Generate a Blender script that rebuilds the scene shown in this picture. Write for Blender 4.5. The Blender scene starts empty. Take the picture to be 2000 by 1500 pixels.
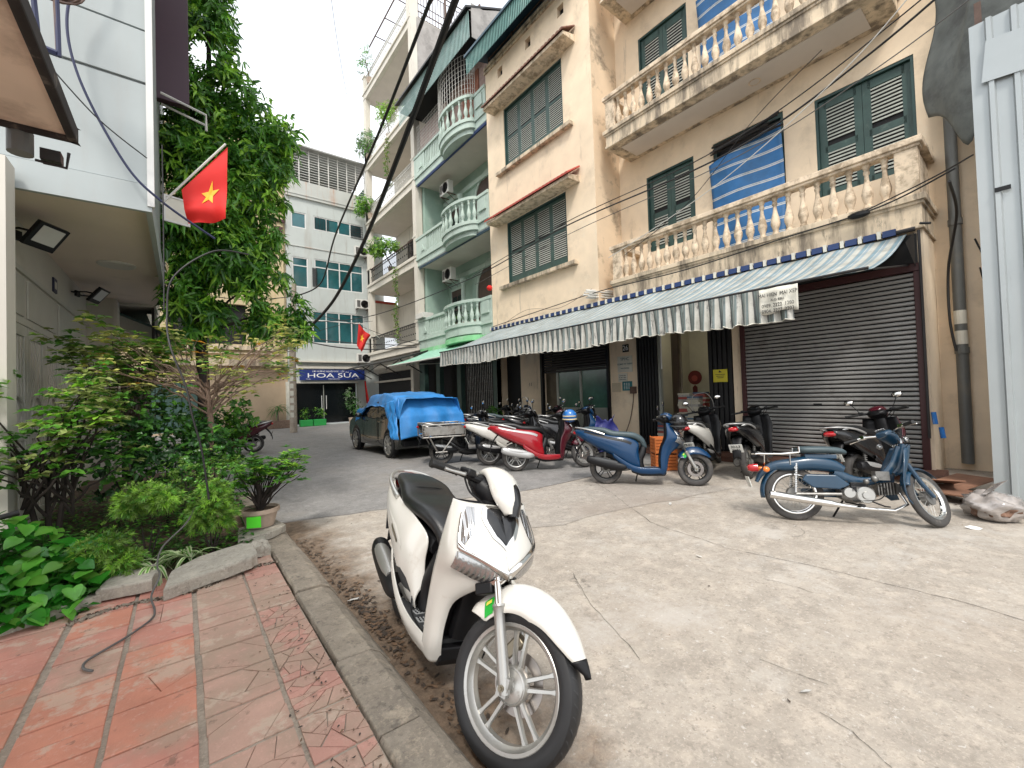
import bpy, bmesh, math, random
from mathutils import Vector, Matrix, noise
R_ = math.radians
random.seed(7)
S = bpy.context.scene
COL = S.collection
# ------------------------------------------------------------------ camera
cam_d = bpy.data.cameras.new('camera'); cam = bpy.data.objects.new('camera', cam_d); COL.objects.link(cam)
S.camera = cam
_r = Vector((0.78729641, -0.61571936, -0.03246589)); _d = Vector((-0.01274882, 0.03638777, -0.99925642))
_f = Vector((0.61644288, 0.7871249, 0.02079827))
cam.matrix_world = Matrix(((_r.x, -_d.x, -_f.x, 0), (_r.y, -_d.y, -_f.y, 0), (_r.z, -_d.z, -_f.z, 1.5), (0, 0, 0, 1)))
cam_d.sensor_width = 36; cam_d.lens = 14.796; cam_d.clip_start = 0.05; cam_d.clip_end = 3000
# ------------------------------------------------------------------ world and sun
W = bpy.data.worlds.new('World'); S.world = W; W.use_nodes = True
nt = W.node_tree; nt.nodes.clear()
wo = nt.nodes.new('ShaderNodeOutputWorld'); bg = nt.nodes.new('ShaderNodeBackground')
sky = nt.nodes.new('ShaderNodeTexSky'); sky.sky_type = 'NISHITA'; sky.sun_disc = False
SUN_EL, SUN_AZ = 52, 218      # azimuth measured clockwise from +Y
sky.sun_elevation = R_(SUN_EL); sky.sun_rotation = R_(SUN_AZ); sky.dust_density = 3
tc = nt.nodes.new('ShaderNodeTexCoord'); mp = nt.nodes.new('ShaderNodeMapping'); mp.inputs['Scale'].default_value = (1.6, 1.6, 3.4)
mp.inputs['Location'].default_value = (0.35, 0.1, 0.2)
nz = nt.nodes.new('ShaderNodeTexNoise'); nz.inputs['Scale'].default_value = 1.3; nz.inputs['Detail'].default_value = 5; nz.inputs['Roughness'].default_value = .5
rp = nt.nodes.new('ShaderNodeValToRGB'); rp.color_ramp.elements[0].position = .36; rp.color_ramp.elements[1].position = .58
rp.color_ramp.elements[0].color = (.58, .58, .58, 1); rp.color_ramp.elements[1].color = (1, 1, 1, 1)
mx = nt.nodes.new('ShaderNodeMix'); mx.data_type = 'RGBA'; mx.inputs[7].default_value = (10.0, 10.25, 10.5, 1)
nt.links.new(tc.outputs['Generated'], mp.inputs[0]); nt.links.new(mp.outputs[0], nz.inputs['Vector'])
nt.links.new(nz.outputs['Fac'], rp.inputs[0]); nt.links.new(rp.outputs[0], mx.inputs[0])
nt.links.new(sky.outputs[0], mx.inputs[6]); nt.links.new(mx.outputs[2], bg.inputs[0]); nt.links.new(bg.outputs[0], wo.inputs[0])
bg.inputs[1].default_value = 0.105
sl = bpy.data.lights.new('sun', 'SUN'); sl.energy = 1.5; sl.angle = R_(11); sl.color = (1, .95, .88)
so = bpy.data.objects.new('sun', sl); COL.objects.link(so)
_az, _el = R_(SUN_AZ), R_(SUN_EL)
so.rotation_euler = (-Vector((math.sin(_az)*math.cos(_el), math.cos(_az)*math.cos(_el), math.sin(_el)))).to_track_quat('-Z', 'Y').to_euler()
S.view_settings.view_transform = 'Standard'; S.view_settings.look = 'None'; S.view_settings.gamma = 1
S.view_settings.use_curve_mapping = False; S.view_settings.exposure = 1.0
S.render.engine = 'CYCLES'
try: S.cycles.max_bounces = 8; S.cycles.diffuse_bounces = 5; S.cycles.transparent_max_bounces = 8
except Exception: pass

# ------------------------------------------------------------------ materials
MATS = {}
def M(name, col, rough=.6, metal=0., var=.18, vs=2., dirt=None, ds=.8, da=.5, lo=.5, streak=False, bump=0., bs=60., spec=.5, coat=0., coord='W', grime=None):
    m = bpy.data.materials.new(name); m.use_nodes = True; MATS[name] = m
    n = m.node_tree; N = n.nodes; L = n.links; b = N['Principled BSDF']
    b.inputs['Roughness'].default_value = rough; b.inputs['Metallic'].default_value = metal
    b.inputs['Specular IOR Level'].default_value = spec; b.inputs['Coat Weight'].default_value = coat
    if coord == 'W':
        g = N.new('ShaderNodeNewGeometry').outputs['Position']
    else:
        g = N.new('ShaderNodeTexCoord').outputs['Object']
    def noise_(sc, det=5, vec=None, r=.6):
        q = N.new('ShaderNodeTexNoise'); q.inputs['Scale'].default_value = sc; q.inputs['Detail'].default_value = det; q.inputs['Roughness'].default_value = r
        L.new(vec or g, q.inputs['Vector']); return q.outputs['Fac']
    def ramp(src, a, b_, c0, c1):
        r = N.new('ShaderNodeValToRGB'); r.color_ramp.elements[0].position = a; r.color_ramp.elements[1].position = b_
        r.color_ramp.elements[0].color = (*c0, 1); r.color_ramp.elements[1].color = (*c1, 1); L.new(src, r.inputs[0]); return r.outputs[0]
    c = tuple(col); cur = None
    if var:
        cur = ramp(noise_(vs, 7), .3, .7, [x*(1-var) for x in c], [min(1, x*(1+var)) for x in c])
    if dirt is not None:
        vec = g
        if streak:
            mpn = N.new('ShaderNodeMapping'); mpn.inputs['Scale'].default_value = (1, 1, .16); L.new(g, mpn.inputs[0]); vec = mpn.outputs[0]
        f = ramp(noise_(ds, 8, vec, .68), lo, lo+.16, (0, 0, 0), (da, da, da))
        mxn = N.new('ShaderNodeMix'); mxn.data_type = 'RGBA'; L.new(f, mxn.inputs[0])
        if cur: L.new(cur, mxn.inputs[6])
        else: mxn.inputs[6].default_value = (*c, 1)
        mxn.inputs[7].default_value = (*dirt, 1); cur = mxn.outputs[2]
    if cur: L.new(cur, b.inputs['Base Color'])
    else: b.inputs['Base Color'].default_value = (*c, 1)
    if bump:
        bp = N.new('ShaderNodeBump'); bp.inputs['Strength'].default_value = bump; bp.inputs['Distance'].default_value = .01
        L.new(noise_(bs, 4), bp.inputs['Height']); L.new(bp.outputs[0], b.inputs['Normal'])
    return m
def nodes_of(m): return m.node_tree.nodes, m.node_tree.links, m.node_tree.nodes['Principled BSDF']
def add_dirt(name, col, sc, lo, am, streak=0., width=.1, det=10, obj=False):
    m = MATS[name]; N, L, b = nodes_of(m); g = N.new('ShaderNodeTexCoord').outputs['Object'] if obj else N.new('ShaderNodeNewGeometry').outputs['Position']
    if streak: mp_ = N.new('ShaderNodeMapping'); mp_.inputs['Scale'].default_value = (1, 1, streak); mp_.inputs['Location'].default_value = (sc*3.1, 7.7, 1.3); L.new(g, mp_.inputs[0]); g = mp_.outputs[0]
    q = N.new('ShaderNodeTexNoise'); q.inputs['Scale'].default_value = sc; q.inputs['Detail'].default_value = det; q.inputs['Roughness'].default_value = .72; L.new(g, q.inputs['Vector'])
    r = N.new('ShaderNodeValToRGB'); r.color_ramp.elements[0].position = lo; r.color_ramp.elements[1].position = lo+width; r.color_ramp.elements[0].color = (0,0,0,1); r.color_ramp.elements[1].color = (am,am,am,1); L.new(q.outputs['Fac'], r.inputs[0])
    mx = N.new('ShaderNodeMix'); mx.data_type = 'RGBA'; L.new(r.outputs[0], mx.inputs[0]); bc = b.inputs['Base Color']
    if bc.is_linked: L.new(bc.links[0].from_socket, mx.inputs[6])
    else: mx.inputs[6].default_value = bc.default_value
    mx.inputs[7].default_value = (*col, 1); L.new(mx.outputs[2], bc)

# ------------------------------------------------------------------ mesh building
class MB:
    def __init__(s): s.v = []; s.f = []; s.m = []; s.mi = 0
    def add(s, vs, fs):
        o = len(s.v); s.v += [tuple(v) for v in vs]; s.f += [tuple(i+o for i in f) for f in fs]; s.m += [s.mi]*len(fs); return s
    def box(s, x0, x1, y0, y1, z0, z1):
        return s.add([(x0,y0,z0),(x1,y0,z0),(x1,y1,z0),(x0,y1,z0),(x0,y0,z1),(x1,y0,z1),(x1,y1,z1),(x0,y1,z1)],
                     [(0,3,2,1),(4,5,6,7),(0,1,5,4),(1,2,6,5),(2,3,7,6),(3,0,4,7)])
    def cb(s, c, d, rot=None):
        hx, hy, hz = d[0]/2, d[1]/2, d[2]/2; vs = [Vector((a*hx, b*hy, e*hz)) for e in (-1,1) for a, b in ((-1,-1),(1,-1),(1,1),(-1,1))]
        if rot is not None: vs = [rot @ v for v in vs]
        c = Vector(c); return s.add([v+c for v in vs], [(0,3,2,1),(4,5,6,7),(0,1,5,4),(1,2,6,5),(2,3,7,6),(3,0,4,7)])
    def loft(s, rings, cap=True, closed=True):
        n = len(rings[0]); vs = [p for r in rings for p in r]; fs = []
        for i in range(len(rings)-1):
            for j in range(n if closed else n-1):
                a, b = i*n+j, i*n+(j+1) % n; fs.append((a, b, b+n, a+n))
        if cap: fs.append(tuple(range(n-1, -1, -1))); fs.append(tuple(range((len(rings)-1)*n, len(rings)*n)))
        return s.add(vs, fs)
    def tube(s, pts, r, n=8, cap=True):
        pts = [Vector(p) for p in pts]; rs = r if isinstance(r, (list, tuple)) else [r]*len(pts); rings = []; up = None
        for i, p in enumerate(pts):
            t = (pts[min(i+1, len(pts)-1)]-pts[max(i-1, 0)])
            t = t.normalized() if t.length > 1e-9 else Vector((0,0,1))
            if up is None: up = Vector((0,0,1)) if abs(t.z) < .9 else Vector((1,0,0))
            a = t.cross(up); a = a.normalized() if a.length > 1e-6 else t.orthogonal().normalized(); up = a.cross(t)
            rings.append([p+(a*math.cos(2*math.pi*k/n)+up*math.sin(2*math.pi*k/n))*rs[i] for k in range(n)])
        return s.loft(rings, cap)
    def lathe(s, prof, c=(0,0,0), ax='z', n=16, cap=True):
        rings = []
        for r, h in prof:
            ring = []
            for k in range(n):
                a = 2*math.pi*k/n; u, w = r*math.cos(a), r*math.sin(a)
                p = (u, w, h) if ax == 'z' else ((u, h, w) if ax == 'y' else (h, u, w)); ring.append((p[0]+c[0], p[1]+c[1], p[2]+c[2]))
            rings.append(ring)
        return s.loft(rings, cap)
    def prism(s, poly, ax, a, b):
        def P(p, t): return (t, p[0], p[1]) if ax == 'x' else ((p[0], t, p[1]) if ax == 'y' else (p[0], p[1], t))
        return s.loft([[P(p, a) for p in poly], [P(p, b) for p in poly]])
    def grid(s, fn, nu, nv):
        vs = [fn(i/nu, j/nv) for i in range(nu+1) for j in range(nv+1)]
        return s.add(vs, [(i*(nv+1)+j, (i+1)*(nv+1)+j, (i+1)*(nv+1)+j+1, i*(nv+1)+j+1) for i in range(nu) for j in range(nv)])
    def ball(s, c, r, n=12, sc=(1,1,1)):
        rings = []
        for i in range(n//2+1):
            a = math.pi*i/(n//2); rr = max(r*math.sin(a), 1e-4)
            rings.append([(c[0]+rr*sc[0]*math.cos(2*math.pi*k/n), c[1]+rr*sc[1]*math.sin(2*math.pi*k/n), c[2]-r*sc[2]*math.cos(a)) for k in range(n)])
        return s.loft(rings)
    def wall(s, ax, plane, u0, u1, v0, v1, holes, depth, sgn):
        """sheet with rectangular holes and reveals; ax normal axis; reveals run from plane to plane+sgn*depth"""
        us = sorted({u0, u1, *[h[0] for h in holes], *[h[1] for h in holes]}); vs_ = sorted({v0, v1, *[h[2] for h in holes], *[h[3] for h in holes]})
        us = [u for u in us if u0 <= u <= u1]; vs_ = [v for v in vs_ if v0 <= v <= v1]
        def P(u, v, t): return (t, u, v) if ax == 'x' else (u, t, v)
        for i in range(len(us)-1):
            for j in range(len(vs_)-1):
                cu, cv = (us[i]+us[i+1])/2, (vs_[j]+vs_[j+1])/2
                if any(h[0] < cu < h[1] and h[2] < cv < h[3] for h in holes): continue
                s.add([P(us[i], vs_[j], plane), P(us[i+1], vs_[j], plane), P(us[i+1], vs_[j+1], plane), P(us[i], vs_[j+1], plane)], [(0,1,2,3)])
        q = plane+sgn*depth
        for a, b, c, d in holes:
            for (p1, p2) in (((a,c),(b,c)), ((b,c),(b,d)), ((b,d),(a,d)), ((a,d),(a,c))):
                s.add([P(*p1, plane), P(*p2, plane), P(*p2, q), P(*p1, q)], [(0,1,2,3)])
        return s
    def mesh(s, name, mats):
        me = bpy.data.meshes.new(name); me.from_pydata(s.v, [], s.f)
        mats = mats if isinstance(mats, (list, tuple)) else [mats]
        for m in mats: me.materials.append(MATS[m] if isinstance(m, str) else m)
        if len(mats) > 1: me.polygons.foreach_set('material_index', s.m)
        return me
    def build(s, name, mats, parent=None, smooth=False, bevel=0, sub=0, solid=0, ang=40):
        me = s.mesh(name, mats)
        bm = bmesh.new(); bm.from_mesh(me); bmesh.ops.remove_doubles(bm, verts=bm.verts, dist=1e-5)
        if smooth is not False or True: bmesh.ops.recalc_face_normals(bm, faces=bm.faces)
        bm.to_mesh(me); bm.free()
        o = bpy.data.objects.new(name, me); COL.objects.link(o)
        if smooth:
            me.polygons.foreach_set('use_smooth', [True]*len(me.polygons)); me.set_sharp_from_angle(angle=R_(ang))
        if solid: md = o.modifiers.new('s', 'SOLIDIFY'); md.thickness = solid; md.offset = 0
        if bevel: md = o.modifiers.new('b', 'BEVEL'); md.width = bevel; md.segments = 2; md.limit_method = 'ANGLE'
        if sub: md = o.modifiers.new('u', 'SUBSURF'); md.levels = sub; md.render_levels = sub
        par(o, parent); return o
WORLD = set()
def par(o, parent):
    if parent is not None:
        o.parent = parent
        if parent.name in WORLD: o.location = o.location - parent.location
    return o
def tag(o, label=None, cat=None, group=None, kind=None):
    if label: o['label'] = label
    if cat: o['category'] = cat
    if group: o['group'] = group
    if kind: o['kind'] = kind
    return o
def thing(name, label, cat, loc=(0,0,0), rz=0, group=None, world=False, kind=None):
    o = bpy.data.objects.new(name, None); COL.objects.link(o); o.location = loc; o.rotation_euler = (0,0,rz); o.empty_display_size = .1
    if world: WORLD.add(o.name)
    return tag(o, label, cat, group, kind)
def inst(src, parent, loc=(0,0,0), rot=(0,0,0), name=None, scale=None):
    me = src.data if isinstance(src, bpy.types.Object) else src
    o = bpy.data.objects.new(name or me.name.split('.')[0], me); COL.objects.link(o); o.location = loc; o.rotation_euler = rot
    if scale: o.scale = scale
    if isinstance(src, bpy.types.Object):
        for m in src.modifiers:
            if m.type == 'BEVEL': q = o.modifiers.new('b', 'BEVEL'); q.width = m.width; q.segments = m.segments; q.limit_method = 'ANGLE'
            if m.type == 'SOLIDIFY': q = o.modifiers.new('s', 'SOLIDIFY'); q.thickness = m.thickness; q.offset = 0
    par(o, parent); return o
def copy_tree(o, parent=None):
    c = o.copy(); COL.objects.link(c); c.parent = parent
    for ch in list(o.children): copy_tree(ch, c)
    return c
def text(name, s, size, mat, loc, rot, parent=None, depth=.002, align='CENTER', sx=1.):
    cu = bpy.data.curves.new(name, 'FONT'); cu.body = s; cu.size = size; cu.extrude = depth; cu.align_x = align; cu.align_y = 'CENTER'
    t = bpy.data.objects.new(name+'_tmp', cu); COL.objects.link(t)
    dg = bpy.context.evaluated_depsgraph_get(); me = bpy.data.meshes.new_from_object(t.evaluated_get(dg)); bpy.data.objects.remove(t)
    me.materials.clear(); me.materials.append(MATS[mat]); me.name = name
    o = bpy.data.objects.new(name, me); COL.objects.link(o)
    o.matrix_local = Matrix.Translation(loc) @ rot.to_4x4() @ Matrix.Diagonal((sx, 1, 1, 1))
    if parent is not None:
        o.parent = parent
        if parent.name in WORLD: o.location = o.location-parent.location
    return o
FX = Matrix(((0,0,-1),(-1,0,0),(0,1,0)))     # text on a wall facing -X (reads towards -Y)
FY = Matrix(((1,0,0),(0,0,-1),(0,1,0)))      # text on a wall facing -Y
def cr(pts, n):
    """Catmull-Rom through points"""
    P = [Vector(p) for p in pts]; out = []
    for i in range(len(P)-1):
        a, b, c, d = P[max(i-1, 0)], P[i], P[i+1], P[min(i+2, len(P)-1)]
        for k in range(n):
            t = k/n; out.append(.5*((2*b)+(c-a)*t+(2*a-5*b+4*c-d)*t*t+(3*b-a-3*c+d)*t**3))
    out.append(P[-1]); return out

# palette
M('beige_plaster', (.80,.65,.475), .85, var=.09, vs=1.6, dirt=(.44,.35,.25), ds=1.3, lo=.54, da=.45, bump=.25, bs=25)
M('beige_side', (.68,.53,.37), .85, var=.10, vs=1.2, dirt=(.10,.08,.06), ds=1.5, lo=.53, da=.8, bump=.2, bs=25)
M('beige_trim', (.66,.54,.39), .85, var=.14, vs=2.5, dirt=(.13,.105,.08), ds=3.2, lo=.44, da=.85, streak=True, bump=.3, bs=30)
M('beige_rail', (.70,.57,.42), .85, var=.14, vs=3, dirt=(.22,.16,.10), ds=5, lo=.45, da=.75, bump=.3, bs=40)
M('white_soffit', (.62,.56,.50), .85, var=.06, vs=1.5, dirt=(.35,.27,.2), ds=1.2, lo=.6, da=.4)
M('green_shutter', (.036,.075,.065), .5, var=.2, vs=4, dirt=(.16,.2,.17), ds=5, lo=.6, da=.4)
M('green_frame', (.02,.055,.05), .5, var=.2, vs=4)
M('slat_pale', (.42,.44,.39), .55, var=.12, vs=6)
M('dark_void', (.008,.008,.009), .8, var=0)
M('red_tile_roof', (.36,.05,.03), .6, var=.25, vs=6, dirt=(.12,.06,.04), ds=4, lo=.55, da=.6)
M('old_tile_roof', (.17,.075,.05), .8, var=.3, vs=6, dirt=(.06,.04,.03), ds=4, lo=.5, da=.7)
M('shutter_grey', (.34,.335,.32), .42, metal=.25, var=.12, vs=1.2, dirt=(.10,.085,.07), ds=1.5, lo=.52, da=.5)
M('shutter_dark', (.045,.04,.038), .5, var=.15)
M('maroon', (.05,.012,.012), .5, var=.1)
M('mint_plaster', (.29,.40,.335), .8, var=.10, vs=1.1, dirt=(.50,.56,.49), ds=1.6, lo=.54, da=.45, bump=.15, bs=20)
M('mint_trim', (.42,.51,.45), .8, var=.10, vs=2.5, dirt=(.14,.2,.16), ds=2.5, lo=.58, da=.5, streak=True)
M('mint_bright', (.22,.52,.26), .8, var=.2, vs=1.5, dirt=(.45,.6,.48), ds=1.8, lo=.5, da=.6)
M('mint_shade', (.14,.22,.18), .8, var=.12)
M('cream_plaster', (.60,.565,.49), .85, var=.07, vs=1.3, dirt=(.33,.30,.25), ds=1.6, lo=.58, da=.5, streak=True)
M('cement', (.33,.31,.29), .9, var=.2, vs=1.5, dirt=(.16,.15,.14), ds=1.6, lo=.5, da=.6, bump=.3, bs=20)
M('grey_paint', (.46,.49,.47), .8, var=.06, vs=1., dirt=(.34,.30,.25), ds=1.3, lo=.56, da=.4, streak=True)
M('grey_paint_rust', (.46,.47,.44), .8, var=.08, vs=1., dirt=(.45,.22,.12), ds=1.3, lo=.56, da=.6, streak=True)
M('yellow_plaster', (.54,.44,.27), .8, var=.1, vs=1.5, dirt=(.3,.23,.14), ds=1.5, lo=.56, da=.5, streak=True)
M('tan_wall', (.44,.335,.23), .85, var=.08, vs=1.5, dirt=(.2,.16,.12), ds=1.2, lo=.6, da=.4)
M('white_frame', (.62,.62,.60), .5, var=.05)
M('glass_teal', (.02,.09,.10), .08, var=.5, vs=.8, spec=.8)
M('glass_dark', (.006,.008,.009), .12, var=0, spec=.5)
M('glass_green', (.055,.13,.085), .18, var=.55, vs=1.1, spec=.6)
M('brown_wood', (.055,.03,.022), .5, var=.3, vs=5)
M('olive_wood', (.11,.085,.05), .55, var=.25, vs=5)
add_dirt('beige_plaster', (.20,.16,.12), 2.6, .60, .55, .12, .10); add_dirt('beige_plaster', (.80,.68,.52), .7, .58, .5, 0, .03); add_dirt('beige_trim', (.05,.045,.04), 7, .57, .7, .3); add_dirt('beige_rail', (.06,.05,.04), 9, .60, .6)
add_dirt('cream_plaster', (.20,.18,.15), 3.2, .58, .5, .12); add_dirt('mint_trim', (.12,.14,.12), 5, .58, .6, .2); add_dirt('grey_paint', (.25,.21,.17), 3, .58, .5, .10); add_dirt('grey_paint_rust', (.42,.20,.10), 3, .55, .6, .10); add_dirt('mint_plaster', (.16,.22,.18), 2.5, .60, .5, .15)
M('iron_dark', (.03,.028,.028), .5, metal=.4, var=.2)
M('iron_white', (.55,.54,.50), .5, var=.1)
M('iron_rust', (.10,.06,.045), .7, var=.3, vs=8)
M('steel', (.30,.29,.27), .4, metal=.7, var=.2, vs=10, dirt=(.12,.07,.04), ds=8, lo=.5, da=.7)
M('white_plastic', (.60,.59,.55), .45, var=.06, vs=3, dirt=(.35,.32,.27), ds=4, lo=.6, da=.5)
M('black_rubber', (.008,.008,.008), .6, var=.1)
M('black_plastic', (.007,.007,.008), .42, var=.1, vs=8, spec=.3)
M('cable', (.012,.011,.011), .6, var=0)
M('cable_grey', (.10,.095,.09), .6, var=.2, vs=3)
M('cable_blue', (.02,.025,.07), .5, var=0)
M('cable_brown', (.14,.09,.07), .6, var=.2, vs=8)
# ------------------------------------------------------------------ ground
def ground_mat(name, base, patch, fleck, flk, stain=None, crack=True, bsc=55, pv=.9, bump=.5, sdist=1.):
    m = M(name, base, .88, var=0); N, L, b = nodes_of(m)
    g = N.new('ShaderNodeNewGeometry').outputs['Position']
    def nz(sc, det=8, r=.65):
        q = N.new('ShaderNodeTexNoise'); q.inputs['Scale'].default_value = sc; q.inputs['Detail'].default_value = det; q.inputs['Roughness'].default_value = r
        L.new(g, q.inputs['Vector']); return q.outputs['Fac']
    def rr(src, a, c, c0, c1):
        r = N.new('ShaderNodeValToRGB'); r.color_ramp.elements[0].position = a; r.color_ramp.elements[1].position = c
        r.color_ramp.elements[0].color = (*c0, 1); r.color_ramp.elements[1].color = (*c1, 1); L.new(src, r.inputs[0]); return r.outputs[0]
    def mixc(f, a, c):
        x = N.new('ShaderNodeMix'); x.data_type = 'RGBA'; L.new(f, x.inputs[0]); L.new(a, x.inputs[6])
        if isinstance(c, tuple): x.inputs[7].default_value = (*c, 1)
        else: L.new(c, x.inputs[7])
        return x.outputs[2]
    col = rr(nz(pv, 10, .7), .32, .68, base, patch)
    col = mixc(rr(nz(2.2, 12, .75), .42, .60, (0,0,0), (.55,)*3), col, tuple(x*.66 for x in base))
    col = mixc(rr(nz(6.5, 8, .75), .50, .62, (0,0,0), (.65,)*3), col, tuple(min(1, x*1.42) for x in base))
    col = mixc(rr(nz(15, 8, .8), .53, .60, (0,0,0), (.55,)*3), col, tuple(x*.62 for x in base))
    col = mixc(rr(nz(48, 6, .8), .52, .62, (0,0,0), (.5,)*3), col, tuple(min(1, x*1.55) for x in base))
    if stain:
        col = mixc(rr(nz(.45, 6, .6), .52, .68, (0,0,0), (.7,)*3), col, stain)
    # aggregate flecks
    v = N.new('ShaderNodeTexVoronoi'); v.inputs['Scale'].default_value = flk; v.inputs['Randomness'].default_value = 1; wv = N.new('ShaderNodeTexNoise'); wv.inputs['Scale'].default_value = flk*1.7; L.new(g, wv.inputs['Vector']); wa = N.new('ShaderNodeVectorMath'); wa.operation = 'MULTIPLY_ADD'; L.new(wv.outputs['Color'], wa.inputs[0]); wa.inputs[1].default_value = (.035,.035,.035); L.new(g, wa.inputs[2]); L.new(wa.outputs[0], v.inputs['Vector'])
    mask = rr(v.outputs['Distance'], .12, .26, (1,1,1), (0,0,0)); pres = rr(nz(1.3, 3), .42, .62, (.05,)*3, (.6,)*3)
    mm = N.new('ShaderNodeMix'); mm.data_type = 'RGBA'; mm.blend_type = 'MULTIPLY'; mm.inputs[0].default_value = 1; L.new(mask, mm.inputs[6]); L.new(pres, mm.inputs[7])
    hs = N.new('ShaderNodeSeparateColor'); L.new(v.outputs['Color'], hs.inputs[0])
    pick = rr(hs.outputs[0], .55, .6, (0,0,0), (1,1,1)); m3 = N.new('ShaderNodeMix'); m3.data_type = 'RGBA'; m3.blend_type = 'MULTIPLY'; m3.inputs[0].default_value = 1
    L.new(mm.outputs[2], m3.inputs[6]); L.new(pick, m3.inputs[7]); col = mixc(m3.outputs[2], col, fleck)
    # fine dark pits
    col = mixc(rr(nz(38, 3, .6), .60, .72, (0,0,0), (.55,)*3), col, tuple(x*.45 for x in base))
    hgt = nz(bsc, 6, .75)
    if crack:
        w = N.new('ShaderNodeTexNoise'); w.inputs['Scale'].default_value = 1.6; w.inputs['Detail'].default_value = 6; L.new(g, w.inputs['Vector'])
        va = N.new('ShaderNodeVectorMath'); va.operation = 'MULTIPLY_ADD'; L.new(w.outputs['Color'], va.inputs[0]); va.inputs[1].default_value = (.9,.9,.9); L.new(g, va.inputs[2])
        c2 = N.new('ShaderNodeTexVoronoi'); c2.feature = 'DISTANCE_TO_EDGE'; c2.inputs['Scale'].default_value = .38; L.new(va.outputs[0], c2.inputs['Vector'])
        cm = rr(c2.outputs['Distance'], .0, .0032, (.6,)*3, (0,0,0)); gate = rr(nz(.7, 2), .54, .60, (0,0,0), (1,1,1))
        m4 = N.new('ShaderNodeMix'); m4.data_type = 'RGBA'; m4.blend_type = 'MULTIPLY'; m4.inputs[0].default_value = 1; L.new(cm, m4.inputs[6]); L.new(gate, m4.inputs[7])
        col = mixc(m4.outputs[2], col, tuple(x*.2 for x in base))
    L.new(col, b.inputs['Base Color'])
    bp = N.new('ShaderNodeBump'); bp.inputs['Strength'].default_value = bump; bp.inputs['Distance'].default_value = .006; L.new(hgt, bp.inputs['Height']); L.new(bp.outputs[0], b.inputs['Normal'])
    return m
ground_mat('concrete', (.345,.30,.25), (.415,.378,.328), (.56,.53,.48), 48, stain=(.27,.215,.165), bump=.6)
ground_mat('concrete_flecked', (.32,.285,.245), (.37,.34,.305), (.60,.57,.52), 42, stain=(.26,.21,.17), bump=.5)
ground_mat('asphalt', (.215,.208,.20), (.26,.25,.24), (.34,.33,.31), 60, stain=(.25,.225,.195), crack=True, pv=.5, bump=.4)
ground_mat('gutter_dirt', (.20,.135,.09), (.29,.215,.155), (.36,.3,.24), 45, stain=(.11,.07,.045), crack=False, bump=.8)
ground_mat('kerb_concrete', (.275,.235,.185), (.36,.305,.24), (.56,.47,.36), 50, stain=(.19,.17,.145), crack=False, bump=.8)
ground_mat('slab_concrete', (.36,.33,.275), (.42,.39,.33), (.50,.48,.42), 40, stain=(.22,.20,.16), crack=False, bump=.6)
ground_mat('soil', (.075,.048,.03), (.12,.08,.055), (.2,.17,.13), 30, crack=False, bump=1.)
ground_mat('mortar', (.32,.27,.215), (.40,.34,.28), (.4,.36,.3), 60, crack=False)
ground_mat('far_ground', (.2,.19,.18), (.24,.23,.22), (.3,.29,.28), 20, crack=False)
def sheet(name, poly, z, mat, sub=0):
    mb = MB(); mb.add([(x, y, z) for x, y in poly], [tuple(range(len(poly)))]); o = mb.build(name, mat); tag(o, kind='structure'); return o
sheet('ground', [(-400,-400),(400,-400),(400,400),(-400,400)], -.012, 'far_ground')
def wob(a, b, n, amp, sd):
    rnd = random.Random(sd); return [(a[0]+(b[0]-a[0])*i/n+(rnd.uniform(-amp, amp) if 0 < i < n else 0)*(abs(b[1]-a[1]) > abs(b[0]-a[0])), a[1]+(b[1]-a[1])*i/n+(rnd.uniform(-amp, amp) if 0 < i < n else 0)*(abs(b[1]-a[1]) <= abs(b[0]-a[0]))) for i in range(n+1)]
jy = wob((.86,5.88), (4.1,5.0), 12, .03, 3)+wob((4.1,5.0), (9.2,4.9), 14, .02, 4)[1:]
sheet('road_asphalt', [(.7,5.95)]+[(x, y-.005) for x, y in jy]+[(9.2,27),(-7,27),(-7,22),(-.2,22),(.7,20)], -.006, 'asphalt')
# concrete yard slab: one corner slab apart from the joint
sheet('road_concrete', [(.86,-3)]+[(12,-3),(12,4.85),(9.2,4.86)]+[(x, y-.03) for x, y in reversed(jy[13:])]+[(4.1,4.97)]+[(x, y-.03) for x, y in reversed(jy[:12])], 0, 'concrete')
mb = MB(); jp = [(x, y-.013, .001) for x, y in jy]
for i in range(len(jp)-1):
    (a, b, z), (c, d, _) = jp[i], jp[i+1]; mb.add([(a,b-.010,z+.003),(c,d-.010,z+.003),(c,d+.004,z+.003),(a,b+.004,z+.003)], [(0,1,2,3)])
tag(mb.build('road_joint', 'soil'), kind='structure')
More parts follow.
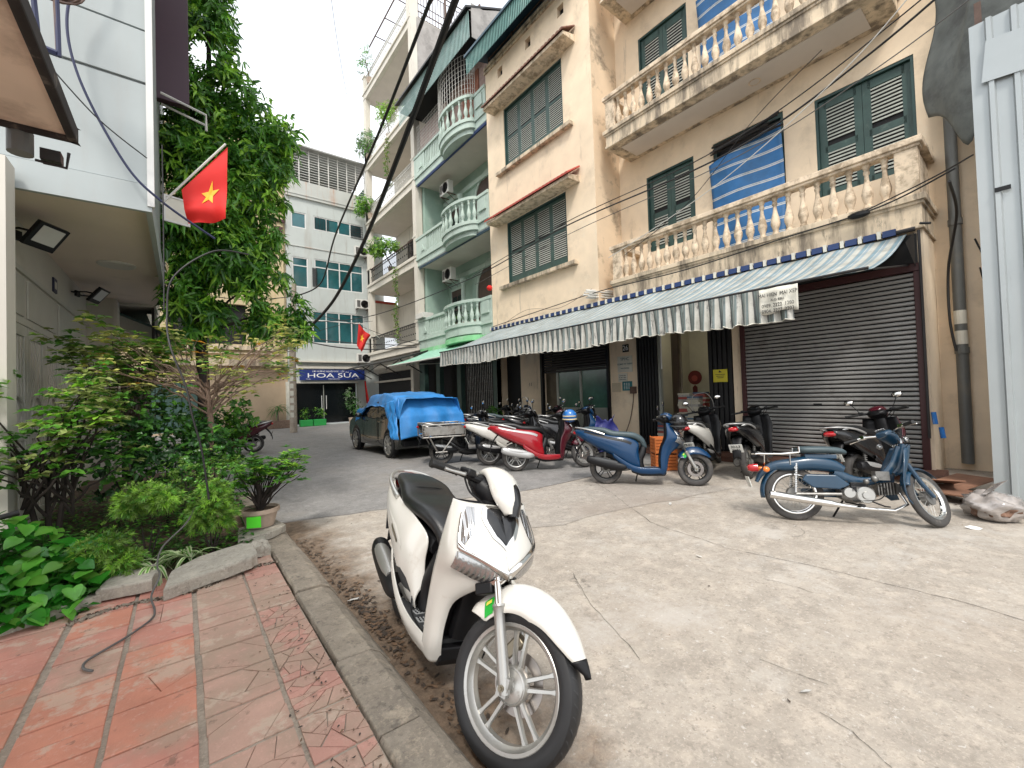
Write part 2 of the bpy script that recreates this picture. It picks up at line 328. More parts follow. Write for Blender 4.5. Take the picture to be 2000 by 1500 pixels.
# flecked strip of concrete
sheet('road_patch', wob((3.0,4.9), (6.2,4.9), 10, .03, 5)[::-1]+wob((2.6,3.6), (6.3,2.9), 10, .12, 6), .004, 'concrete_flecked')
def edge_dirt(m, x0, x1, dirt):
    N, L, b = nodes_of(m); old = b.inputs['Base Color'].links[0].from_socket
    g = N.new('ShaderNodeNewGeometry').outputs['Position']; sp = N.new('ShaderNodeSeparateXYZ'); L.new(g, sp.inputs[0])
    nz = N.new('ShaderNodeTexNoise'); nz.inputs['Scale'].default_value = 2.6; nz.inputs['Detail'].default_value = 9; nz.inputs['Roughness'].default_value = .7; L.new(g, nz.inputs['Vector'])
    ma = N.new('ShaderNodeMath'); ma.operation = 'MULTIPLY_ADD'; L.new(nz.outputs['Fac'], ma.inputs[0]); ma.inputs[1].default_value = -1.3; L.new(sp.outputs['X'], ma.inputs[2])
    mr = N.new('ShaderNodeMapRange'); L.new(ma.outputs[0], mr.inputs[0]); mr.inputs[1].default_value = x0; mr.inputs[2].default_value = x1; mr.inputs[3].default_value = .92; mr.inputs[4].default_value = 0
    n2 = N.new('ShaderNodeTexNoise'); n2.inputs['Scale'].default_value = 14; n2.inputs['Detail'].default_value = 8; n2.inputs['Roughness'].default_value = .8; L.new(g, n2.inputs['Vector'])
    r2 = N.new('ShaderNodeValToRGB'); r2.color_ramp.elements[0].position = .38; r2.color_ramp.elements[1].position = .62; r2.color_ramp.elements[0].color = (*[c*.45 for c in dirt], 1); r2.color_ramp.elements[1].color = (*[min(1, c*1.35) for c in dirt], 1); L.new(n2.outputs['Fac'], r2.inputs[0])
    mx = N.new('ShaderNodeMix'); mx.data_type = 'RGBA'; L.new(mr.outputs[0], mx.inputs[0]); L.new(old, mx.inputs[6]); L.new(r2.outputs[0], mx.inputs[7]); L.new(mx.outputs[2], b.inputs['Base Color'])
add_dirt('concrete', (.50,.47,.43), .9, .52, .55, 0, .12); add_dirt('concrete', (.17,.145,.12), 1.7, .60, .6, 0, .08); add_dirt('concrete', (.60,.57,.53), 20, .60, .6, 0, .05); add_dirt('concrete', (.13,.115,.10), 26, .615, .6, 0, .04); add_dirt('asphalt', (.12,.115,.11), .8, .58, .45, 0, .1); add_dirt('kerb_concrete', (.48,.40,.30), 6, .55, .6); add_dirt('kerb_concrete', (.11,.095,.08), 11, .58, .6, 0, .05)
edge_dirt(MATS['concrete'], .38, .78, (.19,.13,.085))
# step in front of the shops
mb = MB(); mb.box(8.45,9.2,1.0,7.4,-.01,.10); o = mb.build('shop_step', 'old_tile_roof', bevel=.008); tag(o, kind='structure')
mb = MB(); mb.box(8.6,9.2,7.45,25.5,-.01,.12); o = mb.build('house_step', 'mortar', bevel=.008); tag(o, kind='structure')
# --- kerb of separate stones
kerb = thing('kerb', None, None, (.75,4,0), kind='structure', world=True)
rk = random.Random(3); ky = [-2.0,-.95,.12,.66,1.73,2.36,3.40,4.45,5.5,6.55,7.6]
for i in range(len(ky)-1):
    a, b = ky[i]+.006, ky[i+1]-.006; mb = MB(); rings = []; dz = rk.uniform(-.012,.008); dx = rk.uniform(-.012,.012)
    for k in range(9):
        y = a+(b-a)*k/8; w = rk.uniform(-.004,.004)
        rings.append([(.608+dx+w,y,-.02),(.608+dx+w,y,.10+dz),(.622+dx,y,.122+dz+w),(.79+dx+w,y,.118+dz+w*.7),(.845+dx+w,y,.085+dz),(.905+dx+w,y,.0+dz*.3),(.905+dx,y,-.03)])
    mb.loft(rings); mb.build('kerb_stone', 'kerb_concrete', kerb, bevel=.004)
# --- pavement of red tiles
def tilemat(name, c, dirtcol=(.36,.27,.20), lo=.46, da=.75):
    return M(name, c, .75, var=.16, vs=3.2, dirt=dirtcol, ds=2.1, lo=lo, da=da, bump=.35, bs=70)
tilemat('tile_red', (.50,.225,.17), lo=.50); tilemat('tile_rose', (.50,.265,.21), lo=.48); tilemat('tile_orange', (.53,.225,.15), lo=.53); tilemat('tile_dusty', (.46,.29,.225), lo=.44)
for _t in ('tile_red','tile_rose','tile_orange','tile_dusty'): add_dirt(_t, (.52,.42,.33), 3.4, .54, .6, 0, .05); add_dirt(_t, (.13,.085,.06), 9, .60, .55, 0, .05); add_dirt(_t, (.58,.36,.29), 30, .56, .4, 0, .05)
pav = thing('pavement', None, None, (-.5,2,0), kind='structure', world=True)
mb = MB(); mb.box(-3.2,.602,-3,4.6,.0,.111); mb.build('mortar_bed', 'mortar', pav)
rt = random.Random(11)
cols = [(-3.0,-2.66),(-2.64,-2.32),(-2.30,-1.98),(-1.96,-1.62),(-1.60,-1.26),(-1.24,-.92),(-.90,-.60),(-.565,-.285),(-.265,.035),(.06,.355),(.37,.60)]
def piece(poly, z0, z1, mat, parent, name='tile', inset=0., bev=.003):
    cx = sum(p[0] for p in poly)/len(poly); cy = sum(p[1] for p in poly)/len(poly)
    pl = [(cx+(x-cx)*(1-inset), cy+(y-cy)*(1-inset)) for x, y in poly]
    top = [(cx+(x-cx)*(1-inset)*.982, cy+(y-cy)*(1-inset)*.982) for x, y in poly]
    mb = MB(); t = rt.uniform(-.0016,.0016); t2 = rt.uniform(-.004,.004); t3 = rt.uniform(-.004,.004)
    mb.loft([[(x,y,z0) for x, y in pl], [(x,y,z1-.003+t) for x, y in pl], [(x,y,z1+t+(x-cx)*t2*3+(y-cy)*t3*3) for x, y in top]])
    return mb.build(name, mat, parent)
def split(poly, n, rnd, minA=.0012):
    """break a polygon into irregular fragments"""
    def area(p): return abs(sum(p[i][0]*p[(i+1) % len(p)][1]-p[(i+1) % len(p)][0]*p[i][1] for i in range(len(p)))/2)
    ps = [poly]
    for _ in range(n):
        ps.sort(key=area); p = ps[-1]
        if area(p) < minA: break
        L = [math.dist(p[i], p[(i+1) % len(p)]) for i in range(len(p))]; i = L.index(max(L)); cand = [j for j in range(len(p)) if j != i and L[j] > .015]
        if not cand: break
        j = max(cand, key=lambda q: L[q]*rnd.uniform(.4,1)); a, b = sorted((i, j)); ta, tb = rnd.uniform(.3,.7), rnd.uniform(.3,.7)
        A = tuple(p[a][k]+(p[(a+1) % len(p)][k]-p[a][k])*ta for k in (0,1)); B = tuple(p[b][k]+(p[(b+1) % len(p)][k]-p[b][k])*tb for k in (0,1))
        ps[-1:] = [[A]+list(p[a+1:b+1])+[B], [B]+list(p[b+1:])+list(p[:a+1])+[A]]
    return ps
ntile = 0
for ci, (x0, x1) in enumerate(cols):
    off = [0,.02,.05,.01,.04,.0,.06,.10,.0,.0,.03][ci]; y = 2.63-.30*12+off
    while y < 4.5:
        y1 = y+.292; near = y > .3
        poly = [(x0+rt.uniform(-.004,.004), y+.004), (x1+rt.uniform(-.004,.004), y+.004+rt.uniform(-.003,.003)), (x1, y1), (x0, y1)]
        m = rt.choice(['tile_red','tile_orange','tile_rose','tile_red'] if ci < 9 else ['tile_dusty','tile_rose','tile_dusty'])
        if x0 > .3 and .9 < y < 3.0:      # the shattered strip beside the kerb
            for q in split(poly, rt.randint(9,15), rt): piece(q, .09, .118, rt.choice(['tile_dusty','tile_dusty','tile_rose']), pav, 'tile_fragment', .07); ntile += 1
        elif x0 > 0 and .9 < y < 2.7:
            for q in split(poly, rt.choice([2,4,5,7]), rt): piece(q, .09, .119, m if m != 'tile_orange' else 'tile_rose', pav, 'tile_fragment', .03); ntile += 1
        elif -.3 < x0 < 0 and near and rt.random() < .55:
            for q in split(poly, rt.choice([1,2,3]), rt): piece(q, .09, .120, m, pav, 'tile_fragment', .015); ntile += 1
        elif near or x0 > -1:
            if rt.random() < .55:
                my = y+.146; piece([poly[0], poly[1], (x1, my-.002), (x0, my-.002)], .09, .121, m, pav, 'tile', .004); piece([(x0, my+.002), (x1, my+.002), poly[2], poly[3]], .09, .121, m, pav, 'tile', .004); ntile += 2
            else: piece(poly, .09, .121, m, pav, 'tile', .006); ntile += 1
        y += .30
# planting bed
mb = MB(); rs = random.Random(2)
mb.grid(lambda u, v: (-3.2+3.78*u, 4.25+6.5*v, .10+.10*noise.noise(Vector((u*5,v*9,1)))+.06*min(1,v*8)*(1 if u < .98 else 0)), 26, 40)
tag(mb.build('planting_bed', 'soil', smooth=True), kind='structure')

# ------------------------------------------------------------------ beige corner house
bh = thing('beige_house', 'peach plastered house with balustraded balconies and dark green louvred shutters above the striped awning', 'house', (10,6,0), world=True)
# ground floor front
mb = MB()
mb.wall('x', 9.1, 1.15, 12.5, 0, 3.85, [(1.26,3.82,.10,3.2),(4.08,6.42,.10,3.2),(7.36,9.98,.10,2.78),(11.12,12.5,.0,3.0)], .5, 1)
mb.box(9.1,10.1,1.13,1.15,0,3.85)
mb.build('ground_floor_wall', 'beige_plaster', bh)
mb = MB(); mb.wall('x', 10.1, -3, 7.5, 3.85, 15.5, [(5.27,6.62,5.2,7.26),(3.28,4.78,4.4,7.30),(1.26,2.72,5.2,7.18),(5.30,6.72,8.9,11.2),(3.3,4.8,8.4,11.2),(1.3,2.7,8.9,11.2),(5.3,6.7,12.8,15)], .14, 1)
mb.box(10.1,10.4,-3,1.15,0,3.85)
mb.build('main_wall', 'beige_plaster', bh)
mb = MB(); bw = [(8.62,11.5,5.25,7.42),(8.62,11.5,9.3,11.46)]
vents = [(11.47,11.75,12.72,13.05),(9.95,10.22,12.72,13.05),(8.45,8.72,12.68,13.0)]
mb.wall('x', 9.0, 7.5, 12.5, 3.2, 13.45, bw+vents, .16, 1)
mb.build('bay_wall', 'beige_plaster', bh)
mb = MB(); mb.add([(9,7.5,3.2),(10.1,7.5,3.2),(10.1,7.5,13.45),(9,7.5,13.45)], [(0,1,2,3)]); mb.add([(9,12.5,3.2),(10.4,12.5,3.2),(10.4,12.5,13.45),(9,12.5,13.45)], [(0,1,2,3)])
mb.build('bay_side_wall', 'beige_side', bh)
mb = MB(); mb.box(8.94,10.2,7.44,12.54,13.45,13.56); mb.box(8.94,9.0,7.44,12.54,13.30,13.38); mb.build('parapet_coping', 'beige_trim', bh, bevel=.01)
mb = MB()
for a, b, c, d in vents: mb.box(9.15,9.2,a-.02,b+.02,c-.02,d+.02)
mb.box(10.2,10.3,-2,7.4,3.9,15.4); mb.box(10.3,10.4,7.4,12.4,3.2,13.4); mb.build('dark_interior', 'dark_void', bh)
mb = MB(); mb.box(8.985,10.1,7.05,7.5,3.80,3.86); mb.build('ledge', 'beige_trim', bh)
# louvred leaf (unit size, local y = width, z = height)
def leaf_mesh(w, h, t=.035, style=0):
    mb = MB(); s = .075
    if style == 0:
        mb.mi = 0
        for a, b, c, d in ((0,s,0,h),(w-s,w,0,h),(s,w-s,0,.26 if h > 1 else s),(s,w-s,h-.10,h),(s,w-s,h*.52-.03,h*.52+.04)): mb.box(-t,0,a,b,c,d)
    else:
        for a, b, c, d in ((0,s*1.5,0,h),(w-s*1.5,w,0,h),(s,w-s,0,.11),(s,w-s,h-.15,h),(s,w-s,h*.48-.06,h*.48+.06)): mb.box(-t,0,a,b,c,d)
    mb.mi = 1; z = .28 if style == 0 else .13; s2 = s*(1 if style == 0 else 1.5)
    while z < h-.12:
        if not (h*.52-.07 < z < h*.52+.04):
            mb.add([(-t*.95,s2,z),(-t*.95,w-s2,z),(-t*.5,w-s2,z+.018),(-t*.5,s2,z+.018),(-t*.95,s2,z+.022),(-t*.95,w-s2,z+.022),(-t*.5,w-s2,z+.036),(-t*.5,s2,z+.036)], [(0,1,2,3),(4,7,6,5),(0,4,5,1),(3,2,6,7),(0,3,7,4),(1,5,6,2)])
        z += .062
    mb.mi = 2; mb.box(-.006,-.002,s,w-s,.1,h-.1)
    return mb.mesh('shutter_leaf', ['green_shutter', 'slat_pale', 'dark_void'])
lb = leaf_mesh(.70, 2.02); lm = leaf_mesh(.62, 1.75, style=1)
def shutters(y0, y1, z0, z1, n, x, mesh, mh, mw, parent=bh, style=0):
    fr = MB(); fr.box(x-.02,x+.10,y0,y0+.045,z0,z1); fr.box(x-.02,x+.10,y1-.045,y1,z0,z1); fr.box(x-.02,x+.10,y0+.045,y1-.045,z1-.05,z1)
    w = (y1-y0-.09)/n; fo = fr.build('window_frame', 'green_frame', parent)
    for k in range(n):
        o = inst(mesh, fo, (x+.075, y0+.045+w*k+.003, z0+.01), (0,0,0), 'shutter_leaf'); o.scale = (1, (w-.006)/mw, (z1-z0-.07)/mh)
    return fo
for a, b, c, d in bw: shutters(a, b, c, d, 4, 9.05, lb, 2.02, .70)
for a, b, c, d in ((5.27,6.62,5.2,7.26),(1.26,2.72,5.2,7.18),(5.30,6.72,8.9,11.2),(1.3,2.7,8.9,11.2)): shutters(a, b, c, d, 2, 10.13, lm, 1.75, .62)
for zz in (5.25, 9.3):
    mb = MB(); mb.box(8.84,9.02,8.22,11.85,zz-.12,zz); mb.build('window_sill', 'beige_trim', bh, bevel=.012)
# tiled hoods over the bay windows
for zz, mt in ((7.52,'red_tile_roof'), (11.60,'old_tile_roof')):
    mb = MB(); mb.prism([(9.0,zz-.08),(8.52,zz-.08),(8.52,zz+.02),(9.0,zz+.13)], 'y', 8.05, 12.05); h = mb.build('window_hood', 'beige_rail', bh, bevel=.01)
    mb = MB(); n = 26
    for k in range(n):
        y = 8.0+4.1*(k+.5)/n
        for q in range(3):
            a = .16*q; x0, x1 = 8.46+a, 8.46+a+.19; z0 = zz+.04+.10*q; rings = []
            for xx, z in ((x0, z0), (x1, z0+.115)): rings.append([(xx, y+.078*math.cos(math.pi*j/6), z+.045*math.sin(math.pi*j/6)) for j in range(7)]+[(xx, y-.078, z-.02), (xx, y+.078, z-.02)])
            mb.loft(rings)
    mb.build('roof_tiles', mt, h); 
def bal_mesh(h=.62):
    mb = MB(); p = [(.062,0),(.062,.05),(.045,.06),(.05,.10),(.078,.17),(.082,.22),(.062,.30),(.036,.40),(.030,.48),(.045,.50),(.045,.53),(.034,.55),(.06,.60),(.06,.62)]
    mb.lathe([(r, z*h/.62) for r, z in p], n=10); me = mb.mesh('baluster', ['beige_rail']); me.polygons.foreach_set('use_smooth', [True]*len(me.polygons)); me.set_sharp_from_angle(angle=R_(50)); return me
BAL = bal_mesh()
def balcony(y0, y1, zt, zb, parent, railtop, balus=True, x0=9.0, xw=10.1, step=.232):
    mb = MB(); mb.box(x0,xw-.002,y0,y1,zb,zt-.10); mb.box(x0-.06,xw-.002,y0-.06,y1+.06,zt-.10,zt); mb.box(x0-.03,xw-.002,y0-.03,y1+.03,zt-.15,zt-.10); mb.box(x0-.02,xw-.003,y0-.02,y1+.02,zb-.006,zb+.05)
    b = mb.build('balcony_slab', 'beige_trim', parent, bevel=.008)
    mb = MB(); mb.box(x0+.26,xw-.16,y0+.35,y1-.3,zb-.02,zb+.01); mb.build('soffit_panel', 'white_soffit', b)
    mb = MB(); r0 = railtop-.15; mb.box(x0-.05,x0+.24,y0-.05,y1+.05,r0+.05,railtop); mb.box(x0-.02,x0+.20,y0-.02,y1+.02,r0,r0+.05); mb.box(x0+.24,xw-.002,y0-.05,y0+.2,r0+.05,railtop); mb.box(x0+.24,xw-.002,y1-.2,y1+.05,r0+.05,railtop)
    mb.build('balcony_rail', 'beige_rail', b, bevel=.012)
    for y in (y0, y1-.30):
        mb = MB(); mb.box(x0+.0,x0+.19,y+.01,y+.29,zt,r0); mb.build('balcony_pier', 'beige_rail', b, bevel=.006)
    mb = MB(); mb.box(x0+.19,xw-.002,y0+.03,y0+.15,zt,r0); mb.build('side_parapet', 'beige_rail', b, bevel=.006)
    y = y0+.42
    while y < y1-.36:
        inst(BAL, b, (x0+.095, y, zt), (0,0,rt.uniform(0,3)), scale=(1,1,(r0-zt)/.62)); y += step
    return b
b1 = balcony(1.12, 7.02, 4.37, 3.85, bh, 5.27); b2 = balcony(1.42, 7.08, 8.39, 7.93, bh, 9.30); b3 = balcony(1.42, 7.08, 12.3, 11.9, bh, 13.2)
mb = MB(); mb.lathe([(.09,7.905),(.12,7.905),(.12,7.93),(.09,7.93)], (9.62,3.62,0), n=20, cap=False); mb.build('soffit_ring', 'beige_rail', b2)
# metal roof over the bay
mb = MB()
for k in range(60):
    y = 7.7+k*.083
    mb.add([(8.28,y,13.12),(8.28,y+.042,13.12),(8.26,y+.042,13.72),(8.26,y,13.72)], [(0,1,2,3)]); mb.add([(8.30,y+.042,13.12),(8.30,y+.083,13.12),(8.28,y+.083,13.72),(8.28,y+.042,13.72)], [(0,1,2,3)])
M('sheet_teal', (.10,.24,.21), .45, var=.15, vs=2, dirt=(.3,.38,.34), ds=2, lo=.5, da=.5)
M('sheet_blue', (.03,.07,.10), .5, var=.2)
rf = mb.build('metal_valance', 'sheet_teal', bh)
mb = MB(); mb.prism([(8.2,13.72),(10.6,14.35),(10.6,14.41),(8.2,13.80)], 'y', 7.5, 12.7); mb.build('metal_roof', 'sheet_blue', bh)
mb = MB()
for y in (7.8,9.4,11.0,12.4): mb.tube([(9.1,y,13.4),(9.1,y,14.0)], .03, 6)
mb.tube([(9.1,7.8,13.9),(9.1,12.4,13.9)], .025, 6); mb.build('roof_posts', 'iron_rust', bh)
mb = MB()
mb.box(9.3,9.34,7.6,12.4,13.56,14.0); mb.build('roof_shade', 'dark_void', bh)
# big rolling shutter made of slats
rsh = MB(); rsh.box(9.04,9.16,1.17,1.26,.1,3.2); rsh.box(9.04,9.16,3.82,3.90,.1,3.2); rsh.box(9.02,9.2,1.17,3.90,3.2,3.32); rsh = rsh.build('rolling_shutter', 'maroon', bh, bevel=.004); rsh['label'] = 'closed grey steel rolling shutter in maroon guides'
sm = MB(); prof = [(0,0),(-.018,.004),(-.026,.016),(-.026,.040),(-.018,.052),(0,.056),(.006,.056),(.006,0)]
sm.loft([[(x,1.26,z) for x, z in prof], [(x,3.82,z) for x, z in prof]]); sm = sm.mesh('slat', ['shutter_grey'])
for k in range(41): inst(sm, rsh, (9.115, 0, .115+k*.0755), name='slat')
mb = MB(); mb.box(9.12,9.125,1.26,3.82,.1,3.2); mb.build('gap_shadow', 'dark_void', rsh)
mb = MB(); mb.box(9.085,9.1,2.55,2.68,1.10,1.125); mb.build('shutter_handle', 'black_plastic', rsh)
mb = MB(); mb.box(9.05,9.12,3.845,3.875,1.45,1.66); mb.build('switch_box', 'white_plastic', rsh)
# small dark shutter half rolled up above the aluminium glass door
sd = MB(); sd.box(9.03,9.14,7.30,7.38,.1,2.95); sd.box(9.03,9.14,9.96,10.05,.1,2.95); sd.box(9.0,9.3,7.3,10.05,2.72,2.95); sd = sd.build('rolling_shutter', 'black_plastic', bh); sd['label'] = 'dark brown shutter rolled half way up'
sm2 = MB(); sm2.loft([[(x,7.38,z) for x, z in prof], [(x,9.96,z) for x, z in prof]]); sm2 = sm2.mesh('slat', ['shutter_dark'])
for k in range(9): inst(sm2, sd, (9.12, 0, 2.08+k*.0755), name='slat')
M('alu', (.34,.35,.31), .4, metal=.3, var=.08)
gd = MB()
for a, b, c, d in ((7.44,7.52,.1,2.1),(9.42,9.50,.1,2.1),(8.45,8.53,.1,2.1)): gd.box(9.2,9.27,a,b,c,d)
gd.box(9.2,9.27,7.44,9.5,.92,1.0); gd.box(9.2,9.27,7.44,9.5,2.1,2.2); gd.box(9.22,9.25,7.5,9.44,.1,.92); gd = gd.build('glass_door', 'alu', bh, bevel=.004)
for a, b in ((7.52,8.45),(8.53,9.42)):
    mb = MB(); mb.box(9.235,9.245,a,b,1.0,2.1); mb.build('pane', 'glass_green', gd)
mb = MB(); mb.box(9.2,9.26,9.5,9.96,.1,2.3); mb.build('side_panel', 'olive_wood', gd)
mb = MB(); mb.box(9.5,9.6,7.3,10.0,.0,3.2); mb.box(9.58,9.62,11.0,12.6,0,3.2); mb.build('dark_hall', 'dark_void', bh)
# open bookshop doorway (real room behind)
M('added_fill_glow', (.8,.8,.75), .5, var=0); _n, _l, _b = nodes_of(MATS['added_fill_glow']); _b.inputs['Emission Color'].default_value = (1,.93,.78,1); _b.inputs['Emission Strength'].default_value = 9
mb = MB(); mb.tube([(9.75,4.4,3.1),(9.75,6.0,3.1)], .03, 8); o = mb.build('added_fill_tube', 'added_fill_glow'); tag(o, 'added glowing tube, hidden from view, that brightens the inside of the bookshop', 'lamp')  # added fill light for the dark doorway, kept out of view behind the valance
M('room_cream', (.50,.48,.38), .8, var=.1); M('room_floor', (.1,.07,.05), .6)
mb = MB(); mb.add([(9.6,6.42,.1),(11.6,6.42,.1),(11.6,6.42,3.2),(9.6,6.42,3.2)], [(0,1,2,3)]); mb.add([(11.6,6.42,.1),(11.6,3.9,.1),(11.6,3.9,3.2),(11.6,6.42,3.2)], [(0,1,2,3)]); mb.add([(9.6,4.0,.1),(11.6,4.0,.1),(11.6,4.0,3.2),(9.6,4.0,3.2)], [(0,1,2,3)])
mb.add([(9.1,3.9,3.2),(11.6,3.9,3.2),(11.6,6.42,3.2),(9.1,6.42,3.2)], [(0,1,2,3)]); mb.build('room_wall', 'room_cream', bh)
mb = MB(); mb.add([(9.1,3.9,.1),(11.6,3.9,.1),(11.6,6.42,.1),(9.1,6.42,.1)], [(0,1,2,3)]); mb.build('room_floor', 'room_floor', bh)
M('gate_black', (.010,.010,.011), .6, var=.2)
mb = MB()
for k in range(13): y = 5.86+k*.043; mb.box(9.06,9.16,y,y+.012,.12,3.15); mb.box(9.06+(k % 2)*.05,9.11+(k % 2)*.05,y+.012,y+.043,.12,3.15)
mb.build('folding_gate', 'gate_black', bh)
mb = MB()
for k in range(10): y = 4.1+k*.052; mb.box(9.08,9.17,y,y+.014,.12,3.15); mb.box(9.08+(k % 2)*.05,9.12+(k % 2)*.05,y+.014,y+.052,.12,3.15)
mb.build('folding_gate', 'gate_black', bh)
mb = MB(); mb.box(9.1,9.2,5.79,5.85,.1,3.2); mb.build('door_post', 'alu', bh)
dl = MB(); dl.cb((9.45,5.56,1.65), (.045,.55,2.9), Matrix.Rotation(R_(-38), 3, 'Z')); dl = dl.build('door_leaf', 'olive_wood', bh, bevel=.006)
mb = MB(); q = Matrix.Rotation(R_(-38), 3, 'Z'); mb.cb(Vector((9.45,5.56,1.85))+q @ Vector((-.026,0,0)), (.012,.36,1.9), q); mb.build('door_panel', 'brown_wood', dl, bevel=.01)
# bands of blue bits along the awning head rail is part of the awning
# ---- signs
def plate(name, label, cat, y, z, w, h, mat, x=9.085, th=.012, **k):
    mb = MB(); mb.box(x-th,x,y-w/2,y+w/2,z-h/2,z+h/2); o = mb.build(name, mat); return tag(o, label, cat, **k)
M('sign_black', (.02,.02,.02), .4); M('sign_white', (.62,.60,.52), .5, var=.08, vs=6); M('sign_teal', (.03,.18,.20), .5); M('sign_cream', (.50,.42,.30), .6, var=.1); M('sign_yellow', (.60,.52,.04), .5, var=.05); M('ink_teal', (.03,.12,.13), .5, var=0); M('ink_black', (.02,.02,.02), .5, var=0); M('ink_white', (.8,.8,.78), .5, var=0)
o = plate('number_plate', 'small black house number plate reading 26 on the pillar', 'number plate', 6.76, 2.56, .19, .20, 'sign_black'); text('number', '26', .18, 'ink_white', (9.071,6.76,2.56), FX, o)
o = plate('wall_sign', 'whitish sign board with teal print, the largest below the number 26', 'sign', 6.80, 2.15, .46, .42, 'sign_white')
text('lettering', 'TPHC', .11, 'ink_teal', (9.071,6.80,2.28), FX, o); text('lettering', 'CONG TY TNHH', .062, 'ink_teal', (9.071,6.80,2.15), FX, o); text('lettering', 'VAN PHONG', .045, 'ink_teal', (9.071,6.80,2.04), FX, o)
o = plate('paper_notice', 'small white paper notice with three printed lines under the big sign', 'notice', 6.88, 1.80, .28, .23, 'sign_white')
for k in range(3): text('lettering', ['THONG BAO','VE VIEC GIAO','NHAN SACH'][k], .035, 'ink_black', (9.071,6.88,1.85-.05*k), FX, o)
o = plate('paper_notice', 'plain buff card pasted low on the pillar left of the teal sheet', 'notice', 7.10, 1.55, .27, .24, 'sign_cream')
o = plate('teal_sheet', 'teal printed sheet with columns of white text low on the pillar', 'notice', 6.75, 1.58, .30, .24, 'sign_teal')
for k in range(3):
    mb = MB(); [mb.box(9.070,9.0725,6.67+k*.07,6.71+k*.07,1.50+q*.035,1.515+q*.035) for q in range(5)]; mb.build('print', 'ink_white', o)
o = plate('yellow_notice', 'yellow notice sheet taped to the black folding gate', 'notice', 4.34, 1.72, .30, .27, 'sign_yellow', x=9.072)
for k in range(3): mb = MB(); mb.box(9.057,9.0595,4.34-.10+k*.015,4.34+.10-k*.02,1.74-.035*k,1.752-.035*k); mb.build('print', 'ink_black', o)
mb = MB(); mb.prism([(4.34-.04,1.79),(4.34+.03,1.79),(4.34+.01,1.84)], 'x', 9.0565, 9.059); mb.build('emblem', 'ink_black', o)
# stencil figures on the pillar beside the gate
text('painted_number', 'I I', .16, 'iron_rust', (9.097,10.62,1.75), FX, bh)
# ---- long striped awning
def stripe_mat(name, c1, c2, period, duty, extra=None, axis='Y'):
    m = M(name, c1, .55, var=0); N, L, b = nodes_of(m); g = N.new('ShaderNodeNewGeometry').outputs['Position']; sp = N.new('ShaderNodeSeparateXYZ'); L.new(g, sp.inputs[0])
    md = N.new('ShaderNodeMath'); md.operation = 'DIVIDE'; L.new(sp.outputs[axis], md.inputs[0]); md.inputs[1].default_value = period
    fr = N.new('ShaderNodeMath'); fr.operation = 'FRACT'; L.new(md.outputs[0], fr.inputs[0])
    r = N.new('ShaderNodeValToRGB'); r.color_ramp.interpolation = 'CONSTANT'; els = r.color_ramp.elements; els[0].color = (*c1, 1); els[1].position = duty; els[1].color = (*c2, 1)
    if extra:
        for p, c in extra: e = els.new(p); e.color = (*c, 1)
    L.new(fr.outputs[0], r.inputs[0])
    nz = N.new('ShaderNodeTexNoise'); nz.inputs['Scale'].default_value = 2.2; nz.inputs['Detail'].default_value = 8; nz.inputs['Roughness'].default_value = .7; L.new(g, nz.inputs['Vector'])
    rr = N.new('ShaderNodeValToRGB'); rr.color_ramp.elements[0].position = .35; rr.color_ramp.elements[1].position = .7; rr.color_ramp.elements[0].color = (1,1,1,1); rr.color_ramp.elements[1].color = (.62,.62,.58,1); L.new(nz.outputs['Fac'], rr.inputs[0])
    mx = N.new('ShaderNodeMix'); mx.data_type = 'RGBA'; mx.blend_type = 'MULTIPLY'; mx.inputs[0].default_value = 1; L.new(r.outputs[0], mx.inputs[6]); L.new(rr.outputs[0], mx.inputs[7]); L.new(mx.outputs[2], b.inputs['Base Color'])
    b.inputs['Transmission Weight'].default_value = 0; return m
stripe_mat('awning_stripes', (.50,.50,.46), (.27,.35,.40), .20, .38, [(.60,(.52,.52,.49)),(.66,(.20,.30,.36)),(.92,(.30,.33,.33))])
stripe_mat('valance_stripes', (.52,.51,.47), (.16,.20,.20), .17, .34, [(.55,(.44,.45,.42)),(.62,(.24,.29,.28)),(.88,(.10,.11,.11))])
aw = thing('striped_awning', 'long blue and white striped awning with ruffled grey valance along the shop fronts', 'awning', (8,7,2.9), world=True)
mb = MB(); NY = 220
def awf(u, v):
    y = 1.30+(12.5-1.30)*u; sag = .07*math.sin(math.pi*v)+.012*math.sin(y*5.1); x = 9.0-2.2*v; y2 = y
    if y < 2.3: x = 9.0-(2.2*v)*(1 - .0*(2.3-y))
    return (x, y2, 3.80-.88*v-sag-.012*abs(math.sin(y*math.pi/.4))*v)
mb.grid(awf, NY, 10); cl = mb.build('awning_cloth', 'awning_stripes', aw, smooth=True, solid=.004)
mb = MB(); rv = random.Random(5); ph = [rv.uniform(.7,1.3) for _ in range(400)]
def vf(u, v):
    y = 2.2+(12.5-2.2)*u; k = y/.085; i = int(k); a = .048*ph[i % 400]*math.sin(math.pi*2*k*.5+ph[(i//3) % 400]*2)+.02*math.sin(y*3.3)
    bot = 2.46-.028*abs(math.sin(y*math.pi/.21))+.03*math.sin(y*1.7)+.03*noise.noise(Vector((y*5,3,1)))
    return (6.79+a*v*1.1+.02*v, y+.012*math.sin(k*2.3)*v, 2.915+(bot-2.915)*v)
mb.grid(vf, 800, 4); mb.build('valance', 'valance_stripes', aw, smooth=True)
mb = MB()
def hem(y): return vf((y-2.2)/10.3, 1)
mb.tube([tuple(Vector(hem(2.2+10.3*i/400))) for i in range(401)], .008, 4); mb.build('valance_hem', 'sign_white', aw)
mb = MB(); mb.tube([(6.80,1.35,2.925),(6.80,12.55,2.925)], .02, 6)
for y in (1.3,4.0,6.6,9.2,12.3): mb.tube([(9.0,y,3.3),(6.82,y,2.90)], .014, 6)
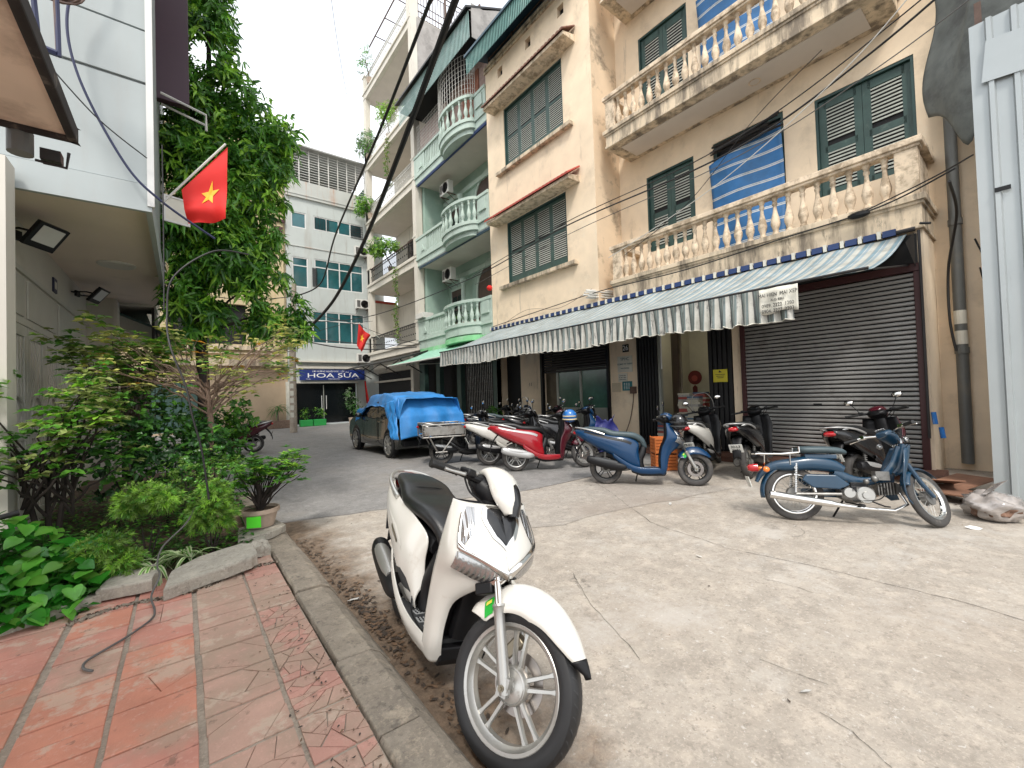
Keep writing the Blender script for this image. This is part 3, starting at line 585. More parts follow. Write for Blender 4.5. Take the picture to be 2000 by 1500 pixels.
mb.tube([(8.97,1.2,3.84),(8.97,12.5,3.84)], .035, 8); mb.build('awning_frame', 'iron_dark', aw)
add_dirt('awning_stripes', (.22,.22,.20), 4, .54, .6, 0, .1); add_dirt('valance_stripes', (.06,.06,.06), 9, .55, .75, .3, .08)
M('blue_cloth', (.02,.045,.14), .6, var=.1)
mb = MB(); mb.box(8.92,8.99,0,.16,3.80,3.90); rc_ = mb.mesh('rolled_cloth', ['blue_cloth'])
mb = MB(); mb.box(8.90,8.985,0,.05,3.79,3.91); ac_ = mb.mesh('awning_clip', ['sign_white'])
for k in range(46): inst(rc_, aw, (0,1.42+k*.243,0), name='rolled_cloth'); inst(ac_, aw, (0,1.595+k*.243,0), name='awning_clip')
mb = MB(); mb.add([(9.02,1.22,3.80),(8.3,1.22,3.50),(9.02,1.22,3.25)], [(0,1,2)]); mb.box(9.03,9.09,1.2,3.9,3.33,3.78); mb.build('shutter_box', 'gate_black', bh)
mb = MB(); mb.tube([(8.95,1.16,3.8),(8.95,1.16,.6)], .018, 6); mb.tube([(8.9,1.02,3.85),(8.95,1.14,3.9)], .02, 6); mb.build('crank_pole', 'iron_dark', aw)
# printed flap at the right end of the valance
bn = MB(); bn.grid(lambda u, v: (6.77+.02*math.sin(u*9), 2.62-.50*u, 2.90-.36*v-.02*math.sin(u*7)*v), 16, 6)
bn = bn.build('printed_flap', 'sign_white', aw, smooth=True, solid=.004)
for k, t in enumerate(['MAI HIEN  MAI XEP', 'ALO: 0203', '0989. 2222. 1280', '0904. 2277. 2203']): text('lettering', t, .075 if k != 1 else .05, 'ink_black', (6.745,2.37,2.80-.078*k), FX, bn, sx=.8)
# blue and white tarps hanging in two upper openings
stripe_mat('tarp_stripes', (.03,.16,.40), (.62,.62,.60), .30, .62, [(.70,(.04,.22,.48)),(.74,(.62,.62,.6)),(.80,(.03,.16,.40))], axis='Z')
for i, (zt, zb, y0, y1) in enumerate(((7.0,4.45,3.28,4.80), (11.1,8.45,3.35,4.95))):
    mb = MB(); mb.grid(lambda u, v: (9.92+.05*math.sin(u*6+v*3)+.12*math.sin(math.pi*v)*.6, y0+(y1-y0)*u, zt-.10*u+(zb-zt)*v+.10*math.sin(u*3.14)*0-.18*u*(1-v)), 20, 20)
    o = mb.build('striped_tarp', 'tarp_stripes', smooth=True, solid=.006)
    tag(o, ['blue and white striped tarp hung over the middle opening behind the lower balcony', 'blue and white striped tarp hung behind the upper balcony balusters'][i], 'tarp')
mb = MB(); mb.box(10.13,10.2,3.28,3.34,4.4,7.3); mb.box(10.13,10.2,4.70,4.78,4.4,7.3); mb.box(10.13,10.2,3.34,4.7,7.2,7.3); mb.build('door_frame', 'green_frame', bh)
rbl = MB()
for k in range(14): rbl.tube([(9.9+rv.uniform(-.1,.1),4.75-rv.uniform(0,.15),7.05+rv.uniform(-.12,.12)),(9.75+rv.uniform(-.1,.1),3.3+rv.uniform(-.1,.3),7.0+rv.uniform(-.15,.1))], rv.uniform(.01,.03), 5)
tag(rbl.build('bundled_poles', 'iron_dark'), 'dark bundle of poles and sticks lying across the top of the lower striped tarp', 'pole bundle')
# white tubes sticking out in the gap beside the bay
tb = MB()
for k in range(7):
    z = 4.02+.05*(k//2)+.01*k; tb.tube([(9.6,7.35,z),(8.75-.06*(k % 3),7.75-.12*(k % 2),z+.02)], .022, 6)
tag(tb.build('white_tubes', 'white_plastic'), 'bundle of white plastic tubes jutting out beside the left end of the lower balcony', 'tubes')
# downpipe
dp = MB(); dp.tube([(9.98,.86,.12),(9.98,.86,6.4)], .075, 14); dp = dp.build('downpipe', 'steel_pipe' if 'steel_pipe' in MATS else 'cement', smooth=True)
M('pipe_grey', (.12,.125,.12), .5, var=.15, vs=2, dirt=(.2,.17,.13), ds=2, lo=.55, da=.5); dp.data.materials[0] = MATS['pipe_grey']
tag(dp, 'thick grey drainpipe running down the peach wall beside the metal sheet fence', 'drainpipe')
for z in (1.9,4.0): mb = MB(); mb.lathe([(.088,z),(.088,z+.10)], (9.98,.86,0), n=14); mb.build('pipe_collar', 'pipe_grey', dp)
for z in (2.05,2.38): mb = MB(); mb.lathe([(.0785,z),(.0785,z+.22)], (9.98,.86,0), n=14); mb.build('pipe_label', 'sign_white', dp)
# corrugated metal fence
M('sheet_metal', (.36,.39,.395), .38, metal=.25, var=.07, vs=1.1, dirt=(.38,.40,.40), ds=1.2, lo=.5, da=.6, streak=True)
add_dirt('sheet_metal', (.16,.15,.14), 2.5, .60, .5, .08); add_dirt('sheet_metal', (.50,.55,.56), 1.3, .52, .5, .1)
mf = thing('metal_sheet_fence', 'tall pale corrugated metal sheet fence at the right edge', 'fence', (7.85,-1,0), world=True)
for k in range(3):
    ya = .47-k*1.0; prof = []
    for i in range(6):
        y = ya-i*.20; prof += [(7.85+.02*(k % 2), y), (7.85+.02*(k % 2), y-.130), (7.805+.02*(k % 2), y-.145), (7.805+.02*(k % 2), y-.185)] if i < 5 else [(7.85+.02*(k % 2), y)]
    mb = MB(); n = len(prof); vs = [(x, y, z) for z in (0, 5.9) for x, y in prof]; mb.add(vs, [(i, i+1, i+1+n, i+n) for i in range(n-1)]); mb.build('metal_sheet', 'sheet_metal', mf, solid=.003)
mb = MB(); mb.box(7.90,7.94,-2.5,.4,1.2,1.26); mb.box(7.90,7.94,-2.5,.4,4.0,4.06); mb.box(7.9,7.95,.36,.42,0,6.2); mb.build('fence_rail', 'iron_rust', mf)
mb = MB(); mb.box(7.79,7.805,.20,.33,3.74,3.79); mb.build('bracket', 'black_plastic', mf)
mb = MB(); mb.cb((7.795,.18,5.35), (.006,.36,.5), Matrix.Rotation(R_(6), 3, 'X')); mb.build('patch_sheet', 'sheet_metal', mf)
# grey netting draped above it
M('net_grey', (.14,.15,.14), .75, var=.3, vs=3, dirt=(.05,.05,.05), ds=2, lo=.5, da=.6)
mb = MB(); mb.grid(lambda u, v: (9.35-1.65*u+.18*math.sin(u*11+v*2)*(1-v*.3), 1.0-2.4*u+.10*math.sin(v*9+u*5), 9.2-(3.15+.45*max(0,(u-.45)/.55)+.30*math.sin(u*7.5+1.2)*1.3-.9*math.exp(-((u-.16)/.07)**2)*-1)*v), 60, 40)
tag(mb.build('grey_netting', 'net_grey', smooth=True, solid=.006), 'dark grey construction netting bunched over the wall above the metal sheets', 'netting')
mb = MB(); mb.box(9.5,10.05,-4,.3,0,8.5); tag(mb.build('neighbour_building', 'cement'), 'grey unfinished building behind the metal sheet fence', 'building')
# ------------------------------------------------------------------ air conditioners
def ac_unit(label, loc, rz, group=None):
    t = thing('air_conditioner', label, 'air conditioner', loc, rz, group)
    mb = MB(); mb.box(-.14,.14,-.40,.40,0,.56); mb.build('casing', 'white_plastic', t, bevel=.02)
    mb = MB(); mb.lathe([(.21,-.142),(.235,-.155),(.235,-.142)], (0,-.10,.28), ax='x', n=24)
    for k in range(5): r = .05+.035*k; mb.lathe([(r,-.150),(r+.006,-.156),(r+.012,-.150)], (0,-.10,.28), ax='x', n=20, cap=False)
    mb.build('fan_grille', 'iron_dark', t, smooth=True)
    mb = MB(); mb.box(-.145,-.139,.17,.36,.08,.48); mb.build('side_grille', 'cable_grey', t)
    for y in (-.3,.3):
        mb = MB(); mb.box(-.16,.3,y-.02,y+.02,-.04,-.005); mb.tube([(-.12,y,-.03),(.28,y,-.28)], .012, 5); mb.build('bracket', 'iron_rust', t)
    return t
# ------------------------------------------------------------------ mint green house
gh = thing('green_house', 'mint green house with bow fronted balconies, arched dark doors and corrugated metal eaves', 'house', (10,15.5,0), world=True)
GX = 10.5
mb = MB(); mb.box(GX,GX+.3,12.55,18.55,3.6,14.6); mb.build('rear_wall', 'mint_plaster', gh)
mb = MB(); mb.box(9.35,GX,18.35,18.6,3.6,11.7); mb.build('party_wall', 'mint_plaster', gh)
def slots(mb, y0, y1, z0, z1, n, x):
    w = (y1-y0)/n
    for k in range(n):
        mb.box(x,x+.09,y0+w*k+.0,y0+w*k+w*.55,z0,z1)
for zi, (zb, zt, zr) in enumerate(((3.72,4.22,5.12),(7.7,8.1,9.05),(11.65,12.05,13.0))):
    mb = MB(); mb.box(9.0,GX,12.52,18.6,zb,zt-.12); mb.box(8.94,GX,12.52,18.62,zt-.12,zt-.04); mb.box(8.97,GX,12.52,18.6,zt-.04,zt)
    if zi == 0: mb.mi = 0
    fl = mb.build('balcony_slab', 'mint_trim', gh, bevel=.008)
    # bow front
    mb = MB(); c0, c1 = 13.25, 15.75; cy = (c0+c1)/2; n = 20
    def bow(t, e=0): a = math.pi*t; return (9.0-(.52+e)*math.sin(a), cy+(1.25+e)*math.cos(a))
    for z0, z1, e in ((zb+.08, zt-.10, 0),(zt-.10, zt+.03, .05)):
        pl = [bow(k/n, e) for k in range(n+1)]; mb.prism(pl, 'z', z0, z1)
    pl = [bow(k/n, -.12) for k in range(n+1)]; mb.prism(pl, 'z', zb-.10, zb+.08)
    mb.build('bow_slab', 'mint_trim', fl, bevel=.006)
    # rail : straight part and bow part
    mb = MB(); mb.box(8.94,9.12,15.72,18.62,zr-.12,zr); mb.box(8.98,9.09,15.72,18.6,zt,zt+.12); mb.box(8.94,9.12,12.52,13.28,zr-.12,zr)
    rings = [[(bow(k/n, .05)[0], bow(k/n, .05)[1], z) for k in range(n+1)]+[(bow(k/n, -.12)[0], bow(k/n, -.12)[1], z) for k in range(n, -1, -1)] for z in (zr-.12, zr)]; mb.loft(rings)
    mb.build('hand_rail', 'mint_trim', fl, bevel=.01)
    mb = MB(); mb.box(8.97,9.10,15.72,15.9,zt,zr-.12); mb.build('rail_pier', 'mint_trim', fl, bevel=.006); mb = MB(); mb.box(8.97,9.10,18.3,18.6,zt,zr-.12); mb.box(8.975,9.095,17.55,18.32,zt+.12,zr-.12); mb.box(8.94,8.98,17.75,18.05,zt+.2,zt+.28); mb.prism([(17.8,zt+.28),(18.0,zt+.28),(17.9,zt+.5)], 'x', 8.94, 8.98)
    mb.build('rail_panel', 'mint_trim', fl, bevel=.006)
    mb = MB(); mb.box(8.97,9.10,12.52,13.28,zt,zr-.12); mb.box(8.93,8.975,12.7,13.1,zt+.35,zt+.75); mb.box(8.91,8.975,12.66,13.14,zt+.28,zt+.35); mb.build('rail_panel', 'mint_trim', fl, bevel=.006)
    mb = MB(); slots(mb, 15.95, 17.55, zt+.12, zr-.12, 10, 9.0); mb.build('rail_slots', 'mint_trim', fl)['kind'] = 'stuff'
    for k in range(9):
        t = .08+.84*k/8; p = bow(t, -.04); inst(BAL, fl, (p[0], p[1], zt+.03), (0,0,k), name='baluster', scale=(1.1,1.1,(zr-.15-zt)/.62)).data
M('baluster_mint', (.5,.58,.5), .8)
for o in bpy.data.objects:
    if o.name.startswith('baluster') and o.parent and o.parent.parent == gh:
        for i_ in range(1): o.material_slots[0].link = 'OBJECT'; o.material_slots[0].material = MATS['mint_trim']
mb = MB(); mb.box(8.985,9.0,12.55,18.5,3.35,3.72); mb.prism([bow(k/20, .02) for k in range(21)], 'z', 3.55, 3.75); mb.build('painted_fascia', 'mint_bright', gh)
# rolled blinds under slabs
for zb in (7.62, 11.57):
    mb = MB(); mb.tube([(9.03,12.55,zb),(9.03,18.35,zb)], .055, 8); mb.tube([(8.97,12.55,zb-.08),(8.97,18.35,zb-.08)], .02, 6); mb.build('rolled_blind', 'blue_cloth' if zb > 10 else 'sheet_blue', gh, smooth=True)
def arch_door(y0, y1, z0, z1, parent, arch=True):
    cy = (y0+y1)/2; r = (y1-y0)/2; zs = z1-r if arch else z1
    pts = [(y0,z0),(y1,z0)]+([(cy+r*math.cos(a*math.pi/12), zs+r*math.sin(a*math.pi/12)) for a in range(13)] if arch else [(y1,z1),(y0,z1)])
    mb = MB(); mb.prism(pts, 'x', GX-.03, GX+.01); d = mb.build('arched_door' if arch else 'door', 'brown_wood', parent)
    mb = MB(); n = len(pts); big = [(cy+(y-cy)*1.09, z0+(z-z0)*1.04) for y, z in pts]
    for i in range(1, n): mb.prism([pts[i], pts[(i+1) % n], big[(i+1) % n], big[i]], 'x', GX-.07, GX+.005)
    mb.build('door_surround', 'mint_trim', d)
    mb = MB(); k = int((y1-y0)/.45)
    for i in range(k):
        a = y0+.06+(y1-y0-.12)*i/k; w = (y1-y0-.12)/k-.06
        for q in range(3): h = (zs-z0-.3)/3; mb.box(GX-.045,GX-.028,a+.03,a+w,z0+.1+h*q,z0+h*(q+1))
    mb.build('door_panel', 'glass_dark', d)
    return d
for zf in (4.22, 8.1):
    arch_door(13.2, 15.6, zf, zf+3.0, gh); arch_door(16.9, 17.9, zf, zf+2.3, gh, False)
    for y in (16.35,):
        mb = MB(); mb.lathe([(.14,zf),(.14,zf+.2),(.10,zf+.25),(.09,zf+2.3),(.13,zf+2.4),(.16,zf+2.45),(.16,zf+2.55)], (GX-.35,y,0), n=12); mb.build('column', 'mint_trim', gh, smooth=True)
    mb = MB(); mb.box(GX-.12,GX,12.55,18.35,zf+2.75,zf+2.95); mb.build('cornice', 'mint_trim', gh)
for z_ in (7.64,11.58): mb = MB(); mb.box(9.02,GX,12.55,18.35,z_,z_+.06); mb.build('ceiling_panel', 'white_soffit', gh)
# caged top storey
M('brick_grille', (.38,.27,.24), .8, var=.3, vs=9); M('old_door', (.26,.10,.06), .7, var=.3)
mb = MB(); mb.box(9.2,9.25,15.75,18.3,12.05,14.3); mb.build('grille_wall', 'brick_grille', gh)
mb = MB()
for k in range(19):
    y = 15.8+k*.137; mb.box(9.02,9.035,y,y+.014,13.0,14.4)
for k in range(10): z = 13.0+k*.15; mb.box(9.018,9.03,15.75,18.3,z,z+.014)
for k in range(22):
    t = k/21; p = bow(t, .02); mb.box(p[0]-.008,p[0]+.008,p[1]-.008,p[1]+.008,13.0,14.6)
for q in range(9): z = 13.05+q*.19; mb.tube([(bow(t/20,.02)[0], bow(t/20,.02)[1], z) for t in range(21)], .008, 4)
g_ = mb.build('cage', 'iron_white', gh); g_['kind'] = 'stuff'
mb = MB(); mb.box(9.3,9.34,13.4,14.6,12.1,14.3); mb.build('panel_door', 'old_door', gh); mb = MB(); mb.box(9.34,9.38,12.6,15.7,12.1,14.6); mb.build('grille_wall', 'brick_grille', gh)
mb = MB()
for k in range(66):
    y = 12.3+k*.094; zz = 14.95+.0*k; mb.add([(8.22,y,14.25),(8.22,y+.047,14.25),(8.20,y+.047,15.2),(8.20,y,15.2)], [(0,1,2,3)]); mb.add([(8.24,y+.047,14.25),(8.24,y+.094,14.25),(8.22,y+.094,15.2),(8.22,y+.047,15.2)], [(0,1,2,3)])
M('sheet_pale', (.25,.38,.35), .5, var=.15, vs=2, dirt=(.4,.44,.42), ds=2, lo=.5, da=.5)
mb.build('metal_valance', 'sheet_pale', gh)
mb = MB(); mb.prism([(8.05,15.2),(11,16.6),(11,16.66),(8.05,15.28)], 'y', 12.25, 18.6); mb.build('metal_roof', 'iron_dark', gh)
mb = MB(); mb.box(8.3,11.0,12.26,12.28,14.25,15.5); mb.prism([(8.2,15.2),(11,16.6),(11,15.2)], 'y', 12.27, 12.29); mb.build('roof_gable', 'cement', gh)
mb = MB(); mb.box(10.45,10.49,12.6,18.4,12.05,16.5); mb.box(8.3,10.5,12.4,18.5,14.9,15.0); mb.build('roof_void', 'dark_void', gh)
ac_unit('air conditioner under the top slab of the mint green house', (9.75,16.9,10.75), 0, None)
ac_unit('air conditioner above the lower balcony of the mint green house', (9.75,16.9,6.75), 0, None)
# ground floor openings
mb = MB()
for a, b in ((12.5,12.75),(15.05,15.35),(16.85,17.2),(18.35,18.9)): mb.box(9.1,9.3,a,b,0.1,3.7)
mb.build('green_post', 'green_shutter', gh)['kind'] = 'stuff'
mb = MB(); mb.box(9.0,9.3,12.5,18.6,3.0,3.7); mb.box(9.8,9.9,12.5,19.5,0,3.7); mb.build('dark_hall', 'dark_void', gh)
mb = MB()
for k in range(17): y = 12.95+k*.125; mb.tube([(9.35,y,.2),(9.35,y,2.9)], .012, 5); [mb.ball((9.35,y,z), .022, 6) for z in (2.2,2.6,1.6)]
gg = mb.build('iron_gate', 'steel', gh); gg['kind'] = 'stuff'
mb = MB(); mb.tube([(8.7,12.53,5.9),(8.7,12.53,5.89)], .01, 4)
ln = MB(); ln.ball((8.95,12.58,5.38), .11, 12, (1,1,.95)); ln = ln.build('lantern', 'red_tile_roof', smooth=True); M('red_cloth', (.60,.012,.008), .7, var=.06); ln.data.materials[0] = MATS['red_cloth']
tag(ln, 'small round red lantern at the corner of the green bow balcony', 'lantern'); mb = MB(); mb.tube([(8.95,12.58,5.48),(8.95,12.6,5.7)], .005, 4); mb.build('string', 'cable', ln)
bx = MB(); bx.box(8.80,9.35,17.75,18.55,5.13,5.38); tag(bx.build('planter_box', 'white_plastic', bevel=.015), 'white box planter standing on the lower green balcony rail', 'planter')
# green sheet canopy
M('canopy_green', (.26,.50,.38), .5, var=.15, vs=2, dirt=(.45,.55,.46), ds=2, lo=.5, da=.6)
gc = MB(); gc.grid(lambda u, v: (9.0-2.0*v, 12.7+(17.6-12.7)*u, 3.55-.72*v-.05*math.sin(3.14*v)+.008*math.sin(u*180)), 120, 6); gc = gc.build('green_canopy', 'canopy_green', smooth=True, solid=.01)
tag(gc, 'faded green corrugated canopy between the striped awning and the white house', 'canopy')
mb = MB(); mb.tube([(7.0,12.7,2.81),(7.0,17.6,2.81)], .03, 6); mb.tube([(9,16.5,2.9),(7.1,16.5,2.8)], .02, 6); mb.build('canopy_frame', 'iron_white', gc)
# ------------------------------------------------------------------ white balcony house
wh = thing('white_house', 'tall cream white house with stacked deep balconies and iron railings covered in plants', 'house', (10,22,0), world=True)
WX = 10.9
mb = MB(); mb.wall('x', WX, 18.6, 25.5, 0, 16, [(21.2,22.6,4.3,6.7),(19.6,20.6,8.4,10.9),(22.6,23.8,8.4,10.9),(20.2,21.6,12.2,14.6)], .2, 1); mb.box(WX,WX+3,18.6,18.75,12,20.2); mb.build('rear_wall', 'cream_plaster', wh)
mb = MB(); mb.box(WX+.18,WX+.22,18.7,25.4,4,16); mb.build('dark_room', 'dark_void', wh)
for i, (a, b, c, d) in enumerate(((21.2,22.6,4.3,6.7),(19.6,20.6,8.4,10.9),(22.6,23.8,8.4,10.9),(20.2,21.6,12.2,14.6))):
    mb = MB(); n = 3; w = (b-a)/n
    for k in range(n): mb.box(WX+.02,WX+.07,a+w*k,a+w*k+.06,c,d); mb.box(WX+.02,WX+.07,a+w*k+w-.05,a+w*k+w,c,d)
    for z in (c, c+(d-c)*.7, d-.08): mb.box(WX+.015,WX+.075,a,b,z,z+.07)
    mb.build('door_frame', 'brown_wood', wh)
mb = MB(); mb.box(9.05,11.4,18.60,18.70,15.4,20.2); mb.build('side_wall', 'cement', wh)
mb = MB(); mb.box(8.98,9.3,18.58,18.9,15.5,20.2); mb.box(8.98,9.3,18.56,18.92,4.1,15.5); mb.box(9.0,9.3,25.1,25.5,4.1,20.2); mb.box(9.1,9.5,19.6,19.9,0,3.7); mb.build('corner_pillar', 'cream_plaster', wh)
for zi, (zb, zt, rail, prot) in enumerate(((3.72,4.2,'iron_dark',0),(7.85,8.35,'iron_dark',0),(11.7,12.2,'iron_white',0),(15.3,15.75,'iron_white',0),(19.75,20.25,'iron_white',.0))):
    x0 = 9.0-prot
    mb = MB(); mb.box(x0+.02,WX,18.62,25.5,zb,zt-.18); mb.box(x0-.05,WX,18.62,25.56,zt-.18,zt-.06); mb.box(x0-.02,WX,18.62,25.53,zt-.06,zt); mb.box(x0,WX,18.62,25.5,zb-.03,zb+.04)
    fl = mb.build('balcony_slab', 'cream_plaster', wh, bevel=.01)
    mb = MB(); mb.box(x0+.2,WX-.1,18.9,25.3,zb-.045,zb-.03); mb.build('soffit_panel', 'white_soffit', fl)
    for y in (18.66, 25.14):
        mb = MB(); mb.box(x0,x0+.3,y,y+.32,zt,zt+.85); mb.box(x0-.04,x0+.34,y-.04,y+.36,zt+.85,zt+.95); mb.build('balcony_pier', 'cream_plaster', fl, bevel=.01)
    mb = MB(); mb.tube([(x0+.1,18.98,zt+.9),(x0+.1,25.14,zt+.9)], .03, 6); mb.build('hand_rail', rail if zi != 1 else 'iron_rust', fl)
    mb = MB(); mb.box(x0+.08,x0+.12,19,25.1,zt+.06,zt+.09); mb.box(x0+.08,x0+.12,19,25.1,zt+.72,zt+.74)
    for k in range(48):
        y = 19.02+k*.127; mb.box(x0+.09,x0+.11,y,y+.02,zt+.06,zt+.9)
        if k % 2: mb.lathe([(.045,-.008),(.055,0),(.045,.008)], (x0+.1,y+.07,zt+.81), ax='x', n=8, cap=False); mb.box(x0+.08,x0+.12,y+.05,y+.09,zt+.35,zt+.41)
    mb.build('railing_bars', rail, fl)['kind'] = 'stuff'
# roof terrace frame
mb = MB()
for k in range(26): x = 9.3+k*.16; mb.tube([(x,18.66,20.2),(x,18.66,21.8)], .018, 5)
for z in (20.3,21.0,21.8): mb.tube([(9.3,18.66,z),(13.3,18.66,z)], .02, 5)
for x in (9.3,11,13.2): mb.tube([(x,18.66,20.2),(x,18.66,23)], .06, 6); mb.tube([(x,18.66,23),(x,25,23)], .04, 5)
for y in (19.5,21,22.5,24): mb.tube([(9.3,y,23),(13.3,y,23)], .03, 5)
mb.build('terrace_cage', 'iron_rust', wh)['kind'] = 'stuff'
mb = MB(); mb.box(8.96,9.4,18.6,19.0,20.2,22.2); mb.build('terrace_pillar', 'cream_plaster', wh)
mb = MB(); mb.box(9.5,9.6,19.9,25.4,.0,3.0); mb.build('ground_shutter', 'gate_black', wh); mb = MB(); mb.box(9.2,9.4,19.9,25.4,2.35,2.45); mb.box(9.2,9.5,19.9,25.4,2.9,3.72); mb.build('shop_fascia', 'cream_plaster', wh)
mb = MB(); mb.prism([(9.0,3.55),(7.45,3.10),(7.45,3.16),(9.0,3.61)], 'y', 17.7, 25.4); o = mb.build('flat_canopy', 'iron_dark'); tag(o, 'thin dark flat canopy sloping out below the white house balconies', 'canopy')
mb = MB()
for y in (18.4,20.9,23.5,25.2): mb.tube([(9.0,y,2.6),(7.9,y,3.2)], .03, 5); mb.tube([(8.9,y,3.4),(8.2,y,2.9)], .02, 5)
mb.build('canopy_brace', 'iron_dark', o)
# inner side wall painted detail
mb = MB(); mb.box(9.3,10.9,25.42,25.5,5.2,7.3); mb.build('inner_panel', 'cream_plaster', wh); mb = MB(); mb.box(9.35,10.8,25.38,25.42,7.3,7.45); mb.build('red_trim', 'red_tile_roof', wh)
# ------------------------------------------------------------------ grey building with the blue shop sign
fb = thing('grey_building', 'pale grey building with teal glass windows above the blue shop sign', 'building', (7,26,0), world=True)
WN = [(4.94,5.76,7.88,9.6),(4.93,5.71,11.27,12.18),(6.11,8.9,7.95,9.65),(6.11,8.9,11.35,12.16),(5.94,8.9,4.72,6.6),(2.9,5.6,4.72,6.6)]
mb = MB(); mb.wall('y', 26, 4.66, 10.2, 2.5, 14.0, WN[:5]+[(4.7,5.6,4.72,6.6)], .14, 1); mb.wall('y', 26, 4.66, 10.2, 0, 2.5, [(4.95,8.35,.05,2.40)], .3, 1)
mb.box(4.64,4.66,26,30,0,14)
mb.build('front_wall', 'grey_paint', fb)
mb = MB(); mb.box(4.6,9.4,25.96,26,10.2,10.24); mb.build('string_course', 'grey_paint_rust', fb); mb = MB(); mb.box(4.66,9.2,25.88,26,13.0,13.98); mb.box(4.6,9.4,25.85,26,13.15,13.22); mb.build('parapet', 'grey_paint_rust', fb)
for (a, b, c, d), nx, tr in zip(WN[:5]+[(4.7,5.6,4.72,6.6)], (1,1,4,4,4,1), (1,0,1,0,1,1)):
    fr = MB()
    fr.box(a,b,26.02,26.09,c,c+.06); fr.box(a,b,26.02,26.09,d-.06,d)
    for k in range(nx+1): x = a+(b-a-.06)*k/nx; fr.box(x,x+.06,26.02,26.09,c+.06,d-.06)
    if tr: zz = c+(d-c)*.70; fr.box(a+.06,b-.06,26.03,26.08,zz,zz+.06)
    fo = fr.build('window_frame', 'white_frame', fb)
    for k in range(nx):
        x0 = a+(b-a-.06)*k/nx+.06; x1 = a+(b-a-.06)*(k+1)/nx; mb = MB(); mb.box(x0,x1,26.05,26.06,c+.06,d-.06); mb.build('pane', 'glass_teal', fo)
mb = MB()
for k in range(9): mb.box(6.2+k*.09,6.22+k*.09,25.97,25.99,11.4,12.1); mb.box(8.25+k*.08,8.27+k*.08,25.97,25.99,11.3,12.1); mb.box(5.98+k*.03,5.995+k*.03,25.97,25.99,8.0,9.1)
for k in range(6): mb.box(8.2,8.95,25.965,25.985,11.3+k*.15,11.32+k*.15)
mb.build('window_bars', 'iron_dark', fb)['kind'] = 'stuff'
mb = MB(); n = 8
for k in range(n+1): x = 4.85+(9.1-4.85)*k/n; mb.box(x-.025,x+.025,25.9,25.95,13.98,15.9)
mb.build('cage_post', 'iron_white', fb)['kind'] = 'stuff'
mb = MB()
for k in range(12): mb.box(4.85,9.1,25.915,25.94,14.1+k*.15,14.125+k*.15)
mb.build('cage_bars', 'iron_white', fb)['kind'] = 'stuff'
mb = MB(); mb.prism([(25.6,15.85),(29.5,15.6),(29.5,15.66),(25.6,15.93)], 'x', 4.7, 9.3); mb.box(4.7,9.3,29,29.1,14,15.9); mb.build('roof_sheet', 'shutter_grey', fb)
M('sheet_green', (.12,.2,.15), .6, var=.2); mb = MB(); mb.box(4.7,9.2,28.6,28.7,14,15.3); mb.box(9.12,9.16,26,29,14,14.6); mb.build('green_screen', 'sheet_green', fb)
sgn = MB(); sgn.box(5.17,8.78,25.80,25.92,2.58,3.17); sgn = sgn.build('shop_sign', 'blue_sign' if 0 else 'blue_cloth', bevel=.01); M('sign_blue', (.012,.03,.17), .4, var=0); sgn.data.materials[0] = MATS['sign_blue']
tag(sgn, 'dark blue shop sign with white serif lettering HOA SUA', 'sign')
text('lettering', 'HOA SỮA', .36, 'ink_white', (6.98,25.795,2.84), FY, sgn, sx=1.85); text('lettering', 'LỚP HƯỚNG NGHIỆP ĐỨC - LẬP', .12, 'ink_white', (6.7,25.795,3.08), FY, sgn); text('lettering', 'MỪNG ĐÓN KHÁCH', .07, 'ink_white', (7.0,25.795,2.64), FY, sgn); text('lettering', 'ĐT: 024', .07, 'ink_white', (5.6,25.795,2.64), FY, sgn); text('lettering', '(024) 3942', .07, 'ink_white', (8.35,25.795,2.64), FY, sgn)
mb = MB(); mb.box(5.0,9.1,25.85,26.0,3.25,3.40); mb.box(5.0,9.1,25.7,26.0,3.60,3.68); mb.box(4.95,8.4,25.9,26,2.42,2.50); mb.build('ledge', 'cream_plaster', fb)
gd2 = MB(); gd2.box(4.97,8.33,26.15,26.16,.1,2.40); gd2 = gd2.build('shop_window', 'glass_dark', fb)
mb = MB(); [mb.box(x,x+.03,26.08,26.11,.9,1.7) for x in (6.35,6.6)]; mb.build('door_handle', 'white_frame', fb); mb = MB(); mb.box(8.35,8.42,25.95,26.0,.1,2.4); mb.box(4.9,4.97,25.95,26,.1,2.4); mb.box(6.46,6.5,26.12,26.15,.1,2.3); mb.build('door_frame', 'alu', fb)
for i, z in enumerate((11.0-.75, 7.36-.35, 4.06-.35)):
    ac_unit(['air conditioner on the grey building below its top right window', 'air conditioner on the grey building between the second and third floors', 'lowest air conditioner on the grey building above the blue sign'][i], (8.72,25.7,z-.1), R_(90))
# ------------------------------------------------------------------ yellow and tan building across the end
yb = thing('yellow_building', 'ochre yellow building with maroon motifs and a tan ground floor behind the tall tree', 'building', (1.5,26.3,0), world=True)
mb = MB(); mb.wall('y', 26.1, -5.5, 4.62, 3.4, 15.6, [(-.6,2.7,4.5,6.6),(.2,1.6,8,10),(2.4,3.6,8,10),(-.2,1.6,12,14)], .25, 1); mb.build('upper_wall', 'yellow_plaster', yb)
mb = MB(); mb.wall('y', 26.1, -5.5, 4.62, 0, 3.4, [(-2.0,.6,.1,2.6)], .25, 1); mb.build('lower_wall', 'tan_wall', yb)
mb = MB(); mb.box(-5,4.5,26.34,26.4,0,15.5); mb.build('dark_room', 'dark_void', yb)
mb = MB(); mb.box(-1.0,4.3,25.9,26.1,4.2,4.42); mb.box(-1,4.3,25.95,26.1,4.0,4.05); mb.box(-1,4.5,25.7,26.1,3.35,3.7); mb.build('ledge', 'beige_trim', yb)
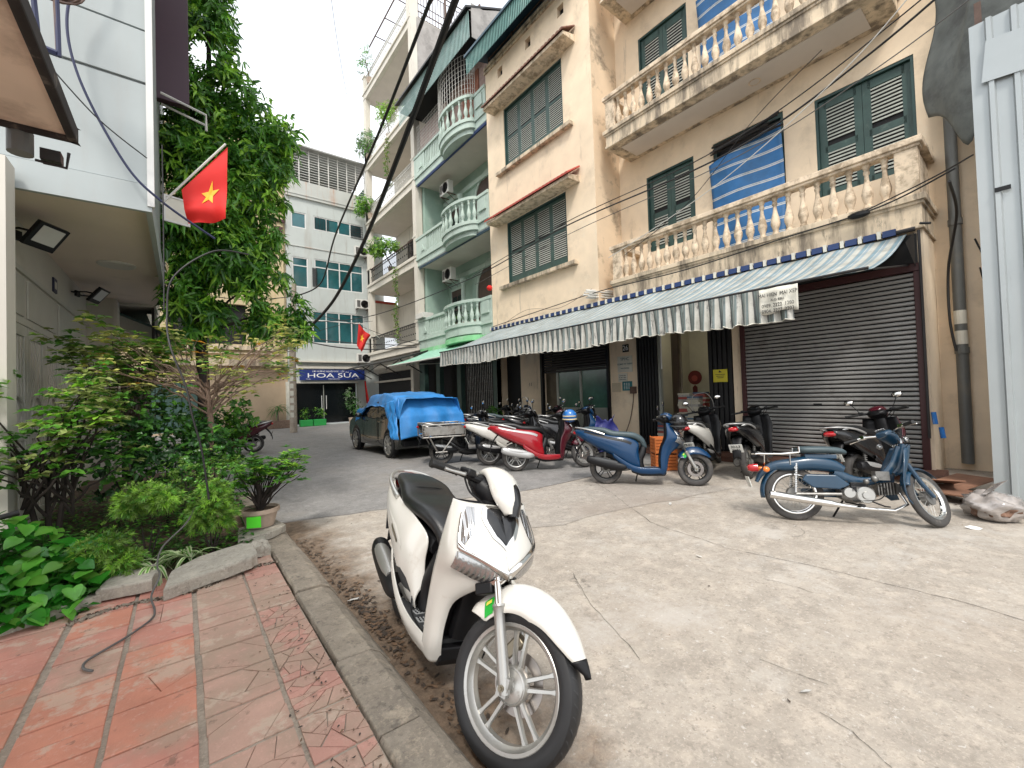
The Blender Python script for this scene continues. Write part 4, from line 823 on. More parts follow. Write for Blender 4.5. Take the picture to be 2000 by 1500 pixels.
mb = MB(); mb.box(4.1,4.5,25.95,26.1,4.4,15.7); mb.box(-.9,-.55,25.95,26.1,4.4,15.7); mb.build('pilaster', 'yellow_plaster', yb)
mb = MB(); mb.prism([(4.15,10.35),(4.45,10.35),(4.5,11.1),(4.1,11.1)], 'y', 25.93, 25.96); mb.lathe([(.22,-.02),(.22,.02)], (4.3,25.94,14.6), ax='y', n=16); mb.build('motif', 'maroon', yb); mb = MB(); mb.box(3.9,4.6,25.85,26,11.35,11.5); mb.box(3.9,4.6,25.85,26,15.3,15.4); mb.build('band', 'maroon', yb)
mb = MB(); mb.box(1.9,4.62,25.98,26.09,.1,2.3); mb.build('wall_panel', 'tan_wall', yb)
mb = MB(); [mb.box(-2+k*.33,-1.7+k*.33,26.1,26.14,.1,2.6) for k in range(8)]; mb.build('teal_shutter', 'green_shutter', yb)
mb = MB(); mb.box(4.48,4.92,25.8,26.1,.1,2.5); mb.build('pillar', 'sign_white', yb)
# ------------------------------------------------------------------ left house
M('left_wall', (.58,.55,.49), .8, var=.06, vs=1.2, dirt=(.3,.27,.22), ds=1.5, lo=.58, da=.4)
M('left_soffit', (.78,.67,.58), .8, var=.05, vs=1, dirt=(.36,.29,.23), ds=1, lo=.6, da=.5)
M('panel_grey', (.34,.375,.375), .55, var=.06, vs=1.2, dirt=(.34,.33,.31), ds=1.2, lo=.54, da=.6, streak=True)
M('door_paint', (.50,.485,.43), .6, var=.06, vs=3, dirt=(.25,.22,.18), ds=3, lo=.6, da=.4)
M('stained_soffit', (.74,.60,.48), .85, var=.10, vs=1.1, dirt=(.25,.17,.12), ds=1.6, lo=.50, da=.6)
lh = thing('left_house', 'grey panelled house on the left with a deep beige soffit over white folding doors', 'house', (-1.5,8.5,0), world=True)
LX = -1.42
mb = MB(); mb.box(-4,-.24,5.56,11.6,3.60,3.66); mb.build('soffit', 'left_soffit', lh)
mb = MB(); mb.box(-4,-.22,5.55,5.60,3.45,3.72); mb.box(-.27,-.22,5.6,11.6,3.45,3.72); mb.build('fascia', 'panel_grey', lh)
# panelled upper wall
z = 3.72; ph_ = [1.05,.55,.42,1.5,1.2,1.4,1.4,1.4]
mb = MB(); mb.box(-4,-.25,5.60,11.6,3.66,13.0); mb.build('upper_block', 'panel_grey', lh)
for k, h in enumerate(ph_):
    for x0, x1 in ((-3.6,-1.42),(-1.41,-.235)):
        mb = MB(); mb.box(x0,x1,5.575-.008*(k % 2),5.598,z+.012,z+h-.012); mb.build('wall_panel', 'panel_grey', lh, bevel=.003)
    z += h
mb = MB(); mb.box(-.255,-.20,5.53,5.60,3.5,13); mb.build('corner_strip', 'white_frame', lh)
mb = MB(); mb.box(LX-.3,LX,5.5,11.6,0,3.6); mb.build('door_wall', 'left_wall', lh)
mb = MB(); mb.box(LX-.3,LX+.29,5.25,5.5,0,3.6); mb.build('pilaster', 'left_wall', lh)
mb = MB(); mb.box(LX,LX+.03,5.5,11.2,3.02,3.08); mb.box(LX,LX+.05,5.5,10.2,2.42,2.50); mb.build('moulding', 'door_paint', lh, bevel=.005)
for k in range(3): mb = MB(); mb.box(LX,LX+.02,5.75+k*1.55,7.15+k*1.55,2.54,2.98); mb.build('transom_panel', 'door_paint', lh, bevel=.006)
for k in range(6):
    y = 5.6+k*.77; lf = MB(); lf.box(LX+.005,LX+.04,y,y+.09,.1,2.42); lf.box(LX+.005,LX+.04,y+.66,y+.75,.1,2.42); lf.box(LX+.005,LX+.04,y+.09,y+.66,2.3,2.42); lf.box(LX+.005,LX+.04,y+.09,y+.66,.1,.3); lf.box(LX+.005,LX+.04,y+.09,y+.66,1.15,1.25)
    lf = lf.build('door_leaf', 'door_paint', lh, bevel=.004)
    mb = MB(); [mb.box(LX+.004,LX+.018+.006*(q % 2),y+.09+q*.057,y+.09+q*.057+.05,.3,2.3) for q in range(10)]; mb.build('ribbed_panel', 'left_wall', lf)
    mb = MB(); cyy = y+.375; mb.tube([(LX+.035,cyy+.26*math.cos(a*math.pi/10),1.30+.34*math.sin(a*math.pi/10)) for a in range(11)], .018, 5); mb.build('arch_trim', 'door_paint', lf)
lv = MB(); [lv.box(LX+.01,LX+.05,10.25,10.75,.5+k*.075,.5+k*.075+.045) for k in range(27)]; lv.box(LX,LX+.01,10.22,10.78,.4,2.6); lv = lv.build('louvre_vent', 'door_paint', lh); lv['kind'] = 'stuff'
mb = MB(); mb.box(LX,-1.0,11.25,11.45,0,3.6); mb.box(-1.04,-.98,11.2,11.5,0,3.55); mb.build('end_wall', 'left_wall', lh)
mb = MB(); mb.lathe([(.20,3.575),(.22,3.59),(.22,3.6)], (-.75,8.5,0), n=28); mb.build('ceiling_light', 'white_plastic', lh)
mb = MB(); mb.box(LX,LX+.02,8.55,8.75,3.13,3.33); mb.build('small_plaque', 'cable_blue', lh); mb = MB(); mb.box(LX+.02,LX+.024,8.60,8.70,3.18,3.28); mb.build('plaque_print', 'sign_white', lh)
# floodlights
def flood(label, loc, rz, s=1):
    t = thing('floodlight', label, 'floodlight', loc, rz); t.scale = (s,s,s)
    q = Matrix.Rotation(R_(-52), 3, 'Y')
    mb = MB(); mb.cb((.30,0,-.02), (.30,.34,.045), q); mb.cb((.28,0,.0), (.2,.2,.06), q); mb.build('housing', 'black_plastic', t, bevel=.008)
    mb = MB(); mb.cb(Vector((.30,0,-.02))+q @ Vector((.02,0,-.024)), (.20,.25,.004), q); mb.build('lens', 'white_frame', t)
    mb = MB(); mb.box(-.0,.03,-.06,.06,-.05,.05); mb.tube([(0,-.15,0),(.22,-.19,0),(.3,-.175,-.02)], .012, 5); mb.tube([(0,.15,0),(.22,.19,0),(.3,.175,-.02)], .012, 5); mb.tube([(0.01,-.15,0),(.01,.15,0)], .015, 5); mb.build('bracket', 'black_plastic', t); return t
flood('larger black floodlight high on the left wall nearer the camera', (LX+.02,6.75,3.36), R_(-30), 1.0); flood('smaller black floodlight at the far end of the left soffit', (LX+.05,9.9,3.38), R_(-15), .95)
# house beyond
l2 = thing('dark_shop', 'dark fronted shop under a low awning beyond the left house', 'shop', (-1,15,0), world=True)
mb = MB(); mb.box(-4,-.9,11.65,20,0,2.4); mb.box(-.5,-.45,11.7,14,2.25,3.55); mb.build('dark_front', 'gate_black', l2)
mb = MB(); mb.prism([(-1.3,3.5),(-.30,3.05),(-.30,3.10),(-1.3,3.56)], 'y', 11.8, 14.8); mb.build('awning_sheet', 'green_frame', l2)
mb = MB(); mb.box(-4,-.62,11.65,20,3.56,12.5); mb.box(-.62,-.42,11.65,12.6,3.56,8.2); mb.build('upper_wall', 'cream_plaster', l2)
mb = MB()
for zz in (4.2,6.2,8.2): mb.box(-.64,-.56,13.1,15,zz,zz+1.3)
mb.build('window', 'glass_dark', l2)
# open casements on the upper left house
for loc, nm in (((-.20,6.6,7.6),'topmost'),((-.18,7.2,3.95),'lower')):
    t = thing('casement_window', nm+' white framed casement opened out from the left house', 'window', loc, R_(20))
    fr = MB(); fr.box(0,.50,-.02,.02,0,.05); fr.box(0,.50,-.02,.02,.75,.8); fr.box(0,.05,-.02,.02,.05,.75); fr.box(.45,.5,-.02,.02,.05,.75); fr.build('frame', 'white_frame', t); mb = MB(); mb.box(.05,.45,-.004,.004,.05,.75); mb.build('pane', 'sign_white', t); t.scale = (.62,.62,.45) if nm == 'lower' else (.8,.8,.9)
# dark purple banner sign
M('purple_dark', (.035,.008,.02), .5, var=.1)
pb = MB(); pb.box(-.30,.14,8.0,8.12,6.05,13.0); tag(pb.build('banner_sign', 'purple_dark', bevel=.01), 'tall dark purple signboard projecting from the left house', 'sign')
mb = MB(); mb.tube([(-.2,7.9,6.08),(.34,7.9,5.95),(.34,7.9,5.7)], .018, 5); mb.tube([(-.2,8.2,6.08),(.34,8.2,5.95)], .018, 5); tag(mb.build('bracket_frame', 'iron_white'), 'thin white metal bracket sticking out under the purple sign', 'bracket')
# near neighbour slab at top left
nb = thing('neighbour_balcony', 'stained concrete balcony slab jutting in at the top left corner', 'balcony', (-1.5,1,3), world=True)
mb = MB(); mb.box(-4,-.47,-3,3.30,3.0,3.06); mb.build('soffit', 'stained_soffit', nb)
mb = MB(); mb.box(-4,-.47,-3,3.31,3.06,3.12); mb.box(-.485,-.445,-3,3.33,2.975,3.07); mb.box(-4,-.445,3.29,3.33,2.975,3.07); M('mould_black', (.025,.02,.018), .9, var=.4, vs=6, dirt=(.3,.25,.2), ds=6, lo=.55, da=.6); mb.build('slab_edge', 'mould_black', nb, bevel=.01)
mb = MB(); mb.tube([(-.67,3.36,2.99),(-.67,3.36,2.87)], .05, 14); mb.build('pipe_stub', 'pipe_grey', nb); mb = MB(); mb.box(-.60,-.52,3.36,3.44,2.87,2.93); mb.tube([(-.62,3.38,2.86),(-.50,3.38,2.85),(-.49,3.38,2.94)], .008, 5); mb.build('junction_box', 'iron_dark', nb)
mb = MB(); mb.box(-4,-1.25,3.40,3.6,0,2.96); mb.build('side_wall', 'left_wall', nb)
# ------------------------------------------------------------------ flags
def star_mat(name, mesh_uv=True): pass
M('star_yellow', (.80,.42,.02), .6, var=0)
def flag(label, poleA, poleB, corner, drape, sc=1.):
    """pole from A to B; cloth hangs from the upper part; drape = list of 4 corner points (pole top, pole low, outer low, outer top)"""
    t = thing('flag', label, 'flag', poleA, 0, 'red flags with a yellow star')
    o = Vector(poleA)
    mb = MB(); mb.tube([Vector((0,0,0)), Vector(poleB)-o], .012*sc, 6); mb.build('pole', 'iron_white', t)
    P = [Vector(p)-o for p in drape]; nrm = (P[1]-P[0]).cross(P[3]-P[0]).normalized()
    def cf(u, v):
        a = P[0].lerp(P[1], v); b = P[3].lerp(P[2], v); p = a.lerp(b, u); p += nrm*(.05*math.sin(u*9+v*3)+.03*math.sin(v*8+u*2))*sc*u; p.z -= .04*sc*math.sin(u*3.14); return p
    mb = MB(); mb.grid(lambda u, v: tuple(cf(u, v)), 24, 18); c = mb.build('cloth', 'red_cloth', t, smooth=True)
    mb = MB(); pts = []; cu, cv = .47, .42
    for side in (-1, 1):
        vs = [tuple(cf(cu, cv)+nrm*.006*side)]; 
        for k in range(10):
            r = .20 if k % 2 == 0 else .078; a = -math.pi/2+k*math.pi/5; vs.append(tuple(cf(cu+r*math.cos(a), cv+r*1.15*math.sin(a))+nrm*.006*side))
        mb.add(vs, [(0, i+1, (i+1) % 10+1) for i in range(10)])
    mb.build('star', 'star_yellow', c)
    return t
flag('large red flag with a yellow star in front of the tall tree', (-.16,6,3.72), (.44,5.92,4.56), None, [(.46,5.94,4.54),(.02,5.98,3.92),(.07,5.95,3.55),(.43,5.90,3.64)])
flag('small red flag with a yellow star over the blue shop sign', (6.9,18.2,4.1), (5.95,18,4.7), None, [(5.93,18,4.66),(5.83,18,3.72),(6.06,18,3.46),(6.42,18.05,4.18)], 1.2)
mb = MB(); mb.grid(lambda u, v: (8.55+.16*v-.06*math.cos(u*6)*v+.10*u, 25.2+.03*math.sin(u*9), 2.5-1.35*v), 8, 10); tag(mb.build('furled_flag', 'red_cloth', smooth=True, solid=.01), 'furled red flag hanging beside the glass shop door', 'flag')
# ------------------------------------------------------------------ utility pole and cables
up = thing('utility_pole', 'concrete utility pole with tangled black cables in front of the grey building', 'pole', (4.0,21.5,0))
mb = MB(); mb.tube([(0,0,0),(0.02,0,3.6),(.15,0,6.9)], [.16,.14,.10], 12); mb.build('shaft', 'mortar', up, smooth=True)
mb = MB()
for k in range(7): mb.box(-.15,.0,-.165,-.155,.7+k*.33,.92+k*.33)
mb.build('pasted_notices', 'sign_white', up)['kind'] = 'stuff'
mb = MB(); rv = random.Random(9)
for k in range(26):
    a = Vector((.1,-.1,4.3+rv.uniform(-.3,1.1))); pts = []; r = rv.uniform(.15,.4); ox, oz = rv.uniform(-.4,.5), rv.uniform(-.2,.8)
    for q in range(13): an = q/12*2*math.pi*rv.uniform(.98,1.02); pts.append((ox+r*math.cos(an), -.15+rv.uniform(-.05,.05), 4.2+oz+r*1.3*math.sin(an)))
    mb.tube(pts, .014, 4)
mb.build('coiled_cables', 'cable', up)['kind'] = 'stuff'
def cable(label, pts, r, mat='cable', n=14, sag=0, cat='cable', group=None, name='cable', k=6):
    pp = cr(pts, n) if len(pts) > 2 else [Vector(pts[0]).lerp(Vector(pts[1]), i/n)-Vector((0,0,sag*4*(i/n)*(1-i/n))) for i in range(n+1)]
    mb = MB(); mb.tube(pp, r, k); o = mb.build(name, mat, smooth=True); return tag(o, label, cat, group)
cable('thick black overhead cable bundle, the lower of the two crossing the sky', [(3.35,5.3,7.55),(3.9,9.0,6.85),(4.6,13.5,6.35),(4.75,17.5,5.35),(4.3,20.6,4.45)], .058, k=8)
cable('upper thick black overhead cable crossing the sky', [(2.95,5.35,7.35),(3.5,9.0,7.35),(4.5,16.0,7.5),(4.95,20,6.7),(4.2,21.4,6.3)], .030, k=8)
cable('long black cable running from the flagged pole past the green balconies to the right', [(4.3,21.4,5.1),(6.4,18,5.0),(8.4,13,5.75),(8.3,8.0,6.0),(8.2,3.7,5.9),(7.9,1.4,6.25),(7.6,-.6,7.0)], .016)
cable('second black cable just above it across the louvred bay windows', [(8.5,13,5.85),(8.35,8.0,6.13),(8.25,3.8,6.1),(7.8,1.0,6.5),(7.5,-1,7.3)], .010)
cable('third thin cable below it on the beige facade', [(8.6,13,5.55),(8.5,8,5.85),(8.3,3.7,5.80),(7.9,1.3,6.0),(7.6,-.8,6.6)], .008, 'cable_grey')
cable('pale white cable sweeping up past the right louvred window', [(8.7,6.9,4.9),(8.6,5.6,5.15),(8.3,3.6,5.55),(7.8,1.6,6.2),(7.3,.2,7.0)], .008, 'white_plastic')
cable('cable drooping along the lower balcony edge', [(8.85,12.4,3.9),(8.85,9.6,4.05),(8.85,7.2,4.15),(8.88,5,4.12),(8.88,3,4.22),(8.88,1.6,4.30),(8.5,.7,4.42)], .012, 'cable')
cable('thin cable looping from the balcony corner to the netting', [(8.9,2.0,4.25),(8.6,1.0,4.4),(8.0,.5,4.35)], .010, 'cable')
cable('slack brown cable under the lower bay window sill', [(8.94,12.3,3.75),(8.94,10.6,4.2),(8.94,9.0,4.0),(8.94,7.7,4.3)], .006, 'cable_brown')
cable('diagonal cable from the tarp pole bundle to the upper lines', [(9.0,6.6,4.95),(8.9,4.8,5.6),(8.9,3.4,6.7),(8.7,2.2,7.2)], .007, 'cable')
cable('black cable hanging in a long loop beside the drainpipe', [(8.3,.75,4.2),(9.3,.78,4.0),(9.85,.95,3.3),(9.88,.97,2.5),(9.9,.92,1.95)], .018, 'cable')
cable('wire hooked on the right wall near the drainpipe', [(9.9,.65,3.7),(10.0,.45,3.0),(10.0,.35,2.85),(10.0,.55,2.95),(10.0,.62,3.25)], .012, 'cable')
jb = MB(); jb.ball((8.86,1.85,4.26), .10, 10, (.7,1.6,.6)); tag(jb.build('cable_joint', 'black_plastic', smooth=True), 'black cable joint box fixed under the right end of the balcony', 'joint box')
for i, (pts, r) in enumerate(([[(4.2,21.4,4.6),(5.2,20.5,4.2),(7.0,19.6,4.0),(8.9,18.9,3.95)], .022], [[(4.2,21.4,4.3),(5.6,20.4,3.9),(7.2,19.5,3.75),(8.9,18.7,3.85)], .03], [[(4.2,21.4,5.3),(2.6,22,5.1),(.5,22.5,5.2),(-.5,23,5.4)], .018], [[(4.2,21.4,4.9),(2.6,22,4.7),(.5,22.5,4.8),(-.5,23,4.9)], .018], [[(4.2,21.4,6.3),(2.2,21.8,6.0),(-.2,22.4,6.2)], .018], [[(4.3,21.3,5.6),(6.0,19.8,5.0),(7.5,18.8,4.3),(8.9,18.2,3.9)], .014], [[(4.3,21.3,4.4),(6.5,22.5,5.3),(8.9,24.5,6.0)], .012])):
    cable(['sagging cable from the pole to the white house, upper strand','thick sagging cable from the pole to the white house, lowest strand','cable leaving the pole leftwards behind the tree, middle strand','cable leaving the pole leftwards behind the tree, lowest strand','cable leaving the pole leftwards behind the tree, topmost strand','cable from the pole dropping to the green house fascia','short cable from the pole up to the grey building wall'][i], pts, r)
cable('faint thin wire running diagonally across the white sky', [(1.5,6,10.2),(3.6,12,11.2),(8.6,24,13.2)], .006, 'cable_grey')
# left side cables
cable('dark blue cable hanging down the grey panels of the left house', [(-.62,5.4,6.3),(-.60,5.4,5.7),(-.78,5.4,5.15),(-.72,5.4,4.55),(-.42,5.42,3.85),(-.15,5.45,3.55),(.3,5.6,3.3)], .012, 'cable_blue')
cable('thick dark cable stay running vertically at the top left', [(-.98,5.0,6.0),(-.94,5.0,5.2),(-.90,5.0,4.6)], .020, 'cable_blue')
cable('black cable looping from the soffit edge into the shrubs', [(.55,5.0,3.0),(.25,4.9,2.95),(-.05,4.85,2.65),(-.10,4.8,2.3),(-.08,4.6,2.0),(.02,4.5,1.65),(.06,4.45,1.4),(.12,4.4,1.1),(.16,4.3,.7)], .008, 'cable')
cable('thin wire hanging straight down from the soffit corner', [(-.13,5.4,4.1),(-.13,5.4,3.2),(-.13,5.2,2.4)], .006, 'cable')
cable('diagonal wire crossing the grey panels', [(-.95,5.35,4.6),(-.6,5.4,4.2),(-.25,5.45,3.95)], .006, 'cable')
rr_ = random.Random(4); mb = MB()
for k in range(9):
    r = rr_.uniform(.10,.16); c = Vector((-.80+rr_.uniform(-.03,.03), 4.95, 5.02)); mb.tube([c+Vector((r*1.15*math.cos(a*math.pi/10), rr_.uniform(-.02,.02), r*math.sin(a*math.pi/10))) for a in range(21)], .009, 5)
mb.tube([(-.79,4.95,4.9),(-.775,4.95,4.4)], .014, 5); tag(mb.build('cable_coil', 'cable_brown', smooth=True), 'brown coil of cable hanging in front of the grey panels', 'cable coil')
mb = MB(); mb.tube([(-.78,4.95,4.42),(-.92,4.95,4.44)], .025, 6); mb.tube([(-.78,4.95,4.9),(-.77,4.95,4.4)], .018, 6); tag(mb.build('insulator_bracket', 'cable_blue'), 'dark blue taped bracket below the cable coil', 'bracket')
# ------------------------------------------------------------------ motor scooters
M('pearl_white', (.60,.585,.54), .22, var=.03, vs=3, coat=.6, coord='O', dirt=(.40,.33,.26), ds=3, lo=.62, da=.35)
M('paint_blue', (.003,.032,.090), .3, var=.1, coat=.25, spec=.35, coord='O'); M('paint_red', (.30,.008,.015), .22, var=.1, coat=.6, coord='O')
M('paint_black', (.006,.006,.007), .25, var=.1, coat=.35, coord='O'); M('paint_wine', (.06,.006,.012), .25, var=.1, coat=.5, coord='O')
M('cub_blue', (.006,.034,.070), .3, var=.2, vs=4, coat=.3, coord='O', dirt=(.10,.12,.13), ds=6, lo=.58, da=.6)
M('seat_black', (.009,.010,.011), .36, var=.15, vs=6, coord='O', bump=.12, bs=220); M('seat_bluegrey', (.05,.075,.085), .5, var=.2, vs=5, coord='O')
M('tyre', (.013,.013,.014), .5, var=.2, vs=9, coord='O', dirt=(.07,.06,.05), ds=5, lo=.58, da=.3); M('tyre_dusty', (.045,.042,.04), .8, var=.25, vs=7, coord='O', dirt=(.16,.14,.12), ds=5, lo=.5, da=.6)
M('groove', (.045,.045,.045), .8, var=0)
M('rim_silver', (.48,.475,.45), .33, metal=.75, var=.06, vs=6, coord='O', dirt=(.2,.17,.13), ds=8, lo=.62, da=.4); M('rim_black', (.03,.03,.03), .4, metal=.4, var=.1)
M('chrome', (.72,.71,.69), .10, metal=1, var=.04, vs=4, coord='O'); M('fork_silver', (.40,.395,.375), .36, metal=.7, var=.06, coord='O'); M('engine_metal', (.20,.195,.185), .45, metal=.7, var=.25, vs=12, coord='O', dirt=(.05,.04,.03), ds=9, lo=.5, da=.6)
M('plastic_grey', (.030,.032,.034), .6, var=.12, vs=12, coord='O', bump=.1, bs=200); M('plastic_black', (.006,.006,.007), .45, var=.15, spec=.3, coord='O')
M('lens_red', (.35,.006,.01), .15, var=0, coat=.5); M('lens_amber', (.70,.18,.02), .2, var=0, coat=.5); M('lens_clear', (.40,.40,.40), .12, metal=.8, var=.2, vs=8, coord='O', coat=.8); _n, _l, _b = nodes_of(MATS['lens_clear']); _w = _n.new('ShaderNodeTexWave'); _w.inputs['Scale'].default_value = 16; _w.bands_direction = 'Y'; _l.new(_n.new('ShaderNodeTexCoord').outputs['Object'], _w.inputs['Vector']); _bp = _n.new('ShaderNodeBump'); _bp.inputs['Strength'].default_value = .35; _bp.inputs['Distance'].default_value = .01; _l.new(_w.outputs['Fac'], _bp.inputs['Height']); _l.new(_bp.outputs[0], _b.inputs['Normal'])
M('sticker_green', (.01,.34,.03), .4, var=0); M('sticker_yellow', (.65,.6,.08), .4, var=0); M('plate_white', (.62,.62,.58), .45, var=.08); M('silver_trim', (.46,.46,.45), .3, metal=.5, var=.06, coord='O')
M('disc_steel', (.30,.27,.25), .3, metal=.9, var=.1, coord='O'); M('mat_print', (.30,.31,.31), .5, var=.1)
M('bronze', (.22,.19,.14), .35, metal=.7, var=0)

add_dirt('pearl_white', (.42,.36,.29), 7, .60, .4, 0, .1, obj=True); add_dirt('seat_black', (.06,.055,.05), 9, .60, .3, 0, .1, obj=True); add_dirt('rim_silver', (.16,.13,.10), 14, .60, .5, 0, .1, obj=True)
def ring(cx, cz, tx, tz, hw, hh, n=16, p=2.4, cy=0, bend=0):
    nx_, nz_ = -tz, tx; out = []
    for k in range(n):
        a = 2*math.pi*k/n; c, s = math.cos(a), math.sin(a)
        y = hw*math.copysign(abs(c)**(2/p), c); h = hh*math.copysign(abs(s)**(2/p), s)-bend*(y/max(hw,1e-4))**2
        out.append((cx+nx_*h, cy+y, cz+nz_*h))
    return out
def sweep(mb, st, n=16, p=2.4, fine=3, cy=0, bend=0):
    """st: (x, z, half width, half height)"""
    P = cr([(s[0], s[1], 0) for s in st], fine); Q = cr([(s[2], s[3], s[4] if len(s) > 4 else bend) for s in st], fine); rings = []
    for i in range(len(P)):
        t = P[min(i+1, len(P)-1)]-P[max(i-1, 0)]; t = t.normalized() if t.length > 1e-6 else Vector((1,0,0))
        rings.append(ring(P[i].x, P[i].y, t.x, t.y, max(Q[i].x, .001), max(Q[i].y, .001), n, p, cy, Q[i].z))
    return mb.loft(rings)
class Surf:
    """bicubic surface through rows of points"""
    def __init__(s, rows, n=6):
        R1 = [cr(r, n) for r in rows]; m = len(R1[0]); cols = [cr([R1[i][j] for i in range(len(rows))], n) for j in range(m)]
        s.g = [[cols[j][i] for j in range(m)] for i in range(len(cols[0]))]; s.nu = len(s.g)-1; s.nv = m-1
    def at(s, u, v):
        a, b = max(0, min(u, .9999))*s.nu, max(0, min(v, .9999))*s.nv; i, j = int(a), int(b); fu, fv = a-i, b-j
        return (s.g[i][j]*(1-fu)+s.g[i+1][j]*fu)*(1-fv)+(s.g[i][j+1]*(1-fu)+s.g[i+1][j+1]*fu)*fv
    def nrm(s, u, v, flip=1):
        e = .02; a = s.at(min(u+e, 1), v)-s.at(max(u-e, 0), v); b = s.at(u, min(v+e, 1))-s.at(u, max(v-e, 0)); n = a.cross(b); return n.normalized()*flip if n.length > 0 else Vector((1,0,0))
    def add(s, mb, mir=1):
        vs = [(p.x, p.y*mir, p.z) for r in s.g for p in r]; w = s.nv+1; mb.add(vs, [(i*w+j, (i+1)*w+j, (i+1)*w+j+1, i*w+j+1) for i in range(s.nu) for j in range(s.nv)])
    def strip(s, mb, A, B, off, mir=1, n=10, m=4, flip=1, th=.004):
        """solid patch lying on the surface between two uv curves"""
        def ev(C, t):
            q = t*(len(C)-1); i = min(int(q), len(C)-2); f = q-i; return (C[i][0]*(1-f)+C[i+1][0]*f, C[i][1]*(1-f)+C[i+1][1]*f)
        for o_ in (off, off-th):
            vs = []
            for i in range(n+1):
                a, b = ev(A, i/n), ev(B, i/n)
                for j in range(m+1):
                    f = j/m; u, v = a[0]*(1-f)+b[0]*f, a[1]*(1-f)+b[1]*f; bul = off*.6*math.sin(math.pi*f)*math.sin(math.pi*i/n) if o_ == off else 0
                    p = s.at(u, v)+s.nrm(u, v, flip)*(o_+bul); vs.append((p.x, p.y*mir, p.z))
            mb.add(vs, [(i*(m+1)+j, (i+1)*(m+1)+j, (i+1)*(m+1)+j+1, i*(m+1)+j+1) for i in range(n) for j in range(m)])
def xf(mb, mat):
    mb.v = [tuple(mat @ Vector(v)) for v in mb.v]; return mb
def wheel(parent, c, R, w, rim_m, tyre_m, mat=None, style='twin', disc=None, name='wheel', hero=False, drum=False):
    mat = mat or Matrix.Identity(4); n = 56 if hero else 36
    def B(mb, nm, m, par_, sm=True): return xf(mb, mat).build(nm, m, par_, smooth=sm, ang=35)
    mb = MB(); k = w/.10
    prof = [(R-.078,-.036*k),(R-.062,-.047*k),(R-.036,-.051*k),(R-.016,-.044*k),(R-.005,-.028*k),(R,-.010*k),(R,.010*k),(R-.005,.028*k),(R-.016,.044*k),(R-.036,.051*k),(R-.062,.047*k),(R-.078,.036*k),(R-.082,0)]
    mb.lathe(prof+[prof[0]], c, 'y', n, cap=False); ty = B(mb, 'tyre', tyre_m, None); ty.name = name; par(ty, parent)
    if hero:
        mb = MB()
        for q in range(44):
            a0 = 2*math.pi*q/44
            for sg in (-1, 1):
                pts = []
                for t in range(5):
                    f = t/4; y = sg*(.008+.034*f)*k; r = R+.0006-(.0 if f < .3 else .020*((f-.3)/.7)**2); a = a0+sg*.03+.16*f*1.0; pts.append((r, y, a))
                for t in range(4):
                    (r0,y0,a),(r1,y1,b) = pts[t], pts[t+1]; d = .011
                    P_ = lambda r, y, a: (c[0]+r*math.cos(a), c[1]+y, c[2]+r*math.sin(a)); mb.add([P_(r0,y0,a),P_(r0,y0,a+d),P_(r1,y1,b+d),P_(r1,y1,b)], [(0,1,2,3)])
        B(mb, 'tread_grooves', 'groove', ty, False)['kind'] = 'stuff'
    ri = R-.078; mb = MB()
    mb.lathe([(ri+.012,-.040*k),(ri+.006,-.044*k),(ri-.006,-.040*k),(ri-.012,-.025*k),(ri-.022,-.014*k),(ri-.022,.014*k),(ri-.012,.025*k),(ri-.006,.040*k),(ri+.006,.044*k),(ri+.012,.040*k),(ri-.002,.0),(ri+.012,-.040*k)], c, 'y', n, cap=False)
    if style in ('twin', 'y5', 'car'):
        ns = {'twin': 5, 'y5': 5, 'car': 5}[style]
        for q in range(ns):
            a = 2*math.pi*q/ns+(.35 if hero else .1)
            for dv in (-.16, .16):
                h0, h1 = (.045, a+dv*1.9) if style != 'y5' else (.04, a), (ri-.012, a+dv*(.9 if style != 'y5' else 1.2)+.10)
                p0 = Vector((c[0]+h0[0]*math.cos(h0[1]), c[1], c[2]+h0[0]*math.sin(h0[1]))); p1 = Vector((c[0]+h1[0]*math.cos(h1[1]), c[1], c[2]+h1[0]*math.sin(h1[1])))
                d = (p1-p0).normalized(); s_ = Vector((-d.z,0,d.x)); rings = []
                for f, ww, tt in ((0,.011,.016),(.15,.009,.014),(.8,.0075,.011),(1,.014,.010)):
                    p = p0.lerp(p1, f); ww *= R/.283; rings.append([p+s_*ww*.7-Vector((0,tt,0)), p+s_*ww+Vector((0,-tt*.3,0)), p+s_*ww+Vector((0,tt*.3,0)), p+s_*ww*.7+Vector((0,tt,0)), p-s_*ww*.7+Vector((0,tt,0)), p-s_*ww+Vector((0,tt*.3,0)), p-s_*ww-Vector((0,tt*.3,0)), p-s_*ww*.7-Vector((0,tt,0))])
                mb.loft(rings)
    mb2 = MB()
    if style == 'wire':
        for q in range(36):
            a = 2*math.pi*q/36; b = a+(.55 if q % 2 else -.55); sg = 1 if q % 4 < 2 else -1
            mb2.tube([(c[0]+.035*math.cos(b), c[1]+.022*sg, c[2]+.035*math.sin(b)), (c[0]+(ri-.01)*math.cos(a), c[1], c[2]+(ri-.01)*math.sin(a))], .0018, 4)
        B(mb2, 'spokes', 'fork_silver', ty, False)['kind'] = 'stuff'
    rm = B(mb, 'rim', rim_m, ty)
    mb = MB(); hb = .072 if hero else .045
    mb.lathe([(.012,-.050*k),(.024,-.048*k),(.026,-.040*k),(hb*.7,-.036*k),(hb*.95,-.030*k),(hb,-.020*k),(hb*1.04,0),(hb*.9,.02*k),(hb*.6,.035*k),(.02,.04*k),(.012,.045*k)], c, 'y', 28)
    if hero:
        mb.lathe([(hb*.86,-.0345*k),(hb*.88,-.036*k),(hb*.92,-.0325*k)], c, 'y', 28, cap=False)
    B(mb, 'hub', rim_m if style != 'wire' else 'engine_metal', ty)
